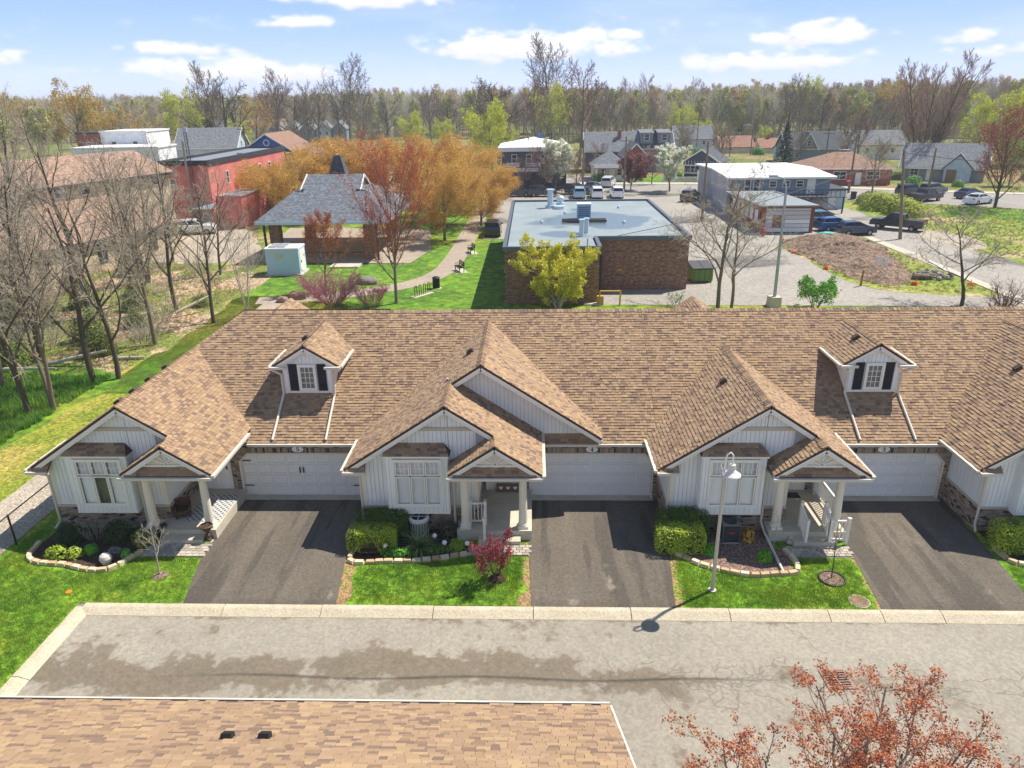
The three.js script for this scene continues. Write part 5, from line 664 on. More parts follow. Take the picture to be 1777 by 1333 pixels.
// ---------------------------------------------------------------- gardens
const HUES = { dark: [[40, 62, 22], [54, 78, 28], [34, 52, 22], [66, 92, 34]], hedge: [[146, 166, 36], [164, 180, 48], [126, 148, 32], [184, 196, 68], [98, 120, 28]], lime: [[140, 160, 40], [160, 178, 60], [118, 142, 34]], fresh: [[80, 140, 30], [104, 166, 44], [64, 118, 28]] };  // hedge: yellow-green new growth, brightened so sunlit tops are put into the leaf colour
const stoneM = [[196, 172, 132], [208, 188, 150], [182, 158, 120], [214, 198, 166]].map((c) => std(lin(...c), 0.95, { bumpMap: bumpFine, bumpScale: 0.02 }));
function bed(label, outline, edge, mat) { // planting bed with an edging of single stones; edge = open polyline
  const t = thing('garden_bed', label, 'garden bed'), r = rngOf(outline.length * 7 + Math.round(edge[0][0] * 3)); t.userData.group = 'planting beds before the houses';
  flat('soil', outline, 0.03, mat, null, t);
  const c = curve(edge, 200), L = [0]; for (let i = 1; i < c.length; i++) L.push(L[i - 1] + Math.hypot(c[i][0] - c[i - 1][0], c[i][1] - c[i - 1][1]));
  const g = [0, 1, 2].map((k) => { const m = new MB(); m.box(0, 0.045, 0, 0.33 - k * 0.02, 0.13, 0.17, { taper: 0.86 }); return m.geo(); });
  for (let s = 0.15, i = 0; s < L[L.length - 1]; s += 0.34 - (i % 3) * 0.015, i++) { let k = L.findIndex((q) => q >= s); const a = c[Math.max(0, k - 2)], b = c[Math.min(c.length - 1, k + 2)], q = mesh('edging_stone', g[i % 3], stoneM[Math.floor(r() * 4)], t); q.position.set(c[k][0], 0.01 + r() * 0.015, c[k][1]); q.rotation.y = -Math.atan2(b[1] - a[1], b[0] - a[0]) + (r() - 0.5) * 0.12; }
}
bed('curved bed of dark mulch and mounded shrubs before the left end house', [[-17.75, 3.4], [-17.6, 4.2], [-17.1, 4.5], [-16.05, 4.62], [-15.1, 4.85], [-14.5, 4.85], [-14.15, 4.5], [-13.96, 4.1], [-13.75, 3.85], [-13.7, 2.35], [-17.6, 2.35]], [[-17.8, 3.3], [-17.6, 4.2], [-17.1, 4.5], [-16.05, 4.64], [-15.14, 4.9], [-14.5, 4.9], [-14.15, 4.54], [-13.96, 4.1], [-13.72, 3.88]], M.mulchDark);
bed('bed of dark mulch with the spiky plant, straight stone edge, before the middle house', [[-6.25, 3.4], [-6.2, 4.3], [-4.9, 4.3], [-3.9, 4.24], [-3.1, 4.08], [-2.3, 3.85], [-2.3, 3.3], [-2.7, 3.2], [-2.7, 2.3], [-6.2, 2.3]], [[-6.3, 3.55], [-6.25, 4.34], [-5, 4.36], [-3.9, 4.3], [-3.15, 4.14], [-2.6, 3.98], [-2.15, 3.86]], M.mulchDark);
bed('curved bed of reddish mulch beside the lamp post', [[4.9, 3.7], [5.14, 3.96], [5.63, 4.4], [6.34, 4.72], [7.17, 4.96], [7.97, 4.9], [8.6, 4.75], [8.75, 3.7], [8.3, 3.3], [8.3, 2.3], [5, 2.3]], [[4.9, 3.75], [5.14, 3.98], [5.63, 4.42], [6.34, 4.77], [7.17, 5.01], [7.97, 4.95], [8.7, 4.82], [8.86, 4.2], [8.75, 3.7]], M.mulchRed);
bed('planting bed at the right edge of the view', [[16, 2.3], [16, 4.2], [18, 4.7], [20, 4.8], [20, 2.3]], [[15.95, 3.4], [16.1, 4.2], [17, 4.5], [18, 4.7], [20, 4.8]], M.mulchDark);
const SH = { cat: 'shrub' };
leafBush('shrub', 'round dark green shrub nearest the left corner of the end house', [-16.75, 0, 3.2], 1.15, 0.75, 0.95, 801, HUES.dark, 1500, 0.045, null, SH);
leafBush('shrub', 'round dark green shrub under the middle of the end house window', [-15.05, 0, 3.1], 1.05, 0.75, 0.95, 802, HUES.dark, 1400, 0.045, null, SH);
leafBush('shrub', 'lime green spreading shrub at the left front of the end bed', [-16.65, 0, 4.1], 0.95, 0.42, 0.6, 803, HUES.lime, 700, 0.045, null, SH);
leafBush('shrub', 'small lime green shrub in front of the dark mounds', [-16.02, 0, 4.12], 0.55, 0.36, 0.5, 804, HUES.lime, 420, 0.045, null, SH);
leafBush('shrub', 'small fresh green plant left of the concrete globe', [-15.6, 0, 3.85], 0.5, 0.3, 0.4, 805, HUES.fresh, 260, 0.05, null, SH);
leafBush('shrub', 'small fresh green plant at the right front of the end bed', [-14.22, 0, 4.1], 0.38, 0.28, 0.36, 806, HUES.fresh, 260, 0.045, null, SH);
leafBush('shrub', 'low grey-leaved plant behind the concrete globe', [-14.75, 0, 3.85], 0.5, 0.22, 0.35, 807, [[110, 112, 106], [140, 142, 136]], 240, 0.04, null, SH);
leafBush('shrub', 'loose green plant with yellow tips beside the porch of the end house', [-13.95, 0, 3.35], 0.9, 0.6, 0.6, 808, [[120, 140, 40], [90, 112, 36], [150, 150, 60]], 420, 0.05, null, SH);
makeTree('shrub', 'bare fan of pale twigs between the two dark mounds', 'shrub', [-15.95, 0, 2.95], { seed: 811, h: 0.95, r: 0.012, clear: 0.1, trunk: 0.95, stems: 16, lean: 0.55, wob: 0.15, up: 0.1, minR: 0.004, levels: [{}, { n: 6, len: 0.4, ang: 0.4, rr: 0.6 }] }, M.barkPale);
makeTree('sapling', 'bare pale sapling on the lawn before the end house', 'tree', [-12.53, 0, 5.14], { seed: 820, h: 2.35, r: 0.035, clear: 0.4, trunk: 0.9, wob: 0.18, up: 0.1, minR: 0.004, levels: [{}, { n: 9, len: 0.4, ang: 0.75, rr: 0.5 }, { n: 6, len: 0.5, ang: 0.7, rr: 0.6 }, { n: 4, len: 0.5, ang: 0.7, rr: 0.6 }] }, M.barkPale);
const mr = (label, x, z, s) => tag(new MB().blob(0, 0, 0, s, 0.05, s, { am: 0.3, seed: 3 }).build('mulch_ring', M.mulchRed), label, 'mulch ring').position.set(x, 0.0, z);
mr('small mulch ring round the foot of the bare sapling at left', -12.5, 5.16, 0.26);
{ const t = thing('garden_globe', 'pale concrete globe ornament on the mulch of the left bed', 'ornament', [-14.68, 0.02, 4.5]); new MB().lathe([[0.001, 0.4], [0.09, 0.385], [0.17, 0.32], [0.2, 0.22], [0.19, 0.14], [0.15, 0.07]], 0, 0, 0, 24).build('globe', std(lin(206, 202, 192), 0.9), t); new MB().lathe([[0.21, 0.235], [0.215, 0.215], [0.21, 0.2]], 0, 0, 0, 24).build('band', std(lin(176, 172, 164), 0.9), t); new MB().lathe([[0.13, 0.08], [0.14, 0.02], [0.15, 0]], 0, 0, 0, 20).build('foot', M.concrete, t); }
M.bronze = std(lin(84, 66, 52), 0.6, { metalness: 0.3 });
{ const t = thing('urn', 'bronze pedestal urn at the foot of the left porch steps', 'urn', [-11.72, 0, 3.08]); new MB().lathe([[0.2, 0.66], [0.24, 0.64], [0.23, 0.6], [0.18, 0.56], [0.14, 0.46], [0.06, 0.4], [0.05, 0.3], [0.09, 0.26]], 0, 0, 0, 20).build('bowl', M.bronze, t); new MB().bb(-0.13, 0.13, 0.04, 0.1, -0.13, 0.13).lathe([[0.09, 0.26], [0.1, 0.14], [0.13, 0.1]], 0, 0, 0, 16).build('pedestal', M.bronze, t); new MB().bb(-0.17, 0.17, 0, 0.04, -0.17, 0.17).build('base', M.concrete, t); new MB().cyl(0, 0.58, 0, 0.19, 0.03, 16).build('soil', M.mulchDark, t); }
{ const t = thing('urn', 'dark pot on the ground left of the left porch steps', 'pot', [-13.55, 0, 2.85]); new MB().lathe([[0.22, 0.5], [0.24, 0.47], [0.2, 0.4], [0.17, 0.12], [0.13, 0]], 0, 0, 0, 18).build('pot', M.black, t); new MB().cyl(0, 0.42, 0, 0.2, 0.03, 14).build('soil', M.mulchDark, t); }
{ const cv = (() => { const c = tex(256, 0, (u, v) => { const x = u * 6, y = v * 9, a = Math.hypot((x % 1) - 0.5, (y % 1) - 0.5), b = Math.hypot(((x + 0.5) % 1) - 0.5, ((y + 0.5) % 1) - 0.5), k = Math.abs(a - 0.42) < 0.07 || Math.abs(b - 0.42) < 0.07; return k ? [200, 200, 196] : [104, 106, 110]; }); return c; })(); const g = new THREE.BoxGeometry(1.35, 0.012, 1.95); const m = mesh('rug', g, std(0xffffff, 1, { map: cv })); m.position.set(-12.2, 0.4, 1.45); tag(m, 'grey rug with white trellis pattern on the porch of the left end house', 'rug'); }
{ const t = thing('porch_chair', 'low dark wicker chair on the left porch', 'chair', [-13.05, 0.39, 2.0], 0.4); new MB().bb(-0.27, 0.27, 0.12, 0.3, -0.25, 0.27).build('seat', M.bronze, t); new MB().bb(-0.27, 0.27, 0.3, 0.62, -0.27, -0.2).build('backrest', M.bronze, t); for (const s of [-1, 1]) new MB().bb(s * 0.25 - 0.04, s * 0.25 + 0.04, 0.3, 0.44, -0.2, 0.26).build('armrest', M.bronze, t); for (const x of [-0.22, 0.22]) for (const z of [-0.2, 0.22]) new MB().bb(x - 0.025, x + 0.025, 0, 0.12, z - 0.025, z + 0.025).build('leg', M.black, t); }
tag(new MB().cyl(0, 0, 0, 0.1, 0.035, 12).build('lawn_marker', std(lin(206, 128, 40), 0.7)), 'orange disc lying on the left lawn', 'marker').position.set(-15.06, 0.0, 6.07);
// middle house
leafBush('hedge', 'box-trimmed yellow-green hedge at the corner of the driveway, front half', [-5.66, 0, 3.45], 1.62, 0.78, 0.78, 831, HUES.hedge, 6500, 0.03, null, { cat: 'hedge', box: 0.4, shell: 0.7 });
leafBush('hedge', 'box-trimmed dark green hedge behind the yellow-green one', [-5.42, 0, 2.72], 1.8, 1.0, 0.6, 832, [[58, 84, 22], [76, 104, 26], [48, 72, 20], [92, 116, 34]], 5000, 0.032, null, { cat: 'hedge', box: 0.4, shell: 0.7 });
{ const t = thing('air_conditioner', 'round-topped pale grey air conditioner by the middle house wall', 'air conditioner', [-4.12, 0, 2.62]); const m = new MB(); m.lathe([[0.36, 0], [0.36, 0.66]], 0, 0, 0, 26); m.build('casing', std(lin(150, 152, 148), 0.6), t); new MB().lathe([[0.37, 0.66], [0.37, 0.74], [0.28, 0.77], [0.27, 0.74]], 0, 0, 0, 26).build('top_ring', std(lin(206, 206, 200), 0.5), t); new MB().cyl(0, 0.7, 0, 0.27, 0.02, 20).build('fan_grille', M.black, t); for (let i = 0; i < 22; i++) { const a = i / 22 * 6.283; new MB().box(Math.cos(a) * 0.365, 0.34, Math.sin(a) * 0.365, 0.02, 0.56, 0.02, { ry: -a }).build('fin', M.dark, t); } new MB().box(0, 0.76, 0, 0.54, 0.015, 0.03).box(0, 0.775, 0, 0.03, 0.015, 0.54).build('guard', std(lin(206, 206, 200), 0.5), t); }
{ const t = thing('spiky_plant', 'large spiky plant with striped sword leaves in the middle bed', 'plant', [-4.02, 0.02, 3.55]), r = rngOf(840), ms = [[96, 122, 60], [140, 156, 96], [80, 106, 52]].map((c) => std(lin(...c), 0.8, { side: THREE.DoubleSide })); for (let i = 0; i < 110; i++) { const a = r() * 6.28, l = 0.55 + r() * 0.45, e = 0.2 + r() * 1.2, m = new MB(), w = 0.032; let p = [0, 0.02, 0], pe = e; const s = [-Math.sin(a), 0, Math.cos(a)]; for (let k = 0; k < 4; k++) { const q = [p[0] + Math.cos(a) * Math.cos(pe) * l / 4, p[1] + Math.sin(pe) * l / 4, p[2] + Math.sin(a) * Math.cos(pe) * l / 4], w0 = w * (1 - k / 4.2), w1 = w * (1 - (k + 1) / 4.2); m.quad(add(p, s, -w0), add(p, s, w0), add(q, s, w1), add(q, s, -w1)); p = q; pe -= 0.3; } m.build('sword_leaf', ms[i % 3], t); } }
{ const mk = (l, x, z) => { const t = thing('garden_light', l, 'garden light', [x, 0, z], 0, 'white globe lights in the middle bed'); new MB().cyl(0, 0, 0, 0.012, 0.26, 6).build('stake', M.black, t); new MB().blob(0, 0.32, 0, 0.085, 0.085, 0.085, { am: 0, nu: 12, nv: 8 }).build('globe', std(lin(235, 235, 230), 0.4), t); }; mk('white globe light left of the spiky plant', -4.95, 3.2); mk('white globe light right of the spiky plant', -3.5, 3.2); mk('white globe light behind the stone edge at right of the spiky plant', -3.1, 3.62); mk('white globe light in front of the trimmed hedge', -5.15, 3.8); mk('white globe light beside the yellow shrub by the walk', -2.3, 3.66); }
{ const t = thing('wire_bench', 'small wire garden bench in front of the trimmed hedge', 'bench', [-5.7, 0.02, 3.98]); for (let i = 0; i < 5; i++) new MB().tube([[-0.3, 0.3 + i * 0.05, -0.12 - i * 0.02], [0, 0.2 + i * 0.05, 0.02 - i * 0.02], [0.3, 0.3 + i * 0.05, -0.12 - i * 0.02]], 0.012, 5).build('wire', M.bronze, t); new MB().bb(-0.3, 0.3, 0.2, 0.22, -0.12, 0.12).build('seat', M.bronze, t); for (const x of [-0.27, 0.27]) for (const z of [-0.1, 0.1]) new MB().cyl(x, 0, z, 0.012, 0.2, 5).build('leg', M.bronze, t); }
leafBush('shrub', 'small yellow-green shrub near the walk of the middle house', [-2.68, 0, 3.55], 0.6, 0.4, 0.5, 851, HUES.lime, 460, 0.04, null, SH);
leafBush('shrub', 'low green perennials in front of the spiky plant', [-4.7, 0, 3.95], 1.3, 0.28, 0.45, 852, HUES.fresh, 520, 0.045, null, SH);
leafBush('shrub', 'dark strappy plants below the middle porch', [-3.0, 0, 2.75], 0.9, 0.6, 0.5, 853, [[54, 60, 40], [80, 80, 56], [46, 56, 34]], 420, 0.06, null, SH);
leafBush('shrub', 'low green plants right of the spiky plant', [-3.35, 0, 3.7], 0.9, 0.25, 0.5, 854, [[80, 110, 40], [104, 130, 60]], 360, 0.04, null, SH);
{ const t = makeTree('red_maple', 'small crimson-leaved Japanese maple on the middle lawn', 'tree', [-1.2, 0, 5.25], { seed: 860, h: 2.2, r: 0.04, clear: 0.18, trunk: 0.7, stems: 2, lean: 0.2, wob: 0.2, up: 0.1, minR: 0.004, shape: () => 0.75, levels: [{}, { n: 9, len: 0.44, ang: 0.7, rr: 0.5 }, { n: 7, len: 0.5, ang: 0.6, rr: 0.6 }, { n: 5, len: 0.5, ang: 0.6, rr: 0.6 }] }, M.barkDark, { n: 6, rad: 0.13, s: 0.032, pal: [[160, 36, 54], [138, 30, 46], [180, 58, 74], [118, 28, 42]], part: 0.9, seed: 4 }); new MB().blob(0, 0, 0, 0.34, 0.16, 0.32, { am: 0.3, seed: 5 }).build('root_mound', M.mulchDark, t); t.scale.set(0.86, 0.97, 0.86); }
{ const t = thing('heart_plaque', 'brown wooden panel with three white hearts against the middle porch wall', 'panel', [-0.98, 0.39, 0.22]); t.rotation.x = -0.12; new MB().bb(-0.45, 0.45, 0, 0.34, -0.02, 0.02).build('board', std(lin(110, 88, 72), 0.9), t); for (const x of [-0.28, 0, 0.28]) { const s = new THREE.Shape(); s.moveTo(0, -0.07); s.bezierCurveTo(0.11, 0, 0.09, 0.1, 0, 0.045); s.bezierCurveTo(-0.09, 0.1, -0.11, 0, 0, -0.07); const g = new THREE.ExtrudeGeometry(s, { depth: 0.01, bevelEnabled: false }); g.translate(x, 0.17, 0.02); mesh('heart', g, M.trim, t); } }
// house by the lamp post
leafBush('hedge', 'rounded bright hedge with sunlight put into its leaf colour at the corner of the middle driveway', [5.1, 0, 3.42], 1.6, 0.86, 0.9, 871, HUES.hedge, 6500, 0.03, null, { cat: 'hedge', box: 0.6, shell: 0.7 });
leafBush('hedge', 'rounded dark hedge behind the bright one at the middle driveway', [5.3, 0, 2.72], 1.8, 1.05, 0.7, 872, [[58, 84, 22], [76, 104, 26], [48, 72, 20], [92, 116, 34]], 5000, 0.032, null, { cat: 'hedge', box: 0.6, shell: 0.7 });
{ const t = thing('air_conditioner', 'square dark grey air conditioner with a red badge beside the lamp post', 'air conditioner', [6.96, 0, 2.85]), k = std(lin(70, 74, 76), 0.6); new MB().bb(-0.33, 0.33, 0, 0.05, -0.33, 0.33).build('pad', M.concrete, t); new MB().bb(-0.29, 0.29, 0.05, 0.7, -0.29, 0.29).build('casing', M.dark, t); for (let y = 0.1; y < 0.66; y += 0.06) new MB().bb(-0.31, 0.31, y, y + 0.028, -0.31, 0.31).build('louvre', k, t); for (const x of [-0.3, 0.3]) for (const z of [-0.3, 0.3]) new MB().bb(x - 0.03, x + 0.03, 0.05, 0.72, z - 0.03, z + 0.03).build('corner_post', k, t); new MB().bb(-0.32, 0.32, 0.72, 0.77, -0.32, 0.32).build('top', std(lin(98, 104, 106), 0.5), t); new MB().lathe([[0.24, 0.77], [0.24, 0.8], [0.1, 0.82], [0.001, 0.82]], 0, 0, 0, 20).build('fan_grille', M.black, t); new MB().bb(-0.08, 0.12, 0.42, 0.48, 0.31, 0.318).build('badge', std(lin(176, 44, 40), 0.6), t); }
leafBush('shrub', 'small orange-leaved shrub right of the dark air conditioner', [7.6, 0, 2.95], 0.55, 0.5, 0.5, 881, [[196, 140, 40], [176, 116, 36], [210, 166, 70], [150, 120, 40]], 420, 0.04, null, SH);
leafBush('shrub', 'round fresh green shrub beside the white drain pipe', [7.85, 0, 4.15], 0.55, 0.42, 0.5, 882, HUES.fresh, 620, 0.04, null, SH);
leafBush('shrub', 'fresh green clump left of the lamp post pole in the mulch', [6.1, 0, 3.8], 0.55, 0.4, 0.45, 883, HUES.fresh, 520, 0.04, null, SH);
makeTree('shrub', 'dry brown twiggy plant in the reddish mulch below the air conditioner', 'shrub', [6.9, 0, 3.9], { seed: 884, h: 0.3, r: 0.008, clear: 0.1, trunk: 0.9, stems: 12, lean: 0.8, wob: 0.3, up: 0.1, minR: 0.004, levels: [{}, { n: 5, len: 0.5, ang: 0.6, rr: 0.7 }] }, M.barkRed);
makeTree('shrub', 'dry brown twiggy plant right of the other in the reddish mulch', 'shrub', [7.4, 0, 4.08], { seed: 885, h: 0.3, r: 0.008, clear: 0.1, trunk: 0.9, stems: 12, lean: 0.8, wob: 0.3, up: 0.1, minR: 0.004, levels: [{}, { n: 5, len: 0.5, ang: 0.6, rr: 0.7 }] }, M.barkRed);
makeTree('sapling', 'thin weeping sapling with few leaves in front of the porch column', 'tree', [8.42, 0, 3.3], { seed: 886, h: 1.45, r: 0.02, clear: 0.6, trunk: 0.9, wob: 0.1, up: -0.08, minR: 0.003, levels: [{}, { n: 12, len: 0.4, ang: 0.9, rr: 0.5 }, { n: 5, len: 0.5, ang: 0.6, rr: 0.6 }] }, M.barkPale, { n: 1, rad: 0.05, s: 0.02, pal: [[190, 180, 110]], seed: 2 });
{ const t = makeTree('sapling', 'thin bare sapling in a ringed mulch circle on the right lawn', 'tree', [9.75, 0, 5.1], { seed: 890, h: 2.5, r: 0.022, clear: 0.35, trunk: 0.95, wob: 0.1, up: 0.15, minR: 0.003, levels: [{}, { n: 7, len: 0.22, ang: 0.5, rr: 0.5 }, { n: 3, len: 0.5, ang: 0.5, rr: 0.6 }] }, M.barkDark); }
{ const t = thing('mulch_ring', 'dark edged mulch circle round the sapling on the right lawn', 'mulch ring', [9.73, 0, 5.16]); const g = new THREE.TorusGeometry(0.4, 0.035, 6, 30); g.rotateX(Math.PI / 2); g.translate(0, 0.03, 0); mesh('edging', g, M.black, t); new MB().cyl(0, 0, 0, 0.4, 0.03, 24).build('mulch', M.mulchRed, t); }
{ const t = thing('manhole_cover', 'round brownish manhole cover in the lawn by the right driveway', 'manhole cover', [10.16, 0, 6.28]); new MB().cyl(0, 0, 0, 0.32, 0.02, 28).build('frame', M.concrete, t); new MB().cyl(0, 0.02, 0, 0.28, 0.012, 28).build('lid', std(lin(146, 116, 98), 0.9), t); }
for (const [l, x] of [['pile of white stones by the step of the house with the lamp post', 9.1]]) { const t = thing('stone_pile', l, 'stones', [x, 0, 3.1]), r = rngOf(8); for (let i = 0; i < 7; i++) new MB().blob((r() - 0.5) * 0.25, 0.05 + (i > 4 ? 0.12 : 0), (r() - 0.5) * 0.25, 0.09, 0.06, 0.08, { nu: 8, nv: 5, seed: i }).build('stone', std(lin(196, 186, 176), 0.9), t); }
{ const d = new THREE.Mesh(new THREE.BoxGeometry(0.55, 0.02, 0.4), M.black); d.name = numbered('doormat'); d.position.set(9.95, 0.4, 0.45); scene.add(d); tag(d, 'dark doormat on the porch of the house with the lamp post', 'doormat'); }
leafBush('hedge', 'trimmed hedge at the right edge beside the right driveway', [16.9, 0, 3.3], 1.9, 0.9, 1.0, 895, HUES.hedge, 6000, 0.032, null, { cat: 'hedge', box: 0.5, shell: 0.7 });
// lamp post on the lawn
M.steel = std(lin(186, 182, 170), 0.5, { metalness: 0.2 }); M.galv = std(lin(166, 176, 184), 0.5, { metalness: 0.4 });
{ const t = thing('lamp_post', 'tall beige lamp post with a white bell shade on the lawn', 'street lamp', [5.72, 0, 5.78]); new MB().tube([[0, -0.1, 0], [0, 4.3, 0]], [0.065, 0.045], 14).build('pole', M.steel, t); new MB().cyl(0, 0, 0, 0.13, 0.05, 14).build('base', M.steel, t); new MB().tube([[0, 4.3, 0], [-0.02, 4.62, 0], [0.02, 4.86, 0], [0.12, 4.94, 0.02], [0.19, 4.86, 0.04], [0.19, 4.55, 0.05]], 0.025, 8).build('gooseneck', M.trim, t); new MB().tube([[-0.06, 4.35, 0], [-0.14, 4.5, 0], [-0.1, 4.62, 0]], 0.016, 6).build('scroll', M.trim, t); new MB().lathe([[0.04, 4.58], [0.09, 4.56], [0.1, 4.46], [0.09, 4.4], [0.14, 4.33], [0.27, 4.24], [0.28, 4.21]], 0.19, 0, 0.05, 26).build('lamp_shade', std(lin(206, 203, 194), 0.55, { side: THREE.DoubleSide }), t); new MB().lathe([[0.001, 4.18], [0.08, 4.22], [0.1, 4.3]], 0.19, 0, 0.05, 14).build('diffuser', std(lin(220, 220, 214), 0.3), t); }
// catch basin grate in the road
{ const t = thing('catch_basin', 'rusty slotted catch basin grate in the road', 'drain grate', [8.25, -0.108, 9.45], 0.05), rust = std(lin(150, 122, 106), 0.8); new MB().bb(-0.36, 0.36, 0, 0.012, -0.36, 0.36).build('pit', M.dark, t); for (const [a, b, c, d] of [[-0.36, 0.36, -0.36, -0.3], [-0.36, 0.36, 0.3, 0.36], [-0.36, -0.3, -0.3, 0.3], [0.3, 0.36, -0.3, 0.3]]) new MB().bb(a, b, 0.012, 0.03, c, d).build('frame', rust, t); for (let i = 0; i < 7; i++) new MB().box(0, 0.022, -0.26 + i * 0.087, 0.6, 0.02, 0.035, { ry: 0.0 }).build('bar', rust, t); new MB().box(0, 0.024, 0, 0.035, 0.02, 0.6).build('bar', rust, t); }
// chain link fence at left: posts, rail, mesh wires
{ const t = thing('chain_link_fence', 'black chain-link fence along the gravel path at left', 'fence'); const z0 = -6, z1 = 14; for (let z = -5.6; z < z1; z += 3) { const p = new MB().cyl(-18.6, -0.05, z, 0.035, 1.3, 8).build('post', M.black, t); } new MB().tube([[-18.6, 1.22, z0], [-18.6, 1.22, z1]], 0.025, 6).build('top_rail', M.black, t); const w = new MB(); for (let z = z0; z < z1; z += 0.09) { w.tube([[-18.6, 0.05, z], [-18.6, 1.2, z + 1.15]], 0.0016, 3); w.tube([[-18.6, 0.05, z + 1.15], [-18.6, 1.2, z]], 0.0016, 3); } stuff(w.build('wire_mesh', M.black, t)); }
// grass: short blades on the near lawns, tall blades at the wood edge
function blades(h, w, n, pal, seed) { const m = new MB(), r = rngOf(seed), P = pal.map((c) => lin(...c)); for (let i = 0; i < n; i++) { const x = (r() - 0.5) * 0.22, z = (r() - 0.5) * 0.22, a = r() * 6.28, H = h * (0.6 + 0.6 * r()), l = H * 0.5 * r(), c = P[Math.floor(r() * P.length)]; m.tri([x - Math.cos(a) * w, 0, z - Math.sin(a) * w], [x + Math.cos(a) * w, 0, z + Math.sin(a) * w], [x - Math.sin(a) * l, H, z + Math.cos(a) * l], c); } return m.geo(); }
M.blade = new THREE.MeshPhysicalMaterial({ color: 0xffffff, roughness: 0.9, vertexColors: true, side: THREE.DoubleSide, transmission: 0.3, thickness: 0 });
function grassOn(name, label, areas, geo, dens, seed, smin = 0.7, smax = 1.3) {
  const r = rngOf(seed), ms = [], d = new THREE.Object3D(), inP = (p, x, z) => { let k = false; for (let i = 0, j = p.length - 1; i < p.length; j = i++) if ((p[i][1] > z) !== (p[j][1] > z) && x < (p[j][0] - p[i][0]) * (z - p[i][1]) / (p[j][1] - p[i][1]) + p[i][0]) k = !k; return k; };
  for (const { in: P, out = [] } of areas) { const xs = P.map((p) => p[0]), zs = P.map((p) => p[1]), x0 = Math.min(...xs), x1 = Math.max(...xs), z0 = Math.min(...zs), z1 = Math.max(...zs), n = (x1 - x0) * (z1 - z0) * dens; for (let i = 0; i < n; i++) { const x = lerp(x0, x1, r()), z = lerp(z0, z1, r()); if (!inP(P, x, z) || out.some((q) => inP(q, x, z))) continue; d.position.set(x, 0, z); d.rotation.y = r() * 6.28; const s = lerp(smin, smax, r()) * (0.7 + 0.6 * vnoise(x * 0.8, z * 0.8, seed)); d.scale.set(s, s, s); d.updateMatrix(); ms.push(d.matrix.clone()); } }
  const m = new THREE.InstancedMesh(geo, M.blade, ms.length); const cc = new THREE.Color(); ms.forEach((q, i) => { m.setMatrixAt(i, q); const e = q.elements, k = smooth(0.42, 0.68, fbm(e[12] * 0.9, e[14] * 0.9, 3, seed + 3)), w = 0.82 + 0.36 * r(); m.setColorAt(i, cc.setRGB(w * (0.9 + 0.5 * k), w * (0.95 + 0.16 * k), w * (0.95 + 0.2 * k))); }); m.name = numbered(name); m.castShadow = m.receiveShadow = true; scene.add(m); tag(m, label, 'grass', null, 'stuff'); return m;
}
const G1 = blades(0.055, 0.006, 26, [[110, 158, 28], [134, 174, 40], [92, 140, 24], [164, 182, 58]], 5);
grassOn('grass', 'short mown grass on the front lawns', [
  { in: [[-18.5, 3], [-18.5, 13], [-14.6, 13], [-14.45, 6.55], [-11.15, 6.55], [-11.65, 4.15], [-13.7, 4.1], [-14.2, 4.9], [-15.2, 5.1], [-17.2, 4.7], [-17.9, 3.9], [-17.9, 2.4], [-18.5, 2.4]] },
  { in: [[-5.75, 6.55], [-0.5, 6.55], [-0.35, 3.95], [-2.2, 3.98], [-3.1, 4.3], [-5.95, 4.5]] },
  { in: [[4.75, 6.6], [10.45, 6.62], [10.75, 4.1], [9, 4.05], [8.9, 4.95], [7.2, 5.15], [5.5, 4.6], [4.85, 4.1]] },
  { in: [[15.5, 6.65], [19, 6.65], [19, 4.9], [17, 4.6], [15.8, 4.3]] }], G1, 150, 31);
grassOn('tall_grass', 'tall fresh grass round the nearest bare trunks', [{ in: [[-24.5, -13.6], [-24.8, -4], [-26, 4], [-40, 4], [-46, -13.5]] }], blades(0.34, 0.014, 26, [[84, 140, 24], [104, 160, 34], [70, 122, 20], [132, 170, 56]], 6), 34, 32, 0.6, 1.3);
grassOn('rough_grass', 'sparse rough grass and weeds on the leaf litter of the wood', [{ in: [[-24.6, -34], [-24.6, -14.5], [-46, -14.5], [-48, -46], [-34, -46]] }], blades(0.26, 0.012, 18, [[196, 178, 138], [164, 166, 84], [136, 156, 60], [172, 156, 120]], 7), 5, 33, 0.4, 1.1);
grassOn('rough_grass', 'weedy yellowish grass round the dirt mound and on the vacant lot', [{ in: [[27, -37], [28, -34], [31, -32], [36.2, -31.5], [36.4, -56], [30, -56.8], [26.4, -52.5], [26.5, -44]] }, { in: [[46, -83], [45, -66], [47, -57], [46, -48], [50, -31], [88, -30], [88, -62], [67, -76], [55, -83]] }], blades(0.24, 0.02, 16, [[150, 160, 60], [176, 170, 90], [190, 174, 124], [128, 148, 50]], 8), 3.2, 34, 0.4, 1.1);
// ---------------------------------------------------------------- buildings beyond the row
const roofTex = (c, s, e = 0.14) => std(0xffffff, 0.95, { map: tex(512, 4.48, (u, v) => { const row = Math.floor(v * 32), tw = Math.floor(u * 18 + hash(row, 3, s) * 9), k = 0.8 + 0.34 * hash(tw % 18, row, s) + 0.12 * (fbm(u * 40, v * 40, 2, s, 40) - 0.5), sh = (v * 32) % 1 < 0.16 ? 0.68 : 1; return c.map((x) => x * k * sh); }) });
const sideTex = (c, s, n = 24) => std(0xffffff, 0.8, { map: tex(256, 4, (u, v) => { const k = ((v * n) % 1 < 0.14 ? 0.8 : 1) * (0.93 + 0.14 * fbm(u * 5, v * 9, 3, s, 5)); return c.map((x) => x * k); }) });
const stucco = (c, s) => std(0xffffff, 0.95, { map: tex(256, 5, (u, v) => { const k = 0.88 + 0.24 * fbm(u * 5, v * 5, 4, s, 5); return c.map((x) => x * k); }) });
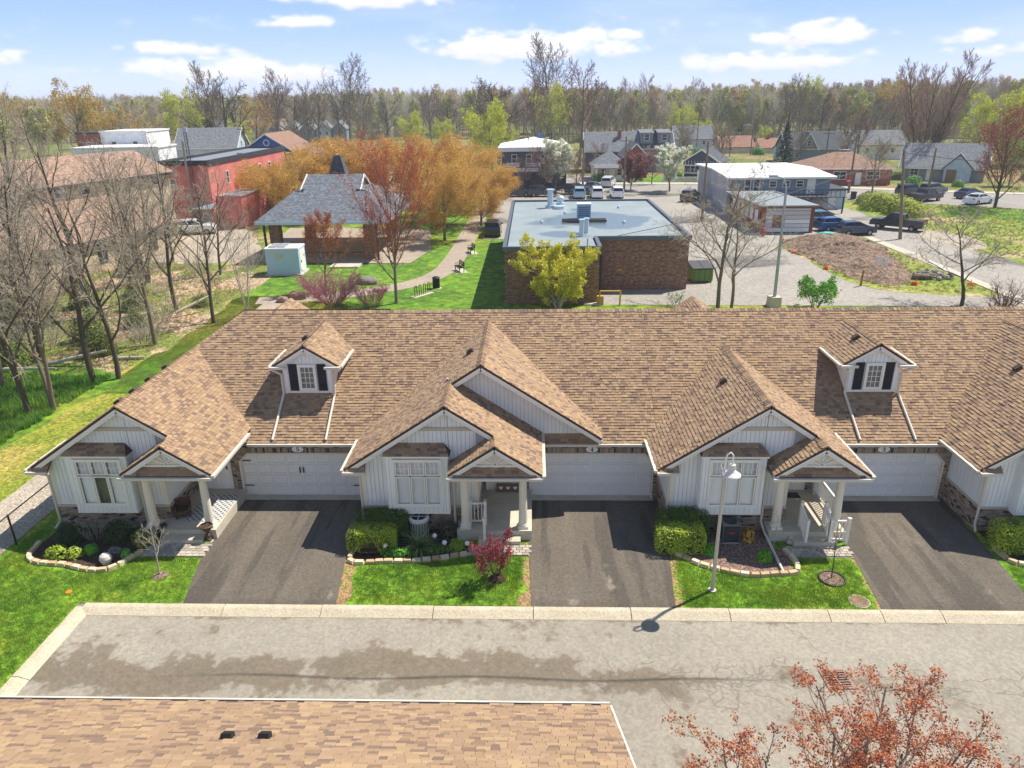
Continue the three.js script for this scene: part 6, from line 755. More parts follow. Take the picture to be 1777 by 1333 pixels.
const brickTex = (pal, mortar, s) => { const f = (u, v) => { const row = Math.floor(v * 26), x = u * 10 + (row % 2) * 0.5, i = ((Math.floor(x) % 10) + 10) % 10, j = (x % 1 < 0.05) || ((v * 26) % 1 < 0.13); return { j, c: pal[Math.floor(hash(i, row, s) * pal.length)], k: 0.86 + 0.28 * hash(i, row, s + 1) }; }; return std(0xffffff, 0.95, { map: tex(512, 2.1, (u, v) => { const q = f(u, v), n = 0.92 + 0.16 * fbm(u * 8, v * 8, 3, s, 8); return (q.j ? mortar : q.c.map((x) => x * q.k)).map((x) => x * n); }, { mh: 1.97 }), bumpMap: tex(512, 2.1, (u, v) => { const q = f(u, v).j ? 60 : 220; return [q, q, q]; }, { data: true, mh: 1.97 }), bumpScale: 0.008 }); };
M.roofGrey = roofTex([112, 118, 126], 1); M.roofDark = roofTex([84, 88, 94], 2); M.roofBrown = roofTex([150, 118, 98], 3); M.roofRed = roofTex([158, 116, 96], 4); M.roofTan = roofTex([164, 134, 114], 8); M.roofSlate = roofTex([122, 126, 130], 6);
M.brickBrown = brickTex([[142, 108, 86], [128, 98, 80], [152, 118, 94], [122, 92, 76], [138, 110, 92]], [132, 108, 92], 5); M.brickRed = brickTex([[150, 84, 68], [136, 74, 62], [162, 96, 78]], [150, 130, 116], 9);
M.wTan = stucco([196, 178, 148], 1); M.wWhite = sideTex([226, 228, 230], 2); M.wGrey = sideTex([138, 140, 144], 3); M.wBlue = sideTex([122, 138, 154], 4); M.wSlate = sideTex([84, 86, 98], 5); M.wRed = stucco([200, 116, 108], 6); M.wConc = stucco([170, 172, 176], 7); M.wCream = sideTex([214, 200, 176], 8); M.wBlueDeep = sideTex([60, 110, 176], 9); M.wPaleBlue = sideTex([180, 196, 210], 10);
M.memb = std(lin(224, 224, 222), 0.8); M.capGrey = std(lin(96, 104, 112), 0.5, { metalness: 0.3 }); M.pane = std(lin(48, 56, 64), 0.12); M.capDark = std(lin(52, 54, 60), 0.6);
function win(t, x, y, z, ry, w, h, o = {}) { // a window: frame and its pane
  const m = new MB(), f = o.f ?? 0.09, D = 0.05; m.bb(-w / 2, w / 2, -h / 2, -h / 2 + f, -D, D).bb(-w / 2, w / 2, h / 2 - f, h / 2, -D, D).bb(-w / 2, -w / 2 + f, -h / 2 + f, h / 2 - f, -D, D).bb(w / 2 - f, w / 2, -h / 2 + f, h / 2 - f, -D, D); if (o.mid !== false) m.bb(-w / 2 + f, w / 2 - f, -0.03, 0.03, -D, D * 0.7); if (w > 1.3) m.bb(-0.03, 0.03, -h / 2 + f, h / 2 - f, -D * 0.8, D * 0.6);
  const k = m.build('window', o.mat ?? M.trim, t); k.position.set(x, y, z); k.rotation.y = ry; new MB().bb(-w / 2 + f, w / 2 - f, -h / 2 + f, h / 2 - f, -D, 0.01).build('pane', M.pane, k); return k;
}
// house: box walls with a gable ('x' or 'z' ridge), hip or flat roof; windows [face, along, y, w, h]
function house(name, label, cat, pos, turn, w, d, h, o) {
  const t = thing(name, label, cat, pos, turn, o.group), X = w / 2, Z = d / 2, ov = o.ov ?? 0.4, rh = o.rh ?? 2, wl = new MB();
  wl.bb(-X, X, -0.05, h, -Z, Z);
  if (o.roof === 'x') for (const s of [-1, 1]) wl.slab([[s * X, h, -Z], [s * X, h, Z], [s * X, h + rh, 0]], [-s * 0.15, 0, 0]); if (o.roof === 'z') for (const s of [-1, 1]) wl.slab([[-X, h, s * Z], [X, h, s * Z], [0, h + rh, s * Z]], [0, 0, -s * 0.15]);
  wl.build('wall', o.wall, t); const rf = new MB(), th = [0, 0.14, 0], dn = [0, -0.14, 0];
  const sl = (P) => rf.slab(P.map((p) => add(p, [0, 0.06, 0])), dn);
  if (o.roof === 'x') { const k = rh / Z * ov; for (const s of [-1, 1]) sl([[-X - ov, h - k, s * (Z + ov)], [X + ov, h - k, s * (Z + ov)], [X + ov, h + rh, 0], [-X - ov, h + rh, 0]]); }
  else if (o.roof === 'z') { const k = rh / X * ov; for (const s of [-1, 1]) sl([[s * (X + ov), h - k, -Z - ov], [s * (X + ov), h - k, Z + ov], [0, h + rh, Z + ov], [0, h + rh, -Z - ov]]); }
  else if (o.roof === 'hip') { const m = Math.min(X, Z), a = X - m, b = Z - m, e = ov, A = [-X - e, h, Z + e], B = [X + e, h, Z + e], C = [X + e, h, -Z - e], D = [-X - e, h, -Z - e], P = a > b ? [-a, h + rh, 0] : [0, h + rh, b], Q = a > b ? [a, h + rh, 0] : [0, h + rh, -b]; if (a > b) { rf.quad(A, B, Q, P).quad(C, D, P, Q).tri(B, C, Q).tri(D, A, P); } else { rf.quad(B, C, Q, P).quad(D, A, P, Q).tri(A, B, P).tri(C, D, Q); } rf.quad(A, D, C, B); }
  else rf.bb(-X - ov, X + ov, h, h + 0.25, -Z - ov, Z + ov);
  const roof = rf.build('roof', o.roofMat, t);
  if (o.fascia) { const e = ov + 0.02, f = new MB(); if (o.roof === 'x' || o.roof === 'hip') { const k = o.roof === 'x' ? rh / Z * ov : 0; new MB().bb(-X - e, X + e, h - k - 0.16, h - k + 0.02, Z + ov, Z + ov + 0.06).build('fascia', o.fascia, t); } if (o.roof === 'z') for (const s of [-1, 1]) beam(new MB(), [0, h + rh - 0.06, Z + ov + 0.03], [s * (X + ov), h - rh / X * ov - 0.06, Z + ov + 0.03], 0.06, 0.22).build('fascia', o.fascia, t); if (o.roof === 'x') for (const q of [-1, 1]) for (const s of [-1, 1]) beam(new MB(), [q * (X + ov + 0.03), h + rh - 0.06, 0], [q * (X + ov + 0.03), h - rh / Z * ov - 0.06, s * (Z + ov)], 0.06, 0.2).build('fascia', o.fascia, t); }
  for (const q of o.win ?? []) { const [f, a, y, ww, hh] = q, ex = 0.02; if (f === 'f') win(t, a, y, Z + ex, 0, ww, hh, o.wo); if (f === 'r') win(t, X + ex, y, a, Math.PI / 2, ww, hh, o.wo); if (f === 'l') win(t, -X - ex, y, a, -Math.PI / 2, ww, hh, o.wo); }
  for (const q of o.door ?? []) { const k = new MB().bb(q[0] - 0.5, q[0] + 0.5, 0, 2.1, Z, Z + 0.06).build('door', q[1] ?? M.trim, t); new MB().bb(q[0] + 0.3, q[0] + 0.38, 0.95, 1.1, Z + 0.06, Z + 0.1).build('handle', M.black, k); }
  for (const q of o.chim ?? []) { new MB().bb(q[0] - 0.35, q[0] + 0.35, h, q[2], q[1] - 0.35, q[1] + 0.35).bb(q[0] - 0.42, q[0] + 0.42, q[2], q[2] + 0.12, q[1] - 0.42, q[1] + 0.42).build('chimney', M.brickRed, roof); }
  return t;
}
// ---- flat-roofed brick building
{
  const t = thing('brick_building', 'flat-roofed brown brick building with pale wet roof in the middle of the view', 'building', [0, 0, 0]), P = [[-2.1, -29.3], [5.05, -29.3], [5.05, -33.5], [12.6, -33.5], [12.6, -56.2], [-2.1, -56.2]], H = 4.3, m = new MB();
  for (let i = 0; i < 6; i++) { const a = P[i], b = P[(i + 1) % 6]; m.quad([a[0], -0.05, a[1]], [b[0], -0.05, b[1]], [b[0], H, b[1]], [a[0], H, a[1]]); } m.build('wall', M.brickBrown, t);
  const wet = (x, z) => { const n = fbm(x * 0.22 + 3, z * 0.3 + 7, 5, 211), s = 1.1 * Math.exp(-(((x - 5.8) / 5.2) ** 2) - (((z + 43) / 6.5) ** 2)) + 0.5 * Math.exp(-(((x - 2) / 3) ** 2) - (((z + 35) / 2) ** 2)); return smooth(0.56, 0.66, s * 0.62 + n * 0.62); };
  const X = -2.4, W = 15.4, Z = -56.6, D = 27.7, mk = (fn, data) => { const q = tex(512, 0, (u, v) => fn(X + u * W, Z + (1 - v) * D, u, v), { h: 1024, data }); q.wrapS = q.wrapT = THREE.ClampToEdgeWrapping; q.repeat.set(1 / W, 1 / D); q.offset.set(-X / W, 1 + Z / D); return q; };
  const seam = (x, z) => (Math.abs((x + 2.1) % 2.4) < 0.05 || Math.abs((z + 60) % 6) < 0.06);
  const mat = std(0xffffff, 1, { map: mk((x, z) => { const w = wet(x, z), n = fbm(x * 0.6, z * 0.6, 5, 212), e = smooth(0.05, 0.5, w) * smooth(0.95, 0.5, w); let c = mix3([122, 134, 138], [146, 157, 160], n); c = mix3(c, [120, 128, 132], e * 0.6); c = mix3(c, [100, 114, 120], w * 0.75); if (seam(x, z)) c = c.map((q) => q * 0.93); return c; }), roughnessMap: mk((x, z) => { const r = lerp(205, 70, wet(x, z)); return [r, r, r]; }, true) });
  flat('roof', [[-1.9, -29.5], [4.85, -29.5], [4.85, -33.7], [12.4, -33.7], [12.4, -56], [-1.9, -56]], H - 0.06, mat, null, t);
  for (let i = 0; i < 6; i++) { const a = P[i], b = P[(i + 1) % 6], L = Math.hypot(b[0] - a[0], b[1] - a[1]), q = new MB().bb(-L / 2 - 0.12, L / 2 + 0.12, H - 0.22, H + 0.12, -0.12, 0.16).build('parapet_cap', i < 3 || i > 3 ? M.capGrey : M.capGrey, t); q.position.set((a[0] + b[0]) / 2, (i % 2) * 0.004, (a[1] + b[1]) / 2); q.rotation.y = -Math.atan2(b[1] - a[1], b[0] - a[0]); }
  const galv = std(lin(190, 206, 216), 0.5, { metalness: 0.3 });
  { const q = new MB().tube([[1.84, H - 0.1, -51.3], [1.84, 6.0, -51.3]], 0.3, 14, undefined, true).build('vent_pipe', galv, t); new MB().cyl(1.84, 6.0, -51.3, 0.42, 0.12, 14).build('cap', galv, q); new MB().cyl(1.84, H - 0.1, -51.3, 0.5, 0.3, 14).build('collar', galv, q); }
  { const q = new MB().cyl(2.9, H - 0.1, -51.5, 0.45, 0.5, 14).build('turbine_vent', galv, t); new MB().blob(2.9, 5.1, -51.5, 0.42, 0.36, 0.42, { am: 0 }).build('turbine', galv, q); new MB().cyl(2.75, H - 0.1, -50.5, 0.6, 0.35, 14).build('collar', galv, q); }
  { const q = new MB().bb(4.1, 5.3, 4.5, 5.75, -43, -42).build('rooftop_unit', std(lin(120, 160, 196), 0.5), t); new MB().bb(4.05, 5.35, 5.75, 5.85, -43.05, -41.95).build('lid', M.memb, q); for (let i = 0; i < 5; i++) new MB().bb(4.2, 5.2, 4.75 + i * 0.18, 4.83 + i * 0.18, -41.99, -41.96).build('louvre', M.capGrey, q); for (const z of [-41.4, -42.2]) new MB().bb(2.7, 6.7, 4.32, 4.5, z - 0.15, z + 0.15).build('timber_beam', std(lin(74, 66, 66), 0.9), q); }
  for (const [x, z, h] of [[4.0, -34.4, 1.25], [4.5, -36, 1.1]]) { const q = new MB().tube([[x, H - 0.1, z], [x, H + h, z]], 0.2, 12, undefined, true).build('vent_pipe', galv, t); new MB().cyl(x, H + h, z, 0.26, 0.08, 12).build('cap', galv, q); }
  for (const [x, z] of [[0.84, -41.45], [8.23, -41], [3.2, -47], [8.8, -50.6]]) new MB().lathe([[0.16, 0], [0.16, 0.12], [0.1, 0.22], [0.001, 0.26]], x, H - 0.06, z, 12).build('roof_drain', galv, t);
  new MB().bb(5.06, 5.5, 0, 3.2, -33.0, -31.9).build('side_door', M.black, t); { const q = new MB().bb(6.9, 7.3, 1.6, 1.72, -33.46, -33.44).build('yellow_sign', std(lin(206, 150, 40), 0.7), t); }
  for (const z of [-38, -46]) new MB().bb(-2.5, -2.1, 0.5, 0.75, z - 0.15, z + 0.15).build('wall_box', galv, t);
  new MB().bb(-2.75, -2.1, 0, 1.2, -56, -55.2).build('meter_box', galv, t); new MB().bb(3.9, 5.2, 0, 0.12, -29.2, -28.6).build('stoop', M.concrete, t); new MB().tube([[4.1, H, -29.1], [4.1, H + 0.7, -29.1]], 0.05, 6).build('conduit', M.galv, t);
}
// ---- pavilion
{
  const t = thing('pavilion', 'open park pavilion with grey dutch-hip roof, pointed cupola and brick piers', 'pavilion', [-20.5, 0, -52.6]), E = 3.95, Y = 7.7, X = 6.5, Zf = 7.2, Zb = 7.4, GXx = 2.7, yg = 6.3, k = (yg - E) / (Y - E), xg = lerp(X, GXx, 0.72), rf = new MB();
  const zF = (y) => Zf * (1 - (y - E) / (Y - E)), zB = (y) => -Zb * (1 - (y - E) / (Y - E));
  const quad = (...p) => rf.slab(p, [0, -0.16, 0]);
  quad([-X, E, Zf], [X, E, Zf], [xg, yg, zF(yg)], [-xg, yg, zF(yg)]); quad([-GXx - 0.35, yg, zF(yg)], [GXx + 0.35, yg, zF(yg)], [GXx + 0.2, Y, 0], [-GXx - 0.2, Y, 0]); quad([X, E, -Zb], [-X, E, -Zb], [-xg, yg, zB(yg)], [xg, yg, zB(yg)]); quad([GXx + 0.35, yg, zB(yg)], [-GXx - 0.35, yg, zB(yg)], [-GXx - 0.2, Y, 0], [GXx + 0.2, Y, 0]);
  for (const s of [-1, 1]) { const P = [[s * X, E, Zf], [s * X, E, -Zb], [s * xg, yg, zB(yg)], [s * xg, yg, zF(yg)]]; quad(...P); quad([s * xg, yg, zF(yg)], [s * xg, yg, zB(yg)], [s * GXx, yg + 0.25, zB(yg)], [s * GXx, yg + 0.25, zF(yg)]); }
  const roof = rf.build('roof', M.roofGrey, t);
  for (const s of [-1, 1]) { new MB().slab([[s * GXx, yg, zF(yg)], [s * GXx, yg, zB(yg)], [s * GXx, Y - 0.1, 0]], [-s * 0.2, 0, 0]).build('gablet', M.wPaleBlue, t); for (const q of [zF(yg), zB(yg)]) beam(new MB(), [s * (GXx + 0.3), Y - 0.05, 0], [s * (GXx + 0.38), yg - 0.02, q], 0.08, 0.24).build('fascia', M.trim, t); }
  const fb = std(lin(190, 208, 224), 0.6); new MB().bb(-X - 0.03, X + 0.03, E - 0.3, E - 0.02, Zf, Zf + 0.08).build('fascia', fb, t); new MB().bb(-X - 0.03, X + 0.03, E - 0.3, E - 0.02, -Zb - 0.08, -Zb).build('fascia', fb, t); for (const s of [-1, 1]) new MB().bb(s * X - 0.04, s * X + 0.04, E - 0.3, E - 0.02, -Zb, Zf).build('fascia', fb, t);
  new MB().bb(-X + 0.2, X - 0.2, E - 0.26, E - 0.2, -Zb + 0.2, Zf - 0.2).build('ceiling', M.cream, t);
  for (const x of [-5.1, 4.3]) for (const z of [5.6, -5.8]) new MB().bb(x - 0.5, x + 0.5, 0, E - 0.26, z - 0.5, z + 0.5).build('pier', M.brickBrown, t); for (const x of [-5.9, 5.2]) new MB().bb(x - 0.09, x + 0.09, 0, E - 0.26, 6.4, 6.6).build('post', M.capDark, t);
  const c = new MB(), b0 = 7.0, b1 = 9.5, A = 1.05, Bq = 0.34, zc = -1.5; const bt = [[-A, b0, zc + A], [A, b0, zc + A], [A, b0, zc - A], [-A, b0, zc - A]], tp = [[-Bq, b1, zc + Bq], [Bq, b1, zc + Bq], [Bq, b1, zc - Bq], [-Bq, b1, zc - Bq]]; for (let i = 0; i < 4; i++) c.quad(bt[i], bt[(i + 1) % 4], tp[(i + 1) % 4], tp[i]); c.quad(tp[0], tp[1], tp[2], tp[3]); c.build('cupola', M.roofDark, t);
  new MB().bb(-5.2, 4.4, 0.45, 0.52, 4.7, 5.1).build('bench_top', M.capDark, t); for (const x of [-4.8, -1, 3.9]) new MB().bb(x - 0.1, x + 0.1, 0.05, 0.45, 4.75, 5.05).build('bench_leg', M.concrete, t); new MB().bb(1.2, 4, 0, 0.14, 8.2, 10.2).build('step', M.concrete, t);
}
{ // utility cabinet
  const t = thing('utility_cabinet', 'large white and pale blue utility cabinet with roof vents left of the pavilion', 'cabinet', [-22.7, 0, -40.6], 0.03), m = std(lin(176, 206, 226), 0.6); new MB().bb(-1.5, 1.5, 0.12, 2.35, -1.1, 1.1).build('body', m, t); new MB().bb(-1.55, 1.55, 2.35, 2.5, -1.15, 1.15).build('roof', M.memb, t); for (const x of [-0.9, -0.1]) for (const z of [-0.55, 0.4]) new MB().bb(x - 0.36, x + 0.36, 2.5, 2.6, z - 0.4, z + 0.4).build('roof_vent', std(lin(150, 158, 160), 0.5), t); new MB().bb(-0.6, 0.1, 1.6, 1.95, 1.1, 1.13).build('louvre', std(lin(196, 190, 160), 0.6), t); new MB().bb(-1.7, 1.7, 0, 0.12, -1.3, 1.3).build('pad', M.concrete, t); new MB().bb(1.5, 1.53, 0.2, 2.2, -0.8, 0.8).build('door', M.memb, t); new MB().bb(1.53, 1.58, 1.1, 1.3, 0.5, 0.6).build('handle', M.black, t); }
// ---- red building with the lower wing
{
  const t = thing('red_building', 'two-storey red building with dark roof edge left of the golden trees', 'building', [-42.2, 0, -79.5]), w = new MB(); w.bb(-2.9, 2.9, -0.05, 8, -14.5, 14.5); w.build('wall', M.wRed, t); new MB().bb(-2.6, 2.6, 8.0, 8.06, -14.2, 14.2).build('roof', std(lin(120, 128, 134), 0.9), t);
  for (const [a, b, c, d] of [[-3, 3, 14.4, 14.7], [-3, 3, -14.7, -14.4], [-3.05, -2.75, -14.4, 14.4], [2.75, 3.05, -14.4, 14.4]]) new MB().bb(a, b, 7.75, 8.35, c, d).build('parapet', M.capDark, t);
  const wg = new MB().bb(2.92, 6, -0.05, 3.9, -1, 13.4).build('wing', M.wRed, t); new MB().bb(2.92, 6.1, 3.9, 4.05, -1.1, 13.5).build('wing_roof', std(lin(150, 150, 152), 0.9), t);
  win(t, 2.93, 5.9, 9, Math.PI / 2, 0.9, 1.6); win(t, 2.93, 5.4, 0.5, Math.PI / 2, 1, 2.4); win(t, 2.93, 5.4, -3, Math.PI / 2, 1, 2.4); win(t, 2.93, 5.4, -7, Math.PI / 2, 1, 2.4); win(t, -1.6, 5.6, 14.52, 0, 0.8, 1.3);
  { const q = new MB(); for (let i = 0; i < 9; i++) q.slab([[0.7 + i * 0.28, 3.3, 14.5], [0.92 + i * 0.28, 3.3, 14.5], [0.92 + i * 0.28, 2.8, 16], [0.7 + i * 0.28, 2.8, 16]], [0, -0.06, 0]); new MB().slab([[0.6, 3.26, 14.5], [3.3, 3.26, 14.5], [3.3, 2.74, 16], [0.6, 2.74, 16]], [0, -0.04, 0]).build('canopy', M.black, t); stuff(q.build('canopy_ribs', M.galv, t)); } new MB().bb(1.4, 2.4, 0, 2.2, 14.5, 14.56).build('door', M.galv, t); new MB().bb(-2.6, -2.45, 0.5, 7.7, 14.5, 14.62).build('downspout', M.black, t); new MB().bb(2.2, 2.9, 8.06, 8.5, 2, 3).build('rooftop_unit', M.galv, t);
  new MB().bb(2.94, 5.6, 4.7, 5.6, -12, -4).build('black_gazebo', M.capDark, t);
}
{ const t = thing('lattice_mast', 'tall lattice radio mast in front of the red building', 'mast', [-41.0, 0, -64.3]); for (const [x, z] of [[-0.22, 0.13], [0.22, 0.13], [0, -0.25]]) new MB().tube([[x, 0, z], [x * 0.7, 11.8, z * 0.7]], 0.035, 5).build('leg', M.capDark, t); const m = new MB(), C = [[-0.22, 0.13], [0.22, 0.13], [0, -0.25]]; for (let i = 0; i < 30; i++) { const y = 0.3 + i * 0.38, k = 1 - 0.3 * y / 11.8; for (let j = 0; j < 3; j++) { const a = C[j], b = C[(j + 1) % 3]; m.tube([[a[0] * k, y, a[1] * k], [b[0] * k, y + 0.38, b[1] * k]], 0.018, 3); } } stuff(m.build('lattice', M.capDark, t)); new MB().bb(-0.25, 0.25, 11.6, 12.1, -0.2, 0.2).build('antenna_box', M.galv, t); }
// ---- tan building behind the wood
{
  const t = thing('tan_building', 'long tan two-storey building with brown roofs behind the bare wood', 'building', [-41.2, 0, -41], 1.279), w = new MB(); w.bb(-26, 11.4, -0.05, 3.2, -14, 0).bb(-20, 11.4, 3.2, 7.7, -14, -6.2).bb(11.4, 18.2, -0.05, 7.7, -14, -6.2); w.build('wall', M.wTan, t);
  const r1 = new MB().slab([[-26.3, 3.1, 0.5], [11.8, 3.1, 0.5], [11.8, 6, -6.2], [-26.3, 6, -6.2]], [0, -0.16, 0]).build('lower_roof', M.roofTan, t); const r2 = new MB().slab([[-20.5, 7.5, -5.7], [18.6, 7.5, -5.7], [18.6, 9.8, -11], [-20.5, 9.8, -11]], [0, -0.16, 0]).slab([[18.6, 7.5, -16], [-20.5, 7.5, -16], [-20.5, 9.8, -11], [18.6, 9.8, -11]], [0, -0.16, 0]).build('upper_roof', M.roofTan, t);
  new MB().bb(-20.5, 18.6, 7.2, 7.48, -5.75, -5.65).build('fascia', M.capDark, t); new MB().bb(-26.3, 11.8, 2.8, 3.08, 0.42, 0.52).build('fascia', M.capDark, t);
  for (let i = 0; i < 12; i++) win(t, -18.2 + i * 3.1, 6.9, -6.18, 0, 1.2, 1.3); for (let i = 0; i < 11; i++) win(t, -24.2 + i * 3.2, 1.7, 0.02, 0, 1, 1.9, { mat: M.capDark }); for (const x of [-16, -9]) { const q = new MB().slab([[x - 2.4, 4.6, -2], [x + 2.4, 4.6, -2], [x + 2.4, 5.6, -4.5], [x - 2.4, 5.6, -4.5]], [0, -0.1, 0]).build('skylight', M.memb, t); }
}
house('house', 'white flat-roofed building with red brick end far at left', 'building', [-79.3, 0, -126], 0.1, 8.6, 12, 9.8, { wall: M.wWhite, roof: 'flat', ov: 0.15, roofMat: M.memb, win: [['f', -2, 7.6, 1, 1.2], ['f', 2, 7.6, 1, 1.2]] });
house('house', 'low white flat-roofed hall in front of the tall white one', 'building', [-75.5, 0, -114], 0.1, 15, 9, 7.4, { wall: M.wWhite, roof: 'flat', ov: 0.2, roofMat: M.memb, win: [['f', -5, 5.5, 1, 1], ['f', 0, 5.5, 1, 1], ['f', 5, 5.5, 1, 1]] });
house('house', 'red brick block at the left of the tall white building', 'building', [-86.3, 0, -126], 0.1, 4.4, 12, 9.6, { wall: M.brickRed, roof: 'flat', ov: 0.1, roofMat: M.capDark, win: [['f', 0, 7.4, 1, 1.4]] });
house('house', 'pale grey house with broad grey gable roof behind the red building', 'house', [-70.5, 0, -141], 0.1, 12.5, 10, 6.2, { wall: M.wPaleBlue, roof: 'x', rh: 3.6, ov: 0.5, roofMat: M.roofSlate, fascia: M.trim, win: [['f', -3, 4, 1, 1.4], ['f', 3, 4, 1, 1.4], ['r', 0, 6.5, 1, 1.2]] });
{ const t = house('house', 'building with a deep blue gable end and brown roof behind the red one', 'building', [-43, 0, -103], 0, 8, 12, 7.6, { wall: M.wBlueDeep, roof: 'z', rh: 2.5, ov: 0.4, roofMat: M.roofBrown, fascia: M.trim }); const g = new THREE.TorusGeometry(0.45, 0.08, 6, 20); const k = mesh('round_vent', g, M.trim, t); k.position.set(0, 8.7, 6.04); }
house('house', 'long low building with a plain brown roof right of the blue gable', 'building', [-32.5, 0, -106], 0.02, 15, 11, 5.6, { wall: M.wCream, roof: 'x', rh: 2.6, ov: 0.5, roofMat: M.roofBrown, fascia: M.trim, win: [['f', -4, 3.4, 1.2, 1.2], ['f', 0, 3.4, 1.2, 1.2], ['f', 4, 3.4, 1.2, 1.2]] });
{ const lb = ['first from the left', 'second from the left', 'third from the left', 'fourth from the left', 'at the right end']; for (let i = 0; i < 5; i++) house('house', 'blue-grey gabled house in the far row behind the brown roof, ' + lb[i], 'house', [-96 + i * 5.6, 0, -262 - i * 1.5], 0.1, 5.4, 10, 5.4, { wall: i % 2 ? M.wPaleBlue : M.wBlue, roof: 'z', rh: 2.7, ov: 0.3, roofMat: M.roofSlate, fascia: M.trim, group: 'far row of blue-grey houses', win: [['f', -1.2, 3.8, 1, 1.4], ['f', 1.2, 3.8, 1, 1.4], ['f', 0, 1.4, 1.6, 1.6]] }); }
house('house', 'far house with a pale brown roof behind the blue-grey row', 'house', [-110, 0, -290], 0.1, 16, 11, 5.5, { wall: M.wCream, roof: 'x', rh: 3.2, ov: 0.4, roofMat: M.roofBrown, win: [['f', -3, 3, 1.2, 1.4], ['f', 3, 3, 1.2, 1.4]] });
house('house', 'far grey-roofed house left of the blue-grey row', 'house', [-116, 0, -262], 0.3, 10, 9, 5, { wall: M.wWhite, roof: 'x', rh: 3.6, ov: 0.4, roofMat: M.roofDark, win: [['f', -2, 3, 1, 1.4], ['f', 2, 3, 1, 1.4]] });
// ---- dark two-storey building with white eaves
{
  const t = thing('dark_building', 'dark two-storey shop building with white eaves and a low white roof', 'building', [0.3, 0, -111]); new MB().bb(-5.6, 5.6, 3.7, 6.4, -6, 6).build('upper_wall', M.wSlate, t); new MB().bb(-5.6, 5.6, -0.05, 3.1, -6, 5.8).build('lower_wall', M.wSlate, t); new MB().bb(-6.2, 6.2, 3.1, 3.7, -6.2, 6.6).build('band', M.memb, t); const e = new MB(); e.bb(-6.1, 6.1, 6.4, 7.1, -6.5, 6.5); e.build('eaves', M.memb, t);
  const rf = new MB(), A = [-6.2, 7.1, 6.6], B = [6.2, 7.1, 6.6], C = [6.2, 7.1, -6.6], D = [-6.2, 7.1, -6.6], P = [0, 8.5, 0]; rf.tri(A, B, P).tri(B, C, P).tri(C, D, P).tri(D, A, P); const roof = rf.build('roof', M.memb, t); new MB().bb(0.7, 1.5, 8.1, 9, -0.4, 0.4).build('chimney', M.wBlueDeep, roof); new MB().tube([[-1, 7.7, 2], [-1, 8.6, 2]], 0.09, 6).build('vent_pipe', M.capDark, roof);
  for (const x of [-3.4, -0.9, 1.6, 4]) win(t, x, 5.2, 6.02, 0, 0.95, 1.5); for (const x of [-4, -1, 2, 4.6]) win(t, x, 1.7, 5.82, 0, 1.7, 2.2, { mat: M.capDark, mid: false });
  for (const [x, w] of [[-3.6, 2.2], [-0.2, 2.6]]) { const q = new MB().bb(x - w / 2, x + w / 2, 3.9, 4.5, 6.02, 6.12).build('shop_sign', M.memb, t); for (let i = 0; i < 6; i++) new MB().bb(x - w / 2 + 0.25 + i * (w - 0.5) / 6, x - w / 2 + 0.25 + (i + 0.6) * (w - 0.5) / 6, 4.1, 4.3, 6.12, 6.13).build('letter_mark', M.wBlue, q); }
}
// ---- houses across the street
house('house', 'wide grey-roofed grey house across the street, left part of the group', 'house', [16.8, 0, -140], 0, 10.8, 9, 4.6, { wall: M.wSlate, roof: 'x', rh: 3.4, ov: 0.4, roofMat: M.roofSlate, fascia: M.trim, win: [['f', -3, 3, 1, 1.4], ['f', 3, 3, 1, 1.4]], chim: [[1.8, 1.5, 8.2]] });
{ const t = house('house', 'grey house with two front dormers across the street, right part of the group', 'house', [26, 0, -140.5], 0, 7.4, 9, 5, { wall: M.wGrey, roof: 'x', rh: 3.2, ov: 0.4, roofMat: M.roofDark, fascia: M.trim, win: [['f', -2, 3, 1, 1.4], ['f', 2, 3, 1, 1.4]] }); for (const x of [-1.8, 1.9]) { new MB().bb(x - 1.3, x + 1.3, 5.6, 7.9, 0.5, 3.6).build('dormer', M.wGrey, t); new MB().slab([[x - 1.5, 7.8, 3.9], [x + 1.5, 7.8, 3.9], [x + 1.5, 8.4, -0.5], [x - 1.5, 8.4, -0.5]], [0, -0.12, 0]).build('dormer_roof', M.roofSlate, t); win(t, x, 6.9, 3.62, 0, 1.1, 1.4); } }
{ const t = house('house', 'small hip-roofed house with a white-posted porch across the street', 'house', [15, 0, -122.5], 0, 6.4, 8, 2.6, { wall: M.wCream, roof: 'hip', rh: 2.7, ov: 0.5, roofMat: M.roofSlate, fascia: M.trim, win: [['f', -1.4, 1.6, 1, 1.3], ['f', 1.6, 1.6, 1, 1.3]], door: [[0.2]] }); for (const x of [-2.9, 2.9]) new MB().bb(x - 0.12, x + 0.12, 0, 2.5, 5.4, 5.64).build('porch_post', M.trim, t); new MB().slab([[-3.4, 2.5, 5.9], [3.4, 2.5, 5.9], [3.4, 3.1, 4], [-3.4, 3.1, 4]], [0, -0.12, 0]).build('porch_roof', M.roofSlate, t); }
house('house', 'narrow red brick gabled house behind the purple-leaved tree', 'house', [20.2, 0, -127.5], 0, 4.6, 9, 4.2, { wall: M.brickRed, roof: 'z', rh: 2.3, ov: 0.4, roofMat: M.roofDark, fascia: M.trim, win: [['f', -1, 4, 0.8, 1.2], ['f', 1, 4, 0.8, 1.2], ['f', 0, 1.6, 1, 1.6]] });
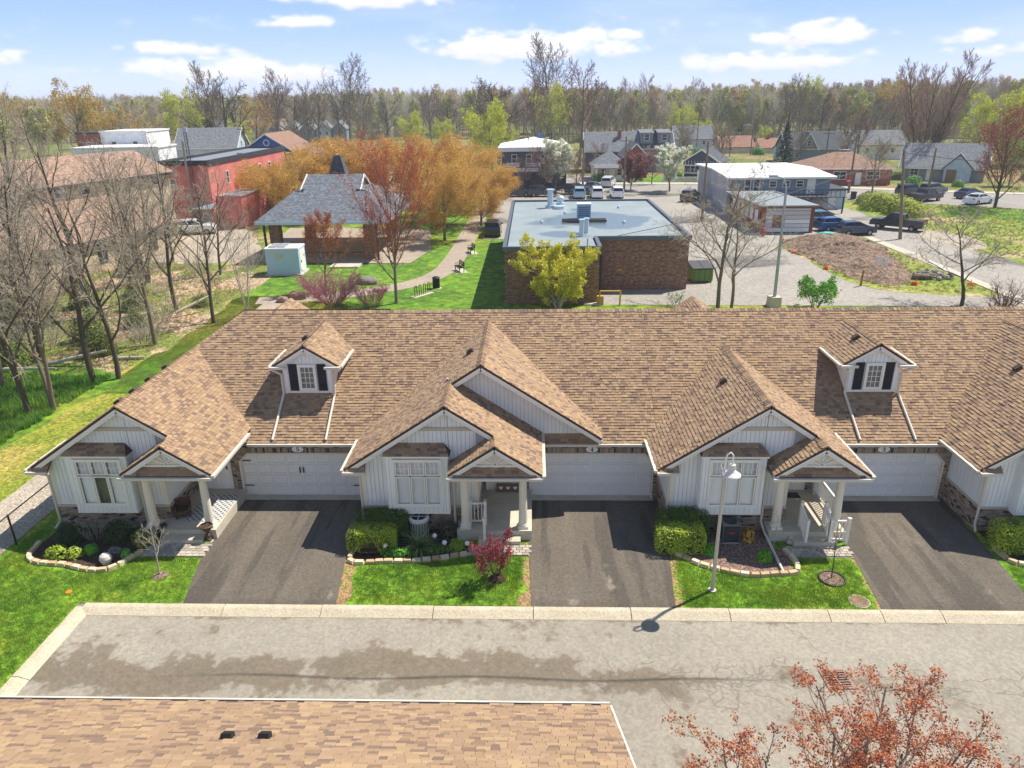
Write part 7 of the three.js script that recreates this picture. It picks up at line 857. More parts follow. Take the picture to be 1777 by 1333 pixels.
{ const t = house('house', 'dark open-gabled porch house behind the white blossom tree', 'house', [33.4, 0, -121], -0.45, 6.4, 7, 3.6, { wall: M.wSlate, roof: 'z', rh: 2, ov: 0.6, roofMat: M.roofDark, fascia: M.trim, win: [['f', -1.6, 2, 1, 1.3], ['f', 1.6, 2, 1, 1.3]] }); for (const y of [1.3, 2.7]) { new MB().bb(-3.4, 3.4, y, y + 0.12, 3.6, 5).build('balcony', M.trim, t); for (let i = 0; i < 12; i++) new MB().bb(-3.3 + i * 0.58, -3.24 + i * 0.58, y + 0.12, y + 0.9, 4.9, 4.95).build('baluster', M.trim, t); } }
{ // white picket fence
  const t = thing('picket_fence', 'white picket fence before the front yards across the street', 'fence', [0, 0, 0]), g = new MB().bb(-0.05, 0.05, 0, 1, -0.015, 0.015).geo(); for (const [a, b] of [[[13.7, -117.6], [20.6, -115.9]], [[24.4, -115.3], [30.6, -114.3]]]) { const L = Math.hypot(b[0] - a[0], b[1] - a[1]), n = Math.round(L / 0.22), A = -Math.atan2(b[1] - a[1], b[0] - a[0]); beam(new MB(), [a[0], 0.75, a[1]], [b[0], 0.75, b[1]], 0.04, 0.08).build('rail', M.trim, t); beam(new MB(), [a[0], 0.3, a[1]], [b[0], 0.3, b[1]], 0.04, 0.08).build('rail', M.trim, t); for (let i = 0; i <= n; i++) { const q = mesh('picket', g, M.trim, t); q.position.set(lerp(a[0], b[0], i / n), 0.05, lerp(a[1], b[1], i / n) + 0.04); q.rotation.y = A; } for (const p of [a, b]) new MB().bb(p[0] - 0.1, p[0] + 0.1, 0, 2.1, p[1] - 0.1, p[1] + 0.1).build('post', M.trim, t); }
}
// ---- white-roofed building with blue wing, and the old garage in front
{
  const t = thing('white_roof_building', 'long building with a white roof, blue front and bare grey side wall', 'building', [0, 0, 0]); new MB().slab([[26.6, -0.05, -77], [26.9, -0.05, -97], [26.9, 4.6, -97], [26.6, 4.6, -77]], [0.3, 0, 0]).build('side_wall', M.wConc, t); new MB().bb(27.2, 40.3, 2.2, 4.5, -77.3, -77).build('front_wall', M.wBlue, t); new MB().bb(27.2, 40.3, -0.05, 2.2, -77.4, -77.1).build('lower_wall', M.wConc, t); new MB().bb(40, 40.3, -0.05, 4.5, -97, -77.4).build('side_wall', M.wBlue, t); new MB().bb(27.2, 40, -0.05, 4.4, -97, -96.7).build('back_wall', M.wConc, t);
  const rf = new MB().slab([[26.3, 4.55, -76.4], [40.9, 4.55, -76.4], [40.9, 5.0, -86], [26.3, 5.0, -86]], [0, -0.2, 0]).slab([[26.3, 5.0, -86], [40.9, 5.0, -86], [40.9, 4.7, -97.6], [26.3, 4.7, -97.6]], [0, -0.2, 0]).build('roof', M.memb, t); new MB().bb(26.3, 40.9, 4.3, 4.54, -76.42, -76.36).build('fascia', M.trim, t); new MB().tube([[33, 4.9, -84], [33, 5.6, -84]], 0.12, 6).build('vent_pipe', M.galv, rf);
  for (const x of [29.2, 30.4]) win(t, x, 3.3, -76.98, 0, 0.9, 2, {}); for (const x of [32.6, 34.4, 36.2]) win(t, x, 3.6, -76.98, 0, 1, 0.9); new MB().bb(37.2, 38.3, 2.3, 4.3, -77, -76.95).build('door', M.trim, t);
  new MB().bb(32, 41.5, 2.1, 2.2, -77, -74).build('deck', M.capDark, t); for (let i = 0; i < 16; i++) new MB().bb(32.2 + i * 0.6, 32.25 + i * 0.6, 2.2, 3.1, -74.05, -74).build('baluster', M.capDark, t); new MB().bb(32, 41.5, 3.1, 3.16, -74.06, -73.98).build('handrail', M.capDark, t); for (const x of [33, 37, 41.2]) new MB().bb(x - 0.08, x + 0.08, 0, 2.1, -74.2, -74.04).build('post', M.capDark, t);
  for (let i = 0; i < 12; i++) new MB().bb(36 + i * 0.3, 36.32 + i * 0.3, 2.0 - i * 0.17, 2.06 - i * 0.17, -73.9, -72.7).build('stair_tread', M.capDark, t); beam(new MB(), [36, 3.1, -72.7], [39.6, 1.0, -72.7], 0.06, 0.08).build('handrail', M.capDark, t); beam(new MB(), [36, 2.0, -72.65], [39.6, 0, -72.65], 0.06, 0.25).build('stringer', M.capDark, t);
}
{ const t = house('shed', 'small white shed with a dark flat roof beside the stairs', 'shed', [41.4, 0, -81.5], 0, 3.6, 6, 2.5, { wall: M.wPaleBlue, roof: 'flat', ov: 0.25, roofMat: M.capDark, door: [[0, M.memb]] }); }
{
  const t = thing('old_garage', 'old low garage of brick and white planks with a flat grey roof', 'garage', [0, 0, 0]); const w = new MB(); w.bb(26.3, 32.1, -0.05, 3.0, -59.95, -59.75).bb(31.9, 32.1, -0.05, 3.0, -74, -59.95).bb(26.3, 32.1, -0.05, 2.9, -74.3, -74.1); w.build('wall', M.capDark, t); new MB().bb(26.2, 26.45, -0.05, 1.1, -74, -59.75).bb(26.2, 26.45, 2.4, 3.0, -74, -59.75).build('brick_side', M.brickRed, t);
  for (let i = 0; i < 7; i++) new MB().bb(26.2, 26.47, 1.1, 2.4, -61.1 - i * 2.0, -60.5 - i * 2.0).build('brick_pier', M.brickRed, t); for (let i = 0; i < 6; i++) new MB().bb(26.24, 26.36, 1.1, 2.4, -62.45 - i * 2.0, -61.15 - i * 2.0).build('white_panel', M.memb, t);
  const pm = [M.memb, std(lin(206, 206, 206), 0.9), std(lin(190, 190, 192), 0.9)]; for (let j = 0; j < 6; j++) { const y = 0.12 + j * 0.48; for (const [a, b] of j < 4 && j > 0 ? [[26.7, 27.5], [28.9, 31.75]] : [[26.7, 31.75]]) new MB().bb(a, b, y, y + 0.43, -59.74, -59.68).build('plank', pm[(j * 2 + Math.round(a)) % 3], t); } new MB().bb(27.5, 28.9, 0.5, 2.1, -59.75, -59.72).build('patched_opening', M.brickBrown, t); new MB().bb(26.2, 26.65, 0, 2.95, -59.78, -59.6).build('brick_corner', M.brickRed, t); new MB().bb(31.8, 32.15, 0, 2.95, -59.78, -59.62).build('rusty_corner', std(lin(130, 74, 48), 0.9), t);
  new MB().slab([[25.9, 3.15, -59.3], [32.5, 3.15, -59.3], [32.5, 2.9, -75.5], [25.9, 2.9, -75.5]], [0, -0.2, 0]).build('roof', std(lin(132, 140, 144), 0.9), t); new MB().bb(25.9, 32.5, 2.84, 3.0, -59.34, -59.28).build('fascia', std(lin(120, 70, 40), 0.9), t);
}
{ const t = house('bungalow', 'brick bungalow with a brown hip roof behind the blue wing', 'house', [56, 0, -113], -0.12, 14, 11, 2.8, { wall: M.brickRed, roof: 'hip', rh: 2.4, ov: 0.7, roofMat: M.roofBrown, fascia: M.trim, win: [['f', -5, 1.6, 1.6, 1.6], ['f', -1.5, 1.6, 2.2, 1.4], ['f', 4, 1.6, 2.2, 1.4], ['l', 0, 1.6, 1, 1.8]], door: [[1.6]] }); for (const [x, z] of [[-3, 1.5], [0, 2.2], [3, 1]]) new MB().tube([[x, 4, z], [x, 5.2, z]], 0.09, 6).build('vent_pipe', M.trim, t); }
{ const t = house('house', 'grey-blue house with a steep grey roof and white-trimmed gable', 'house', [65.5, 0, -156], -0.08, 13, 10, 3.6, { wall: M.wBlue, roof: 'x', rh: 3.3, ov: 0.4, roofMat: M.roofDark, fascia: M.trim, win: [['f', -4, 2, 1, 1.3], ['f', 4, 2, 1.4, 1.2]] }); const q = new MB().slab([[-3.6, 3.4, 5.2], [0.2, 3.4, 5.2], [-1.7, 6.6, 5.2]], [0, 0, -3]).build('gable', M.wGrey, t); win(t, -1.7, 4.5, 5.25, 0, 0.9, 1.2); for (const s of [-1, 1]) { new MB().slab([[-1.7, 6.85, 5.5], [-1.7 + s * 2.3, 3.1, 5.5], [-1.7 + s * 2.3, 3.1, 0.5], [-1.7, 6.85, 0.5]], [0, -0.14, 0]).build('gable_roof', M.roofDark, t); beam(new MB(), [-1.7, 6.75, 5.54], [-1.7 + s * 2.3, 3.0, 5.54], 0.06, 0.25).build('fascia', M.trim, t); } }
{ const t = house('house', 'house with a big grey roof and white front gable behind the parked pickup', 'house', [76.5, 0, -117], -0.5, 13, 11, 2.6, { wall: M.wGrey, roof: 'x', rh: 3.6, ov: 0.6, roofMat: M.roofSlate, fascia: M.trim, win: [['f', -4.5, 1.5, 1.4, 1.3]], door: [[-2]] }); new MB().slab([[0.2, 0, 6.4], [4.4, 0, 6.4], [4.4, 2.4, 6.4], [2.3, 4.6, 6.4], [0.2, 2.4, 6.4]], [0, 0, -4]).build('gable', M.wPaleBlue, t); for (const s of [-1, 1]) new MB().slab([[2.3, 4.9, 6.8], [2.3 + s * 2.6, 2.2, 6.8], [2.3 + s * 2.6, 2.2, 1], [2.3, 4.9, 1]], [0, -0.14, 0]).build('gable_roof', M.roofSlate, t); new MB().bb(0.6, 2.2, 0, 2.1, 6.4, 6.45).build('door', std(lin(140, 104, 76), 0.8), t); }
house('house', 'low far house with a rust-brown roof behind the white roof', 'house', [57, 0, -192], 0, 9, 9, 1.8, { wall: M.wCream, roof: 'x', rh: 2.6, ov: 0.4, roofMat: M.roofRed, win: [['f', -2, 1.2, 1, 1]] });
house('house', 'low far house with a dark chimney right of the rust-brown roof', 'house', [67, 0, -190], 0, 8, 9, 1.6, { wall: M.wCream, roof: 'x', rh: 2.2, ov: 0.4, roofMat: M.roofRed, chim: [[-1, 0, 4.6]], win: [['f', 2, 1.1, 1, 1]] });
house('house', 'far bluish house with a grey roof behind the yellow tree', 'house', [47.5, 0, -205], 0, 11, 9, 3.4, { wall: M.wPaleBlue, roof: 'x', rh: 3.4, ov: 0.4, roofMat: M.roofSlate, win: [['f', -3, 2.2, 1, 1.2], ['f', 3, 2.2, 1, 1.2]] });
house('house', 'pale blue far house left of the dark spruce', 'house', [61.5, 0, -160], 0, 4, 7, 3.0, { wall: M.wPaleBlue, roof: 'x', rh: 1.4, ov: 0.3, roofMat: M.roofSlate, win: [['f', 0, 1.8, 1, 1.2]] });
house('house', 'far white house glimpsed behind the bare trees left of the tall bare tree', 'house', [84, 0, -165], 0, 12, 9, 3.6, { wall: M.wWhite, roof: 'x', rh: 3, ov: 0.4, roofMat: M.roofSlate, win: [['f', -3, 2.2, 1, 1.2], ['f', 3, 2.2, 1, 1.2]] });
// ---- street furniture
function pole(label, x, z, h, o = {}) { const t = thing('utility_pole', label, 'utility pole', [x, 0, z]); new MB().tube([[0, -0.2, 0], [o.lean ?? 0, h, 0]], [0.19, 0.12], 9).build('pole', std(lin(...(o.c ?? [128, 112, 96])), 0.95), t); if (o.arm) { new MB().bb((o.lean ?? 0) - 1.1, (o.lean ?? 0) + 1.1, h - 0.7, h - 0.58, -0.07, 0.07).build('crossarm', M.bark, t); for (const k of [-0.95, 0.95]) new MB().cyl((o.lean ?? 0) + k, h - 0.58, 0, 0.05, 0.18, 6).build('insulator', M.galv, t); } if (o.box) new MB().cyl((o.lean ?? 0) + 0.3, h - 2, 0.1, 0.25, 0.9, 10).build('transformer', M.galv, t); if (o.lamp) { new MB().tube([[0, h - 2.4, 0], [-1, h - 1.9, 0.2], [-2.2, h - 1.9, 0.4]], 0.05, 5).build('lamp_arm', M.galv, t); new MB().bb(-2.7, -2.1, h - 1.97, h - 1.85, 0.28, 0.52).build('lamp_head', M.galv, t); } return t; }
pole('grey utility pole before the red building', -41.8, -64.2, 10.6, { lean: 0.35, c: [150, 142, 130] });
pole('bare leaning utility pole at the corner of the dirt mound', 40.1, -55.2, 9.3, { lean: -1.3 });
pole('dark utility pole by the brown bungalow', 50.9, -96, 8.6, { arm: true, lamp: true, lean: 0 });
pole('utility pole behind the white roof left of the spruce', 64.5, -143, 7.6, { arm: true }); pole('far utility pole behind the dark porch house', 58.6, -180, 9.6, { arm: true, lamp: true }); pole('far utility pole behind the yellow tree', 44.5, -182, 9.8, { arm: true });
pole('thin utility pole left of the purple-leaved tree', 8.4, -99.6, 8.4, {}); pole('utility pole before the purple-leaved tree', 15.4, -100.4, 8.8, { arm: true }); pole('utility pole at the far side of the main street at right', 58.5, -86.5, 7.4, {}); pole('utility pole behind the red mast', -46, -96, 11.5, { arm: true });
pole('utility pole among the bare trees in the parking lot', 21.6, -69, 9.6, {});
{ const t = thing('street_lamp', 'tall grey lot lamp post with curved arm on a concrete base', 'street lamp', [18.1, 0, -28.2]); new MB().bb(-0.45, 0.45, -0.1, 0.75, -0.45, 0.45, { taper: 0.9 }).build('base', M.concrete, t); new MB().tube([[0, 0.7, 0], [-0.1, 8.2, 0]], [0.13, 0.09], 10).build('pole', M.galv, t); new MB().tube([[-0.1, 8.2, 0], [-0.15, 8.8, 0], [-0.4, 9.3, 0], [-0.95, 9.45, 0]], 0.06, 8).build('arm', M.galv, t); new MB().bb(-1.4, -0.85, 9.38, 9.52, -0.14, 0.14).build('lamp_head', M.galv, t); }
{ const mk = (l, a, b) => { const n = 14, pts = []; for (let i = 0; i <= n; i++) { const f = i / n; pts.push([lerp(a[0], b[0], f), lerp(a[1], b[1], f) - 4 * f * (1 - f) * 0.8, lerp(a[2], b[2], f)]); } tag(new MB().tube(pts, 0.03, 4).build('power_line', M.capDark), l, 'wire'); }; mk('wire sagging from the brick building across the lot to the leaning pole', [5, 4.2, -33], [38.9, 9, -55.2]); mk('wire running right from the leaning pole out of view', [38.9, 9, -55.2], [62, 9, -34]); mk('power line over the far trees, from the far pole leftward', [58.6, 9.3, -180], [10, 10.5, -190]); mk('power line between the two poles by the brown bungalow', [50.9, 8, -96], [64.5, 7, -143]); }
const benchP = (() => { const t = thing('park_bench', 'black park bench beside the footpath, nearer of the two', 'bench', [-6.75, 0, -40.8], -1.2, 'benches along the footpath'); for (let i = 0; i < 4; i++) new MB().bb(-0.75, 0.75, 0.43, 0.47, -0.2 + i * 0.13, -0.1 + i * 0.13).build('seat_slat', M.black, t); for (let i = 0; i < 3; i++) new MB().bb(-0.75, 0.75, 0.55 + i * 0.14, 0.65 + i * 0.14, -0.26 - i * 0.03, -0.23 - i * 0.03).build('back_slat', M.black, t); for (const x of [-0.7, 0.7]) { new MB().bb(x - 0.03, x + 0.03, 0, 0.43, 0.15, 0.22).build('leg', M.black, t); new MB().bb(x - 0.03, x + 0.03, 0, 0.9, -0.26, -0.2).build('leg', M.black, t); new MB().bb(x - 0.03, x + 0.03, 0.62, 0.66, -0.2, 0.24).build('armrest', M.black, t); } new MB().bb(-0.95, 0.95, 0, 0.03, -0.6, 0.6).build('pad', M.concrete, t); return t; })();
copyOf(benchP, 'black park bench beside the footpath, farther of the two', [-6.35, 0, -49.4], -1.3);
{ const t = thing('bike_rack', 'black wave bike rack on a concrete strip by the footpath', 'bike rack', [-8.95, 0, -32.2], 0.95); for (let i = 0; i < 4; i++) { const x = -0.75 + i * 0.5; new MB().tube([[x - 0.12, 0, 0], [x - 0.12, 0.75, 0], [x - 0.07, 0.88, 0], [x + 0.07, 0.88, 0], [x + 0.12, 0.75, 0], [x + 0.12, 0, 0]], 0.03, 6).build('hoop', M.black, t); } new MB().bb(-1.1, 1.1, 0, 0.03, -0.3, 0.3).build('pad', M.concrete, t); }
{ const t = thing('litter_bin', 'black slatted litter bin by the footpath', 'litter bin', [-8.1, 0, -34.4]); for (let i = 0; i < 18; i++) { const a = i / 18 * 6.283; new MB().box(Math.cos(a) * 0.29, 0.46, Math.sin(a) * 0.29, 0.06, 0.84, 0.02, { ry: -a + Math.PI / 2 }).build('slat', M.black, t); } new MB().lathe([[0.27, 0.05], [0.27, 0.85]], 0, 0, 0, 16).build('liner', M.dark, t); new MB().lathe([[0.33, 0.86], [0.33, 0.92], [0.2, 0.98]], 0, 0, 0, 16).build('rim', M.black, t); new MB().cyl(0, 0, 0, 0.45, 0.03, 16).build('pad', M.concrete, t); }
{ const t = thing('barrier_gate', 'yellow pipe barrier at the corner of the brick building', 'barrier', [5.9, 0, -28.7]), y = std(lin(206, 160, 60), 0.6); new MB().tube([[-0.8, 1.1, 0], [0.75, 1.1, 0]], 0.06, 8).build('rail', y, t); for (const x of [-0.8, 0.75]) new MB().tube([[x, -0.1, 0], [x, 1.12, 0]], 0.07, 8).build('post', y, t); new MB().bb(-1.0, -0.5, 0, 0.7, -0.3, 0).build('block', std(lin(190, 150, 96), 0.9), t); }
{ const t = thing('dumpster', 'green dumpster with dark lids beside the brick building', 'dumpster', [14.3, 0, -36.4], 0.12), g = std(lin(92, 126, 48), 0.6); new MB().slab([[-0.9, 0.15, 0.75], [-0.9, 0.15, -0.75], [-0.9, 1.5, -0.75], [-0.9, 1.15, 0.75]], [1.8, 0, 0]).build('body', g, t); for (const x of [-0.7, -0.25, 0.25, 0.7]) new MB().bb(x - 0.04, x + 0.04, 0.2, 1.1, 0.75, 0.82).build('rib', g, t); for (const s of [-0.46, 0.46]) new MB().slab([[s - 0.44, 1.2, 0.8], [s + 0.44, 1.2, 0.8], [s + 0.44, 1.56, -0.8], [s - 0.44, 1.56, -0.8]], [0, 0.06, 0]).build('lid', M.capDark, t); for (const x of [-0.8, 0.8]) for (const z of [-0.6, 0.6]) new MB().cyl(x, 0, z, 0.08, 0.15, 8).build('caster', M.black, t); }
{ const t = thing('fire_hydrant', 'red hydrant at the corner of the old garage', 'hydrant', [26.0, 0, -57.6]), r = std(lin(176, 48, 40), 0.6); new MB().lathe([[0.2, 0], [0.2, 0.08], [0.14, 0.1], [0.14, 0.7], [0.18, 0.72], [0.16, 0.86], [0.001, 0.98]], 0, 0, 0, 14).build('barrel', r, t); new MB().tube([[-0.28, 0.55, 0], [0.28, 0.55, 0]], 0.07, 8, undefined, true).build('outlet', r, t); new MB().bb(-0.3, 0.3, 0, 0.05, -0.3, 0.3).build('pad', M.concrete, t); }
{ const t = thing('wooden_post', 'brown wooden post at the near edge of the dirt mound', 'post', [27.1, 0, -34.3]); new MB().tube([[0, -0.1, 0], [0.05, 1.3, 0]], [0.09, 0.08], 8, undefined, true).build('shaft', std(lin(150, 106, 60), 0.9), t); new MB().cyl(0.05, 1.3, 0, 0.1, 0.06, 8).build('cap', std(lin(170, 120, 60), 0.9), t); }
{ const l = ['left', 'middle', 'right']; for (let i = 0; i < 3; i++) { const t = thing('white_board', 'white board stuck upright in the dirt mound, ' + l[i] + ' of three', 'board', [30.7 + i * 0.34, 0.55, -39.9 + i * 0.2], 0.3 + i * 0.06); t.rotation.z = -0.1; new MB().bb(-0.14, 0.14, 0, 0.75, -0.02, 0.02).build('panel', M.memb, t); new MB().bb(-0.03, 0.03, -0.3, 0.1, -0.05, -0.02).build('stake', M.bark, t); } }
{ // dirt mound
  const out = rag([[26.5, -53.2], [30.5, -57], [35.5, -55.8], [36.2, -50], [34.2, -42], [33, -37], [29.5, -34.2], [28, -35.5], [27.2, -39], [26.6, -45]], 0.4, 12, 60), m = new MB(), inP = (x, z) => { let k = false; for (let i = 0, j = out.length - 1; i < out.length; j = i++) if ((out[i][1] > z) !== (out[j][1] > z) && x < (out[j][0] - out[i][0]) * (z - out[i][1]) / (out[j][1] - out[i][1]) + out[i][0]) k = !k; return k; };
  const dist = (x, z) => { let d = 9; for (const p of out) d = Math.min(d, Math.hypot(p[0] - x, p[1] - z)); return d; }, ht = (x, z) => inP(x, z) ? 0.02 + 0.85 * smooth(0, 3.5, dist(x, z)) * (0.35 + fbm(x * 0.35, z * 0.35, 3, 15)) * (z < -48 ? 1.1 : 0.75) + 0.5 * (fbm(x * 1.6, z * 1.6, 4, 16) - 0.35) * smooth(0, 0.8, dist(x, z)) : -0.15, s = 0.22;
  for (let x = 25.8; x < 37; x += s) for (let z = -57.6; z < -33.8; z += s) { const a = ht(x, z), b = ht(x + s, z), c = ht(x + s, z + s), d = ht(x, z + s); if (Math.max(a, b, c, d) < 0) continue; m.tri([x, a, z], [x, d, z + s], [x + s, c, z + s]).tri([x, a, z], [x + s, c, z + s], [x + s, b, z]); }
  const k = m.build('dirt_mound', M.dirt); struct(k, 'heap of brown rubble and dirt on the lot beside the alley');
  const r = rngOf(44), rk = thing('rubble_heap', 'low heap of grey rubble at the right end of the dirt mound', 'rubble', [34, 0, -37.2]); for (let i = 0; i < 26; i++) new MB().blob((r() - 0.5) * 3.2, 0.1 + r() * 0.3, (r() - 0.5) * 2.2, 0.2 + r() * 0.3, 0.15 + r() * 0.15, 0.2 + r() * 0.25, { nu: 7, nv: 5, seed: i, am: 0.35 }).build('stone', std(lin(...(i % 3 ? [120, 106, 96] : [150, 146, 140])), 0.95), rk);
  const orange = std(lin(222, 96, 40), 0.8); [['by the old garage corner', 27.2, -54.8], ['left of the dirt mound', 26.2, -48], ['at the near left of the dirt mound', 26.6, -40.5], ['in front of the grey rubble', 31.6, -34.4], ['at the far right of the verge', 36.0, -34.2], ['on the vacant lot at the right edge', 50.5, -47.5], ['by the main street at right', 47.6, -76]].forEach(([l, x, z], i) => { const t = thing('orange_marker', 'scrap of orange barrier mesh ' + l, 'marker', [x, 0, z], i); new MB().blob(0, 0.12, 0, 0.32, 0.2, 0.22, { nu: 7, nv: 5, am: 0.5, seed: i }).build('mesh_scrap', orange, t); new MB().tube([[0, 0, 0], [0.05, 0.5, 0]], 0.025, 5).build('stake', M.bark, t); });
  tag(new MB().blob(0, 0.1, 0, 1.1, 0.35, 0.6, { am: 0.3, seed: 8 }).build('tarpaulin', std(lin(70, 168, 150), 0.6)), 'crumpled teal tarpaulin beside the parked navy car', 'tarpaulin').position.set(33.0, 0, -57.8);
}
[['brown boulder in front of the pink bushes at left', -18.9, -31.2, 0.75, 0.42, [150, 116, 100]], ['grey boulder behind the pink bushes', -14.3, -36.2, 0.9, 0.4, [128, 124, 116]], ['flat pale boulder right of the grey one, by the pink bushes', -12.6, -33.4, 0.6, 0.26, [170, 158, 146]], ['low brown boulder left of the brown one', -19.8, -30.2, 0.5, 0.3, [150, 124, 104]]].forEach(([l, x, z, s, h, c], i) => tag(new MB().blob(0, h * 0.6, 0, s, h, s * 0.7, { am: 0.25, seed: 20 + i, nu: 16, nv: 10 }).build('boulder', std(lin(...c), 0.95, { bumpMap: bumpFine, bumpScale: 0.03 })), l, 'boulder').position.set(x, 0, z));
{ const t = thing('no_entry_sign', 'round red no-entry sign on a post by the alley mouth', 'sign', [49.2, 0, -92.5]); new MB().tube([[0, 0, 0], [0, 2.6, 0]], 0.04, 6).build('post', M.galv, t); const g = new THREE.CylinderGeometry(0.45, 0.45, 0.04, 20); g.rotateX(Math.PI / 2); mesh('disc', g, std(lin(206, 40, 44), 0.6), t).position.set(0, 2.3, 0.06); new MB().bb(-0.3, 0.3, 2.23, 2.37, 0.08, 0.1).build('bar', M.trim, t); }
for (const [l, x, z] of [['dark wheeled bin on the pavement before the bungalow', 60.2, -98.6], ['dark wheeled bin at the near kerb by the hedge', 56.5, -85.4], ['dark wheeled bin left of the other by the hedge', 48.6, -88.6]]) { const t = thing('wheeled_bin', l, 'bin', [x, 0, z]); new MB().box(0, 0.55, 0, 0.55, 1.0, 0.6, { taper: 1.15 }).build('body', M.capDark, t); new MB().bb(-0.34, 0.34, 1.05, 1.12, -0.36, 0.38).build('lid', M.black, t); for (const s of [-0.25, 0.25]) new MB().tube([[s - 0.04, 0.1, -0.3], [s + 0.04, 0.1, -0.3]], 0.1, 10, undefined, true).build('wheel', M.black, t); }
// chain fence line and low rail behind the roof of the brick building
{ const t = thing('rail_fence', 'low brown rail fence behind the brick building at the street edge', 'fence', [5.5, 0, -94.6]); for (let i = 0; i < 6; i++) new MB().bb(-3.6 + i * 1.4, -3.48 + i * 1.4, 0, 1.1, -0.06, 0.06).build('post', M.bark, t); for (const y of [0.5, 0.95]) new MB().bb(-3.6, 3.5, y, y + 0.12, 0.06, 0.1).build('rail', M.bark, t); }
// ---------------------------------------------------------------- vehicles
M.tyre = std(lin(26, 26, 28), 0.9); M.rim = std(lin(150, 152, 156), 0.35, { metalness: 0.6 }); M.carGlass = std(lin(24, 30, 36), 0.06); M.headlamp = std(lin(226, 228, 230), 0.15); M.taillamp = std(lin(168, 22, 26), 0.25); M.plate = std(lin(226, 228, 232), 0.6);
const paint = (c) => new THREE.MeshPhysicalMaterial({ color: new THREE.Color().setRGB(...lin(...c)), roughness: 0.35, clearcoat: 0.8, clearcoatRoughness: 0.1 });
const CAR = { // side profile: lower body and greenhouse (x forward)
  sedan: { L: 4.7, W: 1.82, body: [[-2.3, 0.32], [-2.34, 0.75], [-2.2, 0.98], [-1.3, 1.02], [0.85, 1.0], [1.9, 0.9], [2.28, 0.72], [2.34, 0.34]], cab: [[-1.75, 1.0], [-0.95, 1.42], [0.2, 1.45], [1.15, 0.98]], wb: [1.4, -1.4] },
  suv: { L: 4.65, W: 1.88, body: [[-2.28, 0.4], [-2.32, 0.9], [-2.24, 1.12], [0.9, 1.12], [1.95, 1.04], [2.26, 0.85], [2.3, 0.42]], cab: [[-2.24, 1.1], [-1.95, 1.68], [0.1, 1.72], [1.1, 1.1]], wb: [1.36, -1.36] },
  hatch: { L: 4.2, W: 1.78, body: [[-2.06, 0.34], [-2.1, 0.8], [-2.0, 1.02], [0.8, 1.0], [1.7, 0.88], [2.02, 0.7], [2.08, 0.36]], cab: [[-2.0, 1.0], [-1.55, 1.46], [0.1, 1.48], [1.15, 0.98]], wb: [1.26, -1.26] },
  van: { L: 5.0, W: 1.95, body: [[-2.46, 0.36], [-2.5, 0.95], [-2.46, 1.12], [1.4, 1.12], [2.2, 0.95], [2.48, 0.75], [2.5, 0.38]], cab: [[-2.46, 1.1], [-2.3, 1.72], [0.5, 1.76], [1.65, 1.08]], wb: [1.5, -1.5] },
  truck: { L: 5.7, W: 2.0, body: [[-2.8, 0.52], [-2.84, 1.12], [1.35, 1.14], [2.6, 1.1], [2.8, 0.9], [2.84, 0.54]], cab: [[-0.75, 1.12], [-0.6, 1.82], [0.75, 1.85], [1.5, 1.12]], wb: [1.85, -1.75], bed: true },
};
const carProto = {};
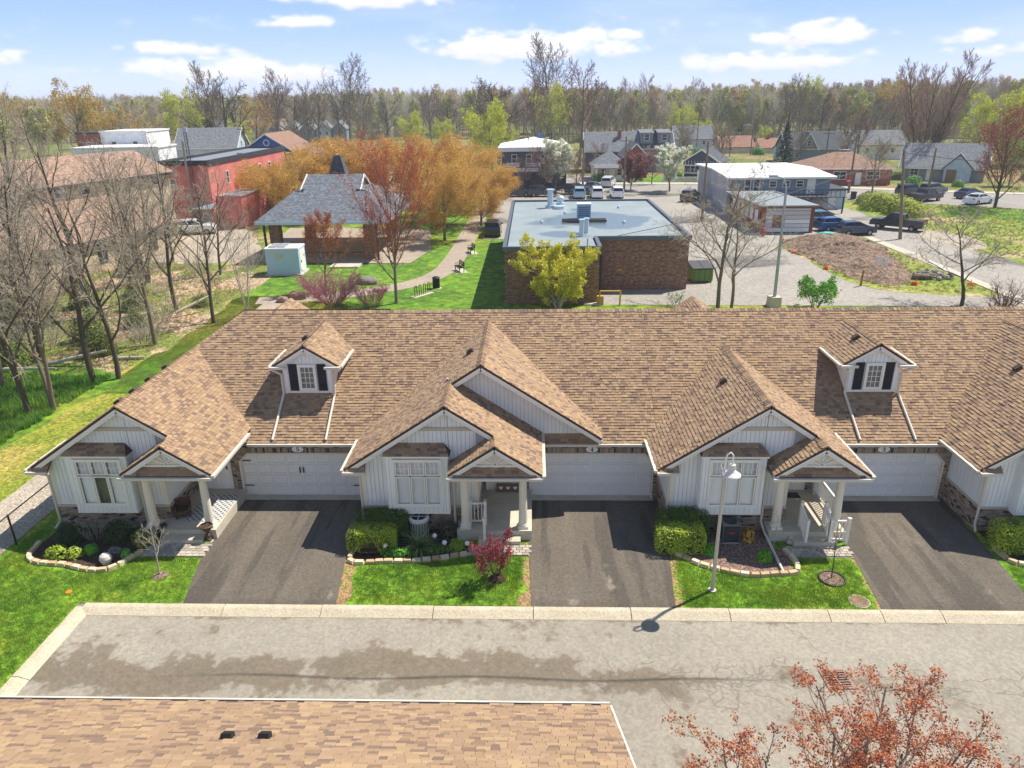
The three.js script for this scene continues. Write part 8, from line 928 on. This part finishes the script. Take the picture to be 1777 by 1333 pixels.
function car(kind, label, pos, turn, color, group) {
  const C = CAR[kind], t = thing(kind === 'truck' ? 'pickup_truck' : kind === 'van' ? 'minivan' : 'parked_car', label, kind === 'truck' ? 'pickup truck' : kind === 'van' ? 'minivan' : 'car', pos, turn, group);
  if (!carProto[kind]) {
    const G = carProto[kind] = {}, ext = (pts, w, bev) => { const s = new THREE.Shape(pts.map((p) => new THREE.Vector2(p[0], p[1]))); const g = new THREE.ExtrudeGeometry(s, { depth: w - 2 * bev, bevelEnabled: true, bevelSize: bev * 0.7, bevelThickness: bev, bevelSegments: 2 }); g.translate(0, 0, -(w - 2 * bev) / 2); return g; };
    // body with wheel arches cut into the lower edge
    const lo = C.body[0][1], arch = []; for (const wx of C.wb.slice().sort((a, b) => b - a)) { for (let i = 0; i <= 8; i++) { const a = Math.PI * i / 8; arch.push([wx + 0.39 * Math.cos(a), Math.max(lo, 0.34 + 0.39 * Math.sin(a))]); } } G.body = ext([...C.body, ...arch], C.W, 0.1);
    const m = new MB(), cab = C.cab, w0 = C.W / 2 - 0.08, w1 = C.W / 2 - 0.26, P = (p, s, y) => [p[0], p[1], s * (p === cab[0] || p === cab[3] ? w0 : w1)]; // tapered greenhouse
    G.glass = (() => { const q = new MB(); for (const s of [-1, 1]) q.poly(s > 0 ? [P(cab[0], 1), P(cab[3], 1), P(cab[2], 1), P(cab[1], 1)] : [P(cab[0], -1), P(cab[1], -1), P(cab[2], -1), P(cab[3], -1)]); q.quad(P(cab[3], 1), P(cab[3], -1), P(cab[2], -1), P(cab[2], 1)).quad(P(cab[0], -1), P(cab[0], 1), P(cab[1], 1), P(cab[1], -1)); return q.geo(); })();
    G.roof = ext([[cab[1][0] - 0.06, cab[1][1] - 0.02], [cab[1][0] + 0.1, cab[1][1] + 0.05], [cab[2][0] - 0.1, cab[2][1] + 0.05], [cab[2][0] + 0.12, cab[2][1] - 0.03]], w1 * 2 + 0.04, 0.05);
    G.pillars = (() => { const q = new MB(); for (const s of [-1, 1]) { const A = (p) => P(p, s); beam(q, A(cab[0]), A(cab[1]), 0.06, 0.1); beam(q, A(cab[3]), A(cab[2]), 0.06, 0.08); const f = kind === 'truck' ? [0.5] : kind === 'van' ? [0.34, 0.66] : [0.52]; for (const k of f) { const a = [lerp(cab[0][0], cab[3][0], k), cab[0][1], s * w0], b = [lerp(cab[1][0], cab[2][0], k), cab[1][1], s * w1]; beam(q, a, b, 0.06, 0.07); } } return q.geo(); })();
    const wg = new MB(); wg.tube([[0, 0, -0.11], [0, 0, 0.11]], 0.34, 18, undefined, true); G.wheel = wg.geo(); const rg = new MB(); rg.tube([[0, 0, -0.115], [0, 0, 0.115]], 0.2, 10, undefined, true); G.rim = rg.geo();
  }
  const G = carProto[kind], p = paint(color), X = C.L / 2;
  mesh('body', G.body, p, t); mesh('window', G.glass, M.carGlass, t); mesh('roof', G.roof, p, t); stuff(mesh('pillars', G.pillars, p, t));
  for (const x of C.wb) for (const s of [-1, 1]) { const w = mesh('wheel', G.wheel, M.tyre, t); w.position.set(x, 0.34, s * (C.W / 2 - 0.12)); mesh('rim', G.rim, M.rim, w); }
  const hy = C.body[C.body.length - 2][1] - 0.04, ty = C.body[1][1] + 0.02; for (const s of [-1, 1]) { new MB().bb(X - 0.22, X - 0.03, hy - 0.07, hy + 0.06, s * C.W * 0.36 - 0.16, s * C.W * 0.36 + 0.16).build('headlight', M.headlamp, t); new MB().bb(-X - 0.035, -X + 0.12, ty - 0.12, ty + 0.14, s * (C.W / 2 - 0.2) - 0.13, s * (C.W / 2 - 0.2) + 0.13).build('taillight', M.taillamp, t); new MB().bb(C.cab[3][0] - 0.42, C.cab[3][0] - 0.24, C.cab[3][1] + 0.02, C.cab[3][1] + 0.17, s * (C.W / 2 + 0.08) - 0.1, s * (C.W / 2 + 0.08) + 0.1).build('mirror', p, t); }
  new MB().bb(-X - 0.04, -X + 0.04, 0.62, 0.78, -0.26, 0.26).build('licence_plate', M.plate, t); new MB().bb(X - 0.06, X + 0.04, 0.44, 0.62, -0.5, 0.5).build('grille', M.black, t); new MB().bb(-X + 0.02, X - 0.02, C.body[0][1] - 0.08, C.body[0][1] + 0.06, -C.W / 2 + 0.14, C.W / 2 - 0.14).build('underbody', M.black, t);
  if (C.bed) new MB().bb(-2.68, -0.85, 1.14, 1.27, -0.86, 0.86).build('bed_cover', M.black, t);
  return t;
}
const R = Math.PI;
car('suv', 'black hatchback parked in the bay left of the brick building', [-4.6, 0, -60.2], R / 2, [30, 32, 40]);
car('suv', 'white suv parked before the red building behind the utility pole', [-40.8, 0, -62.4], 0.25, [226, 230, 232]);
car('suv', 'dark blue suv in the street row, first left of the brick building', [-2.4, 0, -96.0], 0.02, [26, 40, 56], 'dark cars in the street row'); car('suv', 'dark teal suv in the street row, second from the left', [1.6, 0, -95.6], 0.02, [30, 48, 62], 'dark cars in the street row'); car('suv', 'navy suv in the street row behind the white vent pipe', [7.6, 0, -98.2], 0.02, [24, 38, 58], 'dark cars in the street row');
car('suv', 'white-roofed light blue car behind the roof of the brick building', [7.4, 0, -93.6], R / 2, [150, 186, 206]); car('suv', 'white car behind the brick building roof, beside the rail fence', [10.2, 0, -93.4], R / 2, [230, 232, 234]); car('suv', 'white car behind the brick building roof, right of the other white one', [13.4, 0, -93.6], R / 2, [226, 228, 230]);
car('sedan', 'dark grey car in the forecourt by the purple-leaved tree', [10.3, 0, -103.4], 1.2, [60, 62, 64]); car('van', 'white van at the head of the forecourt', [13.6, 0, -109], 1.3, [214, 216, 220]);
car('suv', 'dark brown suv parked at the corner of the white-roofed building', [24.0, 0, -88.5], 1.1, [70, 56, 52]);
car('van', 'teal minivan parked beside the old garage', [34.7, 0, -64.6], 0.12, [104, 150, 164]); car('hatch', 'blue hatchback parked between the teal minivan and the navy car', [35.2, 0, -61.2], 0.2, [40, 84, 140]); car('hatch', 'navy hatchback parked nearest the dirt mound', [36.4, 0, -58.2], 0.14, [20, 44, 76]);
car('truck', 'black pickup truck turning into the alley by the leaning pole', [42.6, 0, -61.4], 2.42, [34, 34, 38]);
car('truck', 'dark grey pickup truck parked along the main street', [57.6, 0, -85.4], 0.48, [44, 48, 54]); car('suv', 'dark teal suv on the main street behind the pickup', [58.8, 0, -92.4], 0.5, [34, 56, 66]); car('suv', 'silver-roofed suv on the main street, farthest from the pickup', [63.0, 0, -93.6], 0.5, [90, 100, 112]); car('sedan', 'dark blue car driving along the main street', [65.8, 0, -88.6], 0.5, [36, 56, 80]); car('sedan', 'white sedan parked along the main street', [63.6, 0, -82.2], 0.5, [232, 234, 236]); car('suv', 'blue suv on the main street under the dark red tree', [71.5, 0, -79.8], 0.5, [36, 66, 120]);
// ---------------------------------------------------------------- trees beyond the lots
const farLv = (a, b, c) => [{}, { n: a, len: 0.44, ang: 0.75, rr: 0.5 }, { n: b, len: 0.5, ang: 0.7, rr: 0.5, from: 0.2 }, { n: c, len: 0.5, ang: 0.7, rr: 0.6, from: 0.1 }];
M.farTwig = barkMat([122, 110, 98]); M.farTwigR = barkMat([132, 106, 94]);
const fb = (seed, r, lv, o = {}) => ({ seed, h: 20, r, clear: 0.3, trunk: 0.85, endR: 0.25, wob: 0.2, up: 0.09, minR: 0.034, levels: lv, ...o });
const FG = 'bare trees before the far wood';
const fA = makeTree('bare_tree', 'tallest grey bare tree left of centre on the horizon', 'tree', [-63.6, 0, -240], fb(901, 0.32, [...farLv(12, 8, 6), { n: 4, len: 0.5, ang: 0.7, rr: 0.7 }], { up: 0.16 }), M.bark, { n: 0, pal: [[1, 1, 1]], twigMat: M.farTwig }, FG); fA.scale.setScalar(1.62);
const fB = makeTree('bare_tree', 'broad dark bare oak with crooked limbs above the lime tree left of the dark building', 'tree', [-7.9, 0, -153], fb(917, 0.4, [...farLv(11, 8, 6), { n: 4, len: 0.5, ang: 0.7, rr: 0.7 }], { wob: 0.34, up: 0.02, clear: 0.25, trunk: 0.75 }), M.barkDark, { n: 0, pal: [[1, 1, 1]], twigMat: M.barkDark }, FG);
const fC = makeTree('bare_tree', 'tall narrow bare tree right of the dark building, on the horizon', 'tree', [11, 0, -150], fb(933, 0.3, [...farLv(14, 8, 6), { n: 4, len: 0.5, ang: 0.7, rr: 0.7 }], { up: 0.2, clear: 0.2 }), M.bark, { n: 0, pal: [[1, 1, 1]], twigMat: M.farTwigR }, FG);
const dirs = [[fA, 'bare tree just right of the tallest grey one left of centre', -55, -222, 0.85], [fB, 'bare tree with leaning limbs behind the golden trees', -50, -237, 0.86], [fA, 'bare tree rising above the lime tree behind the dark building', 6.5, -258, 1.62], [fC, 'reddish bare tree over the grey roofs across the street, left of a pair', 42, -330, 1.06], [fC, 'reddish bare tree over the grey roofs, right of a pair', 52, -332, 1.14], [fB, 'dark bare tree above the white hall at far left', -80, -172, 1.08], [fA, 'dark bare tree left of the evergreens at far left', -86, -182, 1.12], [fC, 'bare tree before the yellow tree behind the pale grey house', -72, -190, 1.06],
  [fA, 'first bare tree from the left in the group right of the evergreens', -88, -236, 0.94], [fB, 'second bare tree from the left in the group right of the evergreens', -83, -240, 0.92], [fC, 'third bare tree from the left in the group right of the evergreens', -79, -244, 0.97], [fA, 'fourth bare tree from the left in the group right of the evergreens', -74, -238, 0.93], [fB, 'last bare tree of the group right of the evergreens', -69, -246, 0.9],
  [fC, 'bare tree before the far wood behind the pavilion cupola', -38, -262, 0.9], [fB, 'grey bare tree behind the gap between golden trees', -30, -252, 0.9], [fA, 'grey bare tree left of the dark oak on the horizon', -20, -240, 0.92], [fC, 'bare tree between the oak and the dark building', 1, -190, 0.9], [fA, 'bare tree behind the hip-roofed house across the street', 24, -210, 0.86], [fC, 'bare tree right of the wires over the far houses', 68, -300, 1.0], [fB, 'dark bare tree behind the spruce', 84, -230, 0.96], [fA, 'dark bare tree behind the grey-blue gabled house, left stem of two', 78, -200, 0.92], [fB, 'dark bare tree behind the grey-blue gabled house, right stem of two', 86, -205, 0.9], [fA, 'bare tree at the left of the giant bare tree', 92, -175, 0.7], [fC, 'pale bare tree behind the bungalow roof', 68, -135, 0.56]];
dirs.forEach(([s, l, x, z, k], i) => copyOf(s, l, [x, 0, z], i * 1.7, k * (z < -300 ? 1.2 : 1.22))); fB.scale.setScalar(1.28); fC.scale.setScalar(1.25);
makeTree('bare_tree', 'giant wide bare tree with many upswept reddish stems at right', 'tree', [78, 0, -128], { seed: 950, h: 21, r: 0.21, clear: 0.14, trunk: 1.0, endR: 0.22, stems: 7, lean: 0.42, wob: 0.14, up: 0.12, minR: 0.032, levels: [{}, { n: 15, len: 0.3, ang: 0.55, rr: 0.5 }, { n: 9, len: 0.5, ang: 0.55, rr: 0.55 }, { n: 8, len: 0.5, ang: 0.6, rr: 0.6 }] }, M.barkDark, { n: 1, rad: 0.4, s: 0.09, pal: [[186, 140, 110], [170, 130, 106]], twigMat: barkMat([150, 128, 110]), part: 0.5 });
{ const r = rngOf(77), q = makeTree('bare_tree', 'bare yard tree among the far houses', 'tree', [33, 0, -138], fb(956, 0.16, farLv(12, 8, 7), { h: 9, clear: 0.18, minR: 0.028 }), M.bark, { n: 1, rad: 0.4, s: 0.1, pal: [[170, 160, 100], [160, 140, 110]], twigMat: M.farTwig, part: 0.5 }, 'bare yard trees among the far houses');
  for (const [x, z] of [[9, -128], [27, -152], [35, -150], [41, -140], [52, -176], [60, -146], [70, -146], [75, -140], [82, -140], [88, -128], [92, -138], [62, -128], [68, -124], [72, -180], [44, -196], [36, -200], [64, -205], [80, -190], [90, -120], [96, -128], [-52, -140], [-58, -160], [-64, -178], [-48, -190], [-90, -160], [-100, -170], [-40, -170], [-110, -210], [-96, -246], [-80, -250], [-66, -236]]) copyOf(q, 'bare yard tree among the far houses', [x, 0, z], r() * 6, 0.7 + r() * 0.7); }
// trees in young leaf
const leafO = (seed, h, o = {}) => ({ seed, h, r: h * 0.018, clear: 0.18, trunk: 0.8, endR: 0.3, wob: 0.18, up: 0.07, minR: 0.016, shape: (f) => 0.6 + 0.6 * Math.sin(f * 2.2 + 0.5), levels: [{}, { n: 14, len: 0.42, ang: 0.85, rr: 0.45 }, { n: 8, len: 0.5, ang: 0.65, rr: 0.5 }, { n: 6, len: 0.5, ang: 0.65, rr: 0.6 }], ...o });
const LIME = [[190, 196, 44], [208, 210, 62], [166, 178, 40], [216, 212, 80]], lt = makeTree('leafy_tree', 'lime-yellow leafing tree before the dark oak, left of the dark building', 'tree', [-8.6, 0, -138], leafO(960, 13.5), M.barkDark, { n: 11, rad: 0.8, s: 0.16, pal: LIME, seed: 3 }, 'trees in young leaf');
const yo = makeTree('leafy_tree', 'big ochre-yellow willow at far left above the wood', 'tree', [-122, 0, -176], leafO(970, 20, { up: 0.02, wob: 0.26 }), M.barkDark, { n: 11, rad: 1.1, s: 0.2, pal: [[190, 156, 50], [170, 138, 44], [206, 176, 70], [150, 128, 46]], seed: 4 }, 'trees in young leaf');
[[lt, 'lime-yellow tree behind the dark building, on its right', 7, -246, 1.35], [lt, 'bright yellow tree over the grey houses across the street', 50, -236, 0.86], [lt, 'small yellow-green tree below the bright yellow one', 53, -214, 0.58], [lt, 'bright green tree in the far wood above the spruce', 110, -290, 1.5], [lt, 'pale green leafing tree right of the bright green one', 102, -262, 1.16], [lt, 'lime willow right of the giant bare tree', 98, -140, 1.05], [lt, 'lime willow at the right edge, right of the other', 108, -142, 1.1], [lt, 'yellow-leaved tree above the lime willows at the right edge', 134, -172, 1.4], [yo, 'ochre leafing tree in the far wood above the white roof', 92, -300, 1.0], [yo, 'ochre tree peeking over the far wood behind the golden trees', -42, -330, 1.02], [yo, 'yellow tree at the far left edge', -147, -186, 0.86], [lt, 'yellow-green tree behind the tall white building', -104, -204, 1.3], [yo, 'ochre-green tree right of the evergreens at far left', -92, -226, 0.82], [lt, 'small yellow tree behind the white hall', -86, -196, 0.72], [yo, 'brownish-yellow leafing tree left of the tall white building', -96, -152, 0.7], [lt, 'pale green tree behind the golden trees before the far wood', -36, -206, 0.8], [lt, 'second pale green tree behind the golden trees', -28, -212, 0.66], [yo, 'yellowish tree behind the giant bare tree', 128, -250, 0.95], [lt, 'fresh green bush-like tree beside the spruce', 71, -168, 0.3], [lt, 'low green tree before the far houses right of the yellow tree', 74, -222, 0.42]].forEach(([s, l, x, z, k], i) => copyOf(s, l, [x, 0, z], i * 2.1, k));
const WB = [[232, 232, 214], [240, 240, 230], [214, 218, 184], [190, 198, 146]];
const wb = makeTree('blossom_tree', 'white blossoming tree in front of the picket fence', 'tree', [23, 0, -100.5], leafO(980, 7.4, { clear: 0.14, up: 0.16, levels: [{}, { n: 14, len: 0.42, ang: 0.6, rr: 0.45 }, { n: 8, len: 0.5, ang: 0.55, rr: 0.5 }, { n: 6, len: 0.5, ang: 0.55, rr: 0.6 }] }), M.bark, { n: 20, rad: 0.4, s: 0.11, pal: WB, seed: 6 });
wb.scale.set(1.25, 0.86, 1.25); copyOf(wb, 'white blossoming tree at the corner of the dark building', [3.9, 0, -101.5], 2, [1.3, 0.98, 1.3]);
makeTree('purple_tree', 'dark pink-purple leaved round tree across the street', 'tree', [16.8, 0, -103], leafO(985, 6.0, { clear: 0.16 }), M.barkDark, { n: 16, rad: 0.4, s: 0.1, pal: [[150, 92, 90], [150, 92, 86], [112, 64, 66], [164, 110, 100]], seed: 7 });
const st = makeTree('bare_tree', 'round bare grey-pink tree behind the purple one', 'tree', [21.8, 0, -112], leafO(990, 6.4, { minR: 0.018 }), M.barkRed, { n: 1, rad: 0.3, s: 0.06, pal: [[150, 116, 106]], twigMat: M.farTwigR }); [['bare street tree in front of the dark building', 1.6, -98.5, 1.15, 1], ['bare street tree right of the dark building', 7.3, -96.2, 0.95, 2], ['small bare tree before the dark building windows', -1.6, -99.5, 0.85, 3], ['bare reddish bush-tree by the grey house roof', 14, -131, 0.95, 4]].forEach(([l, x, z, k, a]) => copyOf(st, l, [x, 0, z], a, k));
makeTree('leafy_tree', 'sparse budding tree with yellow catkins before the bungalow', 'tree', [53, 0, -92.5], leafO(1000, 8.4, { clear: 0.2, wob: 0.24 }), M.bark, { n: 2, rad: 0.4, s: 0.07, pal: [[176, 160, 70], [160, 150, 80]], part: 0.6, twigMat: M.barkTwig });
makeTree('leafy_tree', 'round fresh green tree before the white front gable', 'tree', [81, 0, -104], leafO(1005, 7.4, { up: 0.16 }), M.bark, { n: 8, rad: 0.4, s: 0.1, pal: [[140, 176, 60], [120, 160, 50], [164, 190, 84]], seed: 9 });
makeTree('red_maple', 'large reddish-brown budding tree at the right edge above the street', 'tree', [63.5, 0, -78], leafO(1010, 13, { clear: 0.12, levels: [{}, { n: 18, len: 0.42, ang: 0.8, rr: 0.45 }, { n: 9, len: 0.5, ang: 0.65, rr: 0.5 }, { n: 7, len: 0.5, ang: 0.65, rr: 0.6 }] }), M.barkDark, { n: 9, rad: 0.5, s: 0.08, pal: [[160, 88, 70], [132, 62, 52], [168, 96, 70]], seed: 10, twigMat: barkMat([132, 92, 82]) });
makeTree('blossom_tree', 'small pale pink blossoming tree behind the low white hall', 'tree', [-78, 0, -160], leafO(1015, 9), M.bark, { n: 8, rad: 0.5, s: 0.12, pal: [[214, 176, 176], [196, 160, 160]], seed: 11 });
conifer('evergreen_tree', 'dark spruce behind the white roof', [54.5, 0, -140], 9.6, 3.2, 1020, [[36, 52, 34], [50, 66, 42], [60, 76, 50]]); conifer('evergreen_tree', 'dark evergreen beside the ochre tree at far left, left of two', [-98, 0, -206], 16, 4, 1021, [[40, 54, 34], [54, 66, 42]]); conifer('evergreen_tree', 'dark evergreen beside the ochre tree at far left, right of two', [-90, 0, -204], 12, 3.4, 1022, [[36, 50, 34], [48, 60, 40]]); conifer('evergreen_tree', 'far dark evergreen behind the wires, left of two', [93, 0, -318], 14, 3.4, 1023, [[40, 54, 38], [50, 62, 44]]); conifer('evergreen_tree', 'far dark evergreen behind the wires, right of two', [99, 0, -318], 13, 3.4, 1024, [[40, 54, 38], [50, 62, 44]]); conifer('evergreen_tree', 'small dark evergreen in the far houses row', [-86, 0, -253], 7, 2, 1025, [[60, 80, 50], [74, 92, 60]]);
{ const h = leafBush('hedge', 'loose yellow-green flowering hedge along the alley, near end', [48.8, 0, -72.5], 5.5, 2.3, 7, 1030, [[150, 158, 40], [132, 146, 38], [172, 176, 60], [116, 134, 40]], 3600, 0.13, null, { cat: 'hedge', shell: 0.6 }); copyOf(h, 'loose yellow-green flowering hedge along the alley, middle', [48.2, 0, -77.6], 2, 1); copyOf(h, 'loose yellow-green flowering hedge along the alley, street end', [49.2, 0, -82.4], 4, 0.85); const b = leafBush('bush', 'green bush before the hip-roofed house', [12.6, 0, -117], 3, 1.6, 2.4, 1031, HUES.fresh, 900, 0.12); [['dark green bush behind the picket fence at right', [31.5, 0, -117], 1], ['green bush by the spruce foot', [70, 0, -164], 1.6], ['green bush before the far rust-brown roof', [61, 0, -181], 1.4], ['green bush left of the dark porch house', [28.6, 0, -124], 0.8], ['green bush behind the dark porch house', [38, 0, -130], 1.5], ['green bush behind the white roof', [46, 0, -128], 1.6], ['green bush at the left end of the bungalow', [47, 0, -108], 0.9], ['green bush right of the bungalow', [66, 0, -106], 1.1], ['green bush before the white front gable', [72, 0, -103], 0.8], ['green bush between the far houses, by the yellow tree', [43, 0, -170], 1.8], ['green bush behind the two-dormer house', [30, 0, -160], 1.8], ['green bush right of the spruce', [60, 0, -138], 1.2], ['green bush left of the grey-blue gabled house', [57, 0, -150], 1.2], ['green bush right of the grey-blue gabled house', [75, 0, -152], 1.6], ['green bush at the right edge behind the street', [90, 0, -112], 1.5]].forEach(([l, p, s], i) => copyOf(b, l, p, i, s)); }
// ---- the far wood: one mass
{
  const r = rngOf(1111), protos = [], mk = (o, twig, leaf) => { const g = grow(o), tr = trunkMB(g, [5, 3, 3, 3, 3]); const n = tr.p.length / 9, c = twig; for (let i = 0; i < tr.c.length; i += 3) { tr.c[i] = c[0]; tr.c[i + 1] = c[1]; tr.c[i + 2] = c[2]; } const gs = [tr.geo()]; if (leaf) gs.push(leafMB(g, leaf).geo()); return mergeGeometries(gs); };
  const fo = (s, o = {}) => fb(s, 0.2, [{}, { n: 13, len: 0.36, ang: 0.6, rr: 0.5 }, { n: 8, len: 0.5, ang: 0.6, rr: 0.55 }, { n: 7, len: 0.5, ang: 0.65, rr: 0.7 }], { up: 0.15, minR: 0.035, clear: 0.25, ...o });
  protos.push([mk(fo(1101), lin(196, 188, 170)), 0.28], [mk(fo(1102), lin(184, 170, 148)), 0.16], [mk(fo(1103), lin(182, 174, 156)), 0.16], [mk(fo(1104), lin(166, 152, 130), { n: 5, rad: 1.1, s: 0.24, pal: [[176, 178, 92], [190, 188, 108], [160, 166, 88]], seed: 2 }), 0.28], [mk(fo(1105), lin(176, 156, 136), { n: 3, rad: 1, s: 0.2, pal: [[196, 170, 130], [186, 160, 124]], seed: 3 }), 0.12]);
  const lists = protos.map(() => []), d = new THREE.Object3D();
  const put = (x, z, s) => { let q = r(), k = 0; while (k < protos.length - 1 && q > protos[k][1]) { q -= protos[k][1]; k++; } d.position.set(x, -0.3, z); d.rotation.y = r() * 6.28; d.scale.set(s * 0.95, s, s * 0.95); d.updateMatrix(); lists[k].push(d.matrix.clone()); };
  const edge = (x) => (x < -60 ? -300 : x < 0 ? -285 : x < 60 ? -265 : x < 110 ? -250 : -235);
  for (let i = 0; i < 6200; i++) { const f = Math.pow(r(), 1.4), a = (r() - 0.5) * 1.9, z0 = -240 - f * 520, x = Math.tan(a * 0.55) * (-z0 + 60) * 1.25; if (z0 > edge(x) + (vnoise(x * 0.03, 3, 4) - 0.5) * 40) continue; put(x, z0, (0.78 + 0.3 * r()) * (1 + 0.15 * (vnoise(x * 0.02, z0 * 0.02, 6) - 0.5))); }
  for (let i = 0; i < 260; i++) { const x = -290 + r() * 170, z = -150 - r() * 140; put(x, z, 0.65 + 0.3 * r()); } for (let i = 0; i < 200; i++) { const x = 130 + r() * 150, z = -150 - r() * 90; put(x, z, 0.65 + 0.3 * r()); }
  const wood = new THREE.Group(); wood.name = numbered('far_wood'); scene.add(wood); tag(wood, 'far wood of bare and budding trees along the whole horizon', 'wood', null, 'stuff');
  protos.forEach(([g], k) => { const m = new THREE.InstancedMesh(g, M.leaf2 ??= vcol(0.95), lists[k].length); lists[k].forEach((q, i) => { m.setMatrixAt(i, q); const v = 0.8 + 0.4 * r(); m.setColorAt(i, new THREE.Color().setRGB(v, v * (0.95 + 0.1 * r()), v * (0.92 + 0.12 * r()))); }); m.name = 'tree_mass'; m.castShadow = m.receiveShadow = true; stuff(m); wood.add(m); });
}

renderer.render(scene, camera);
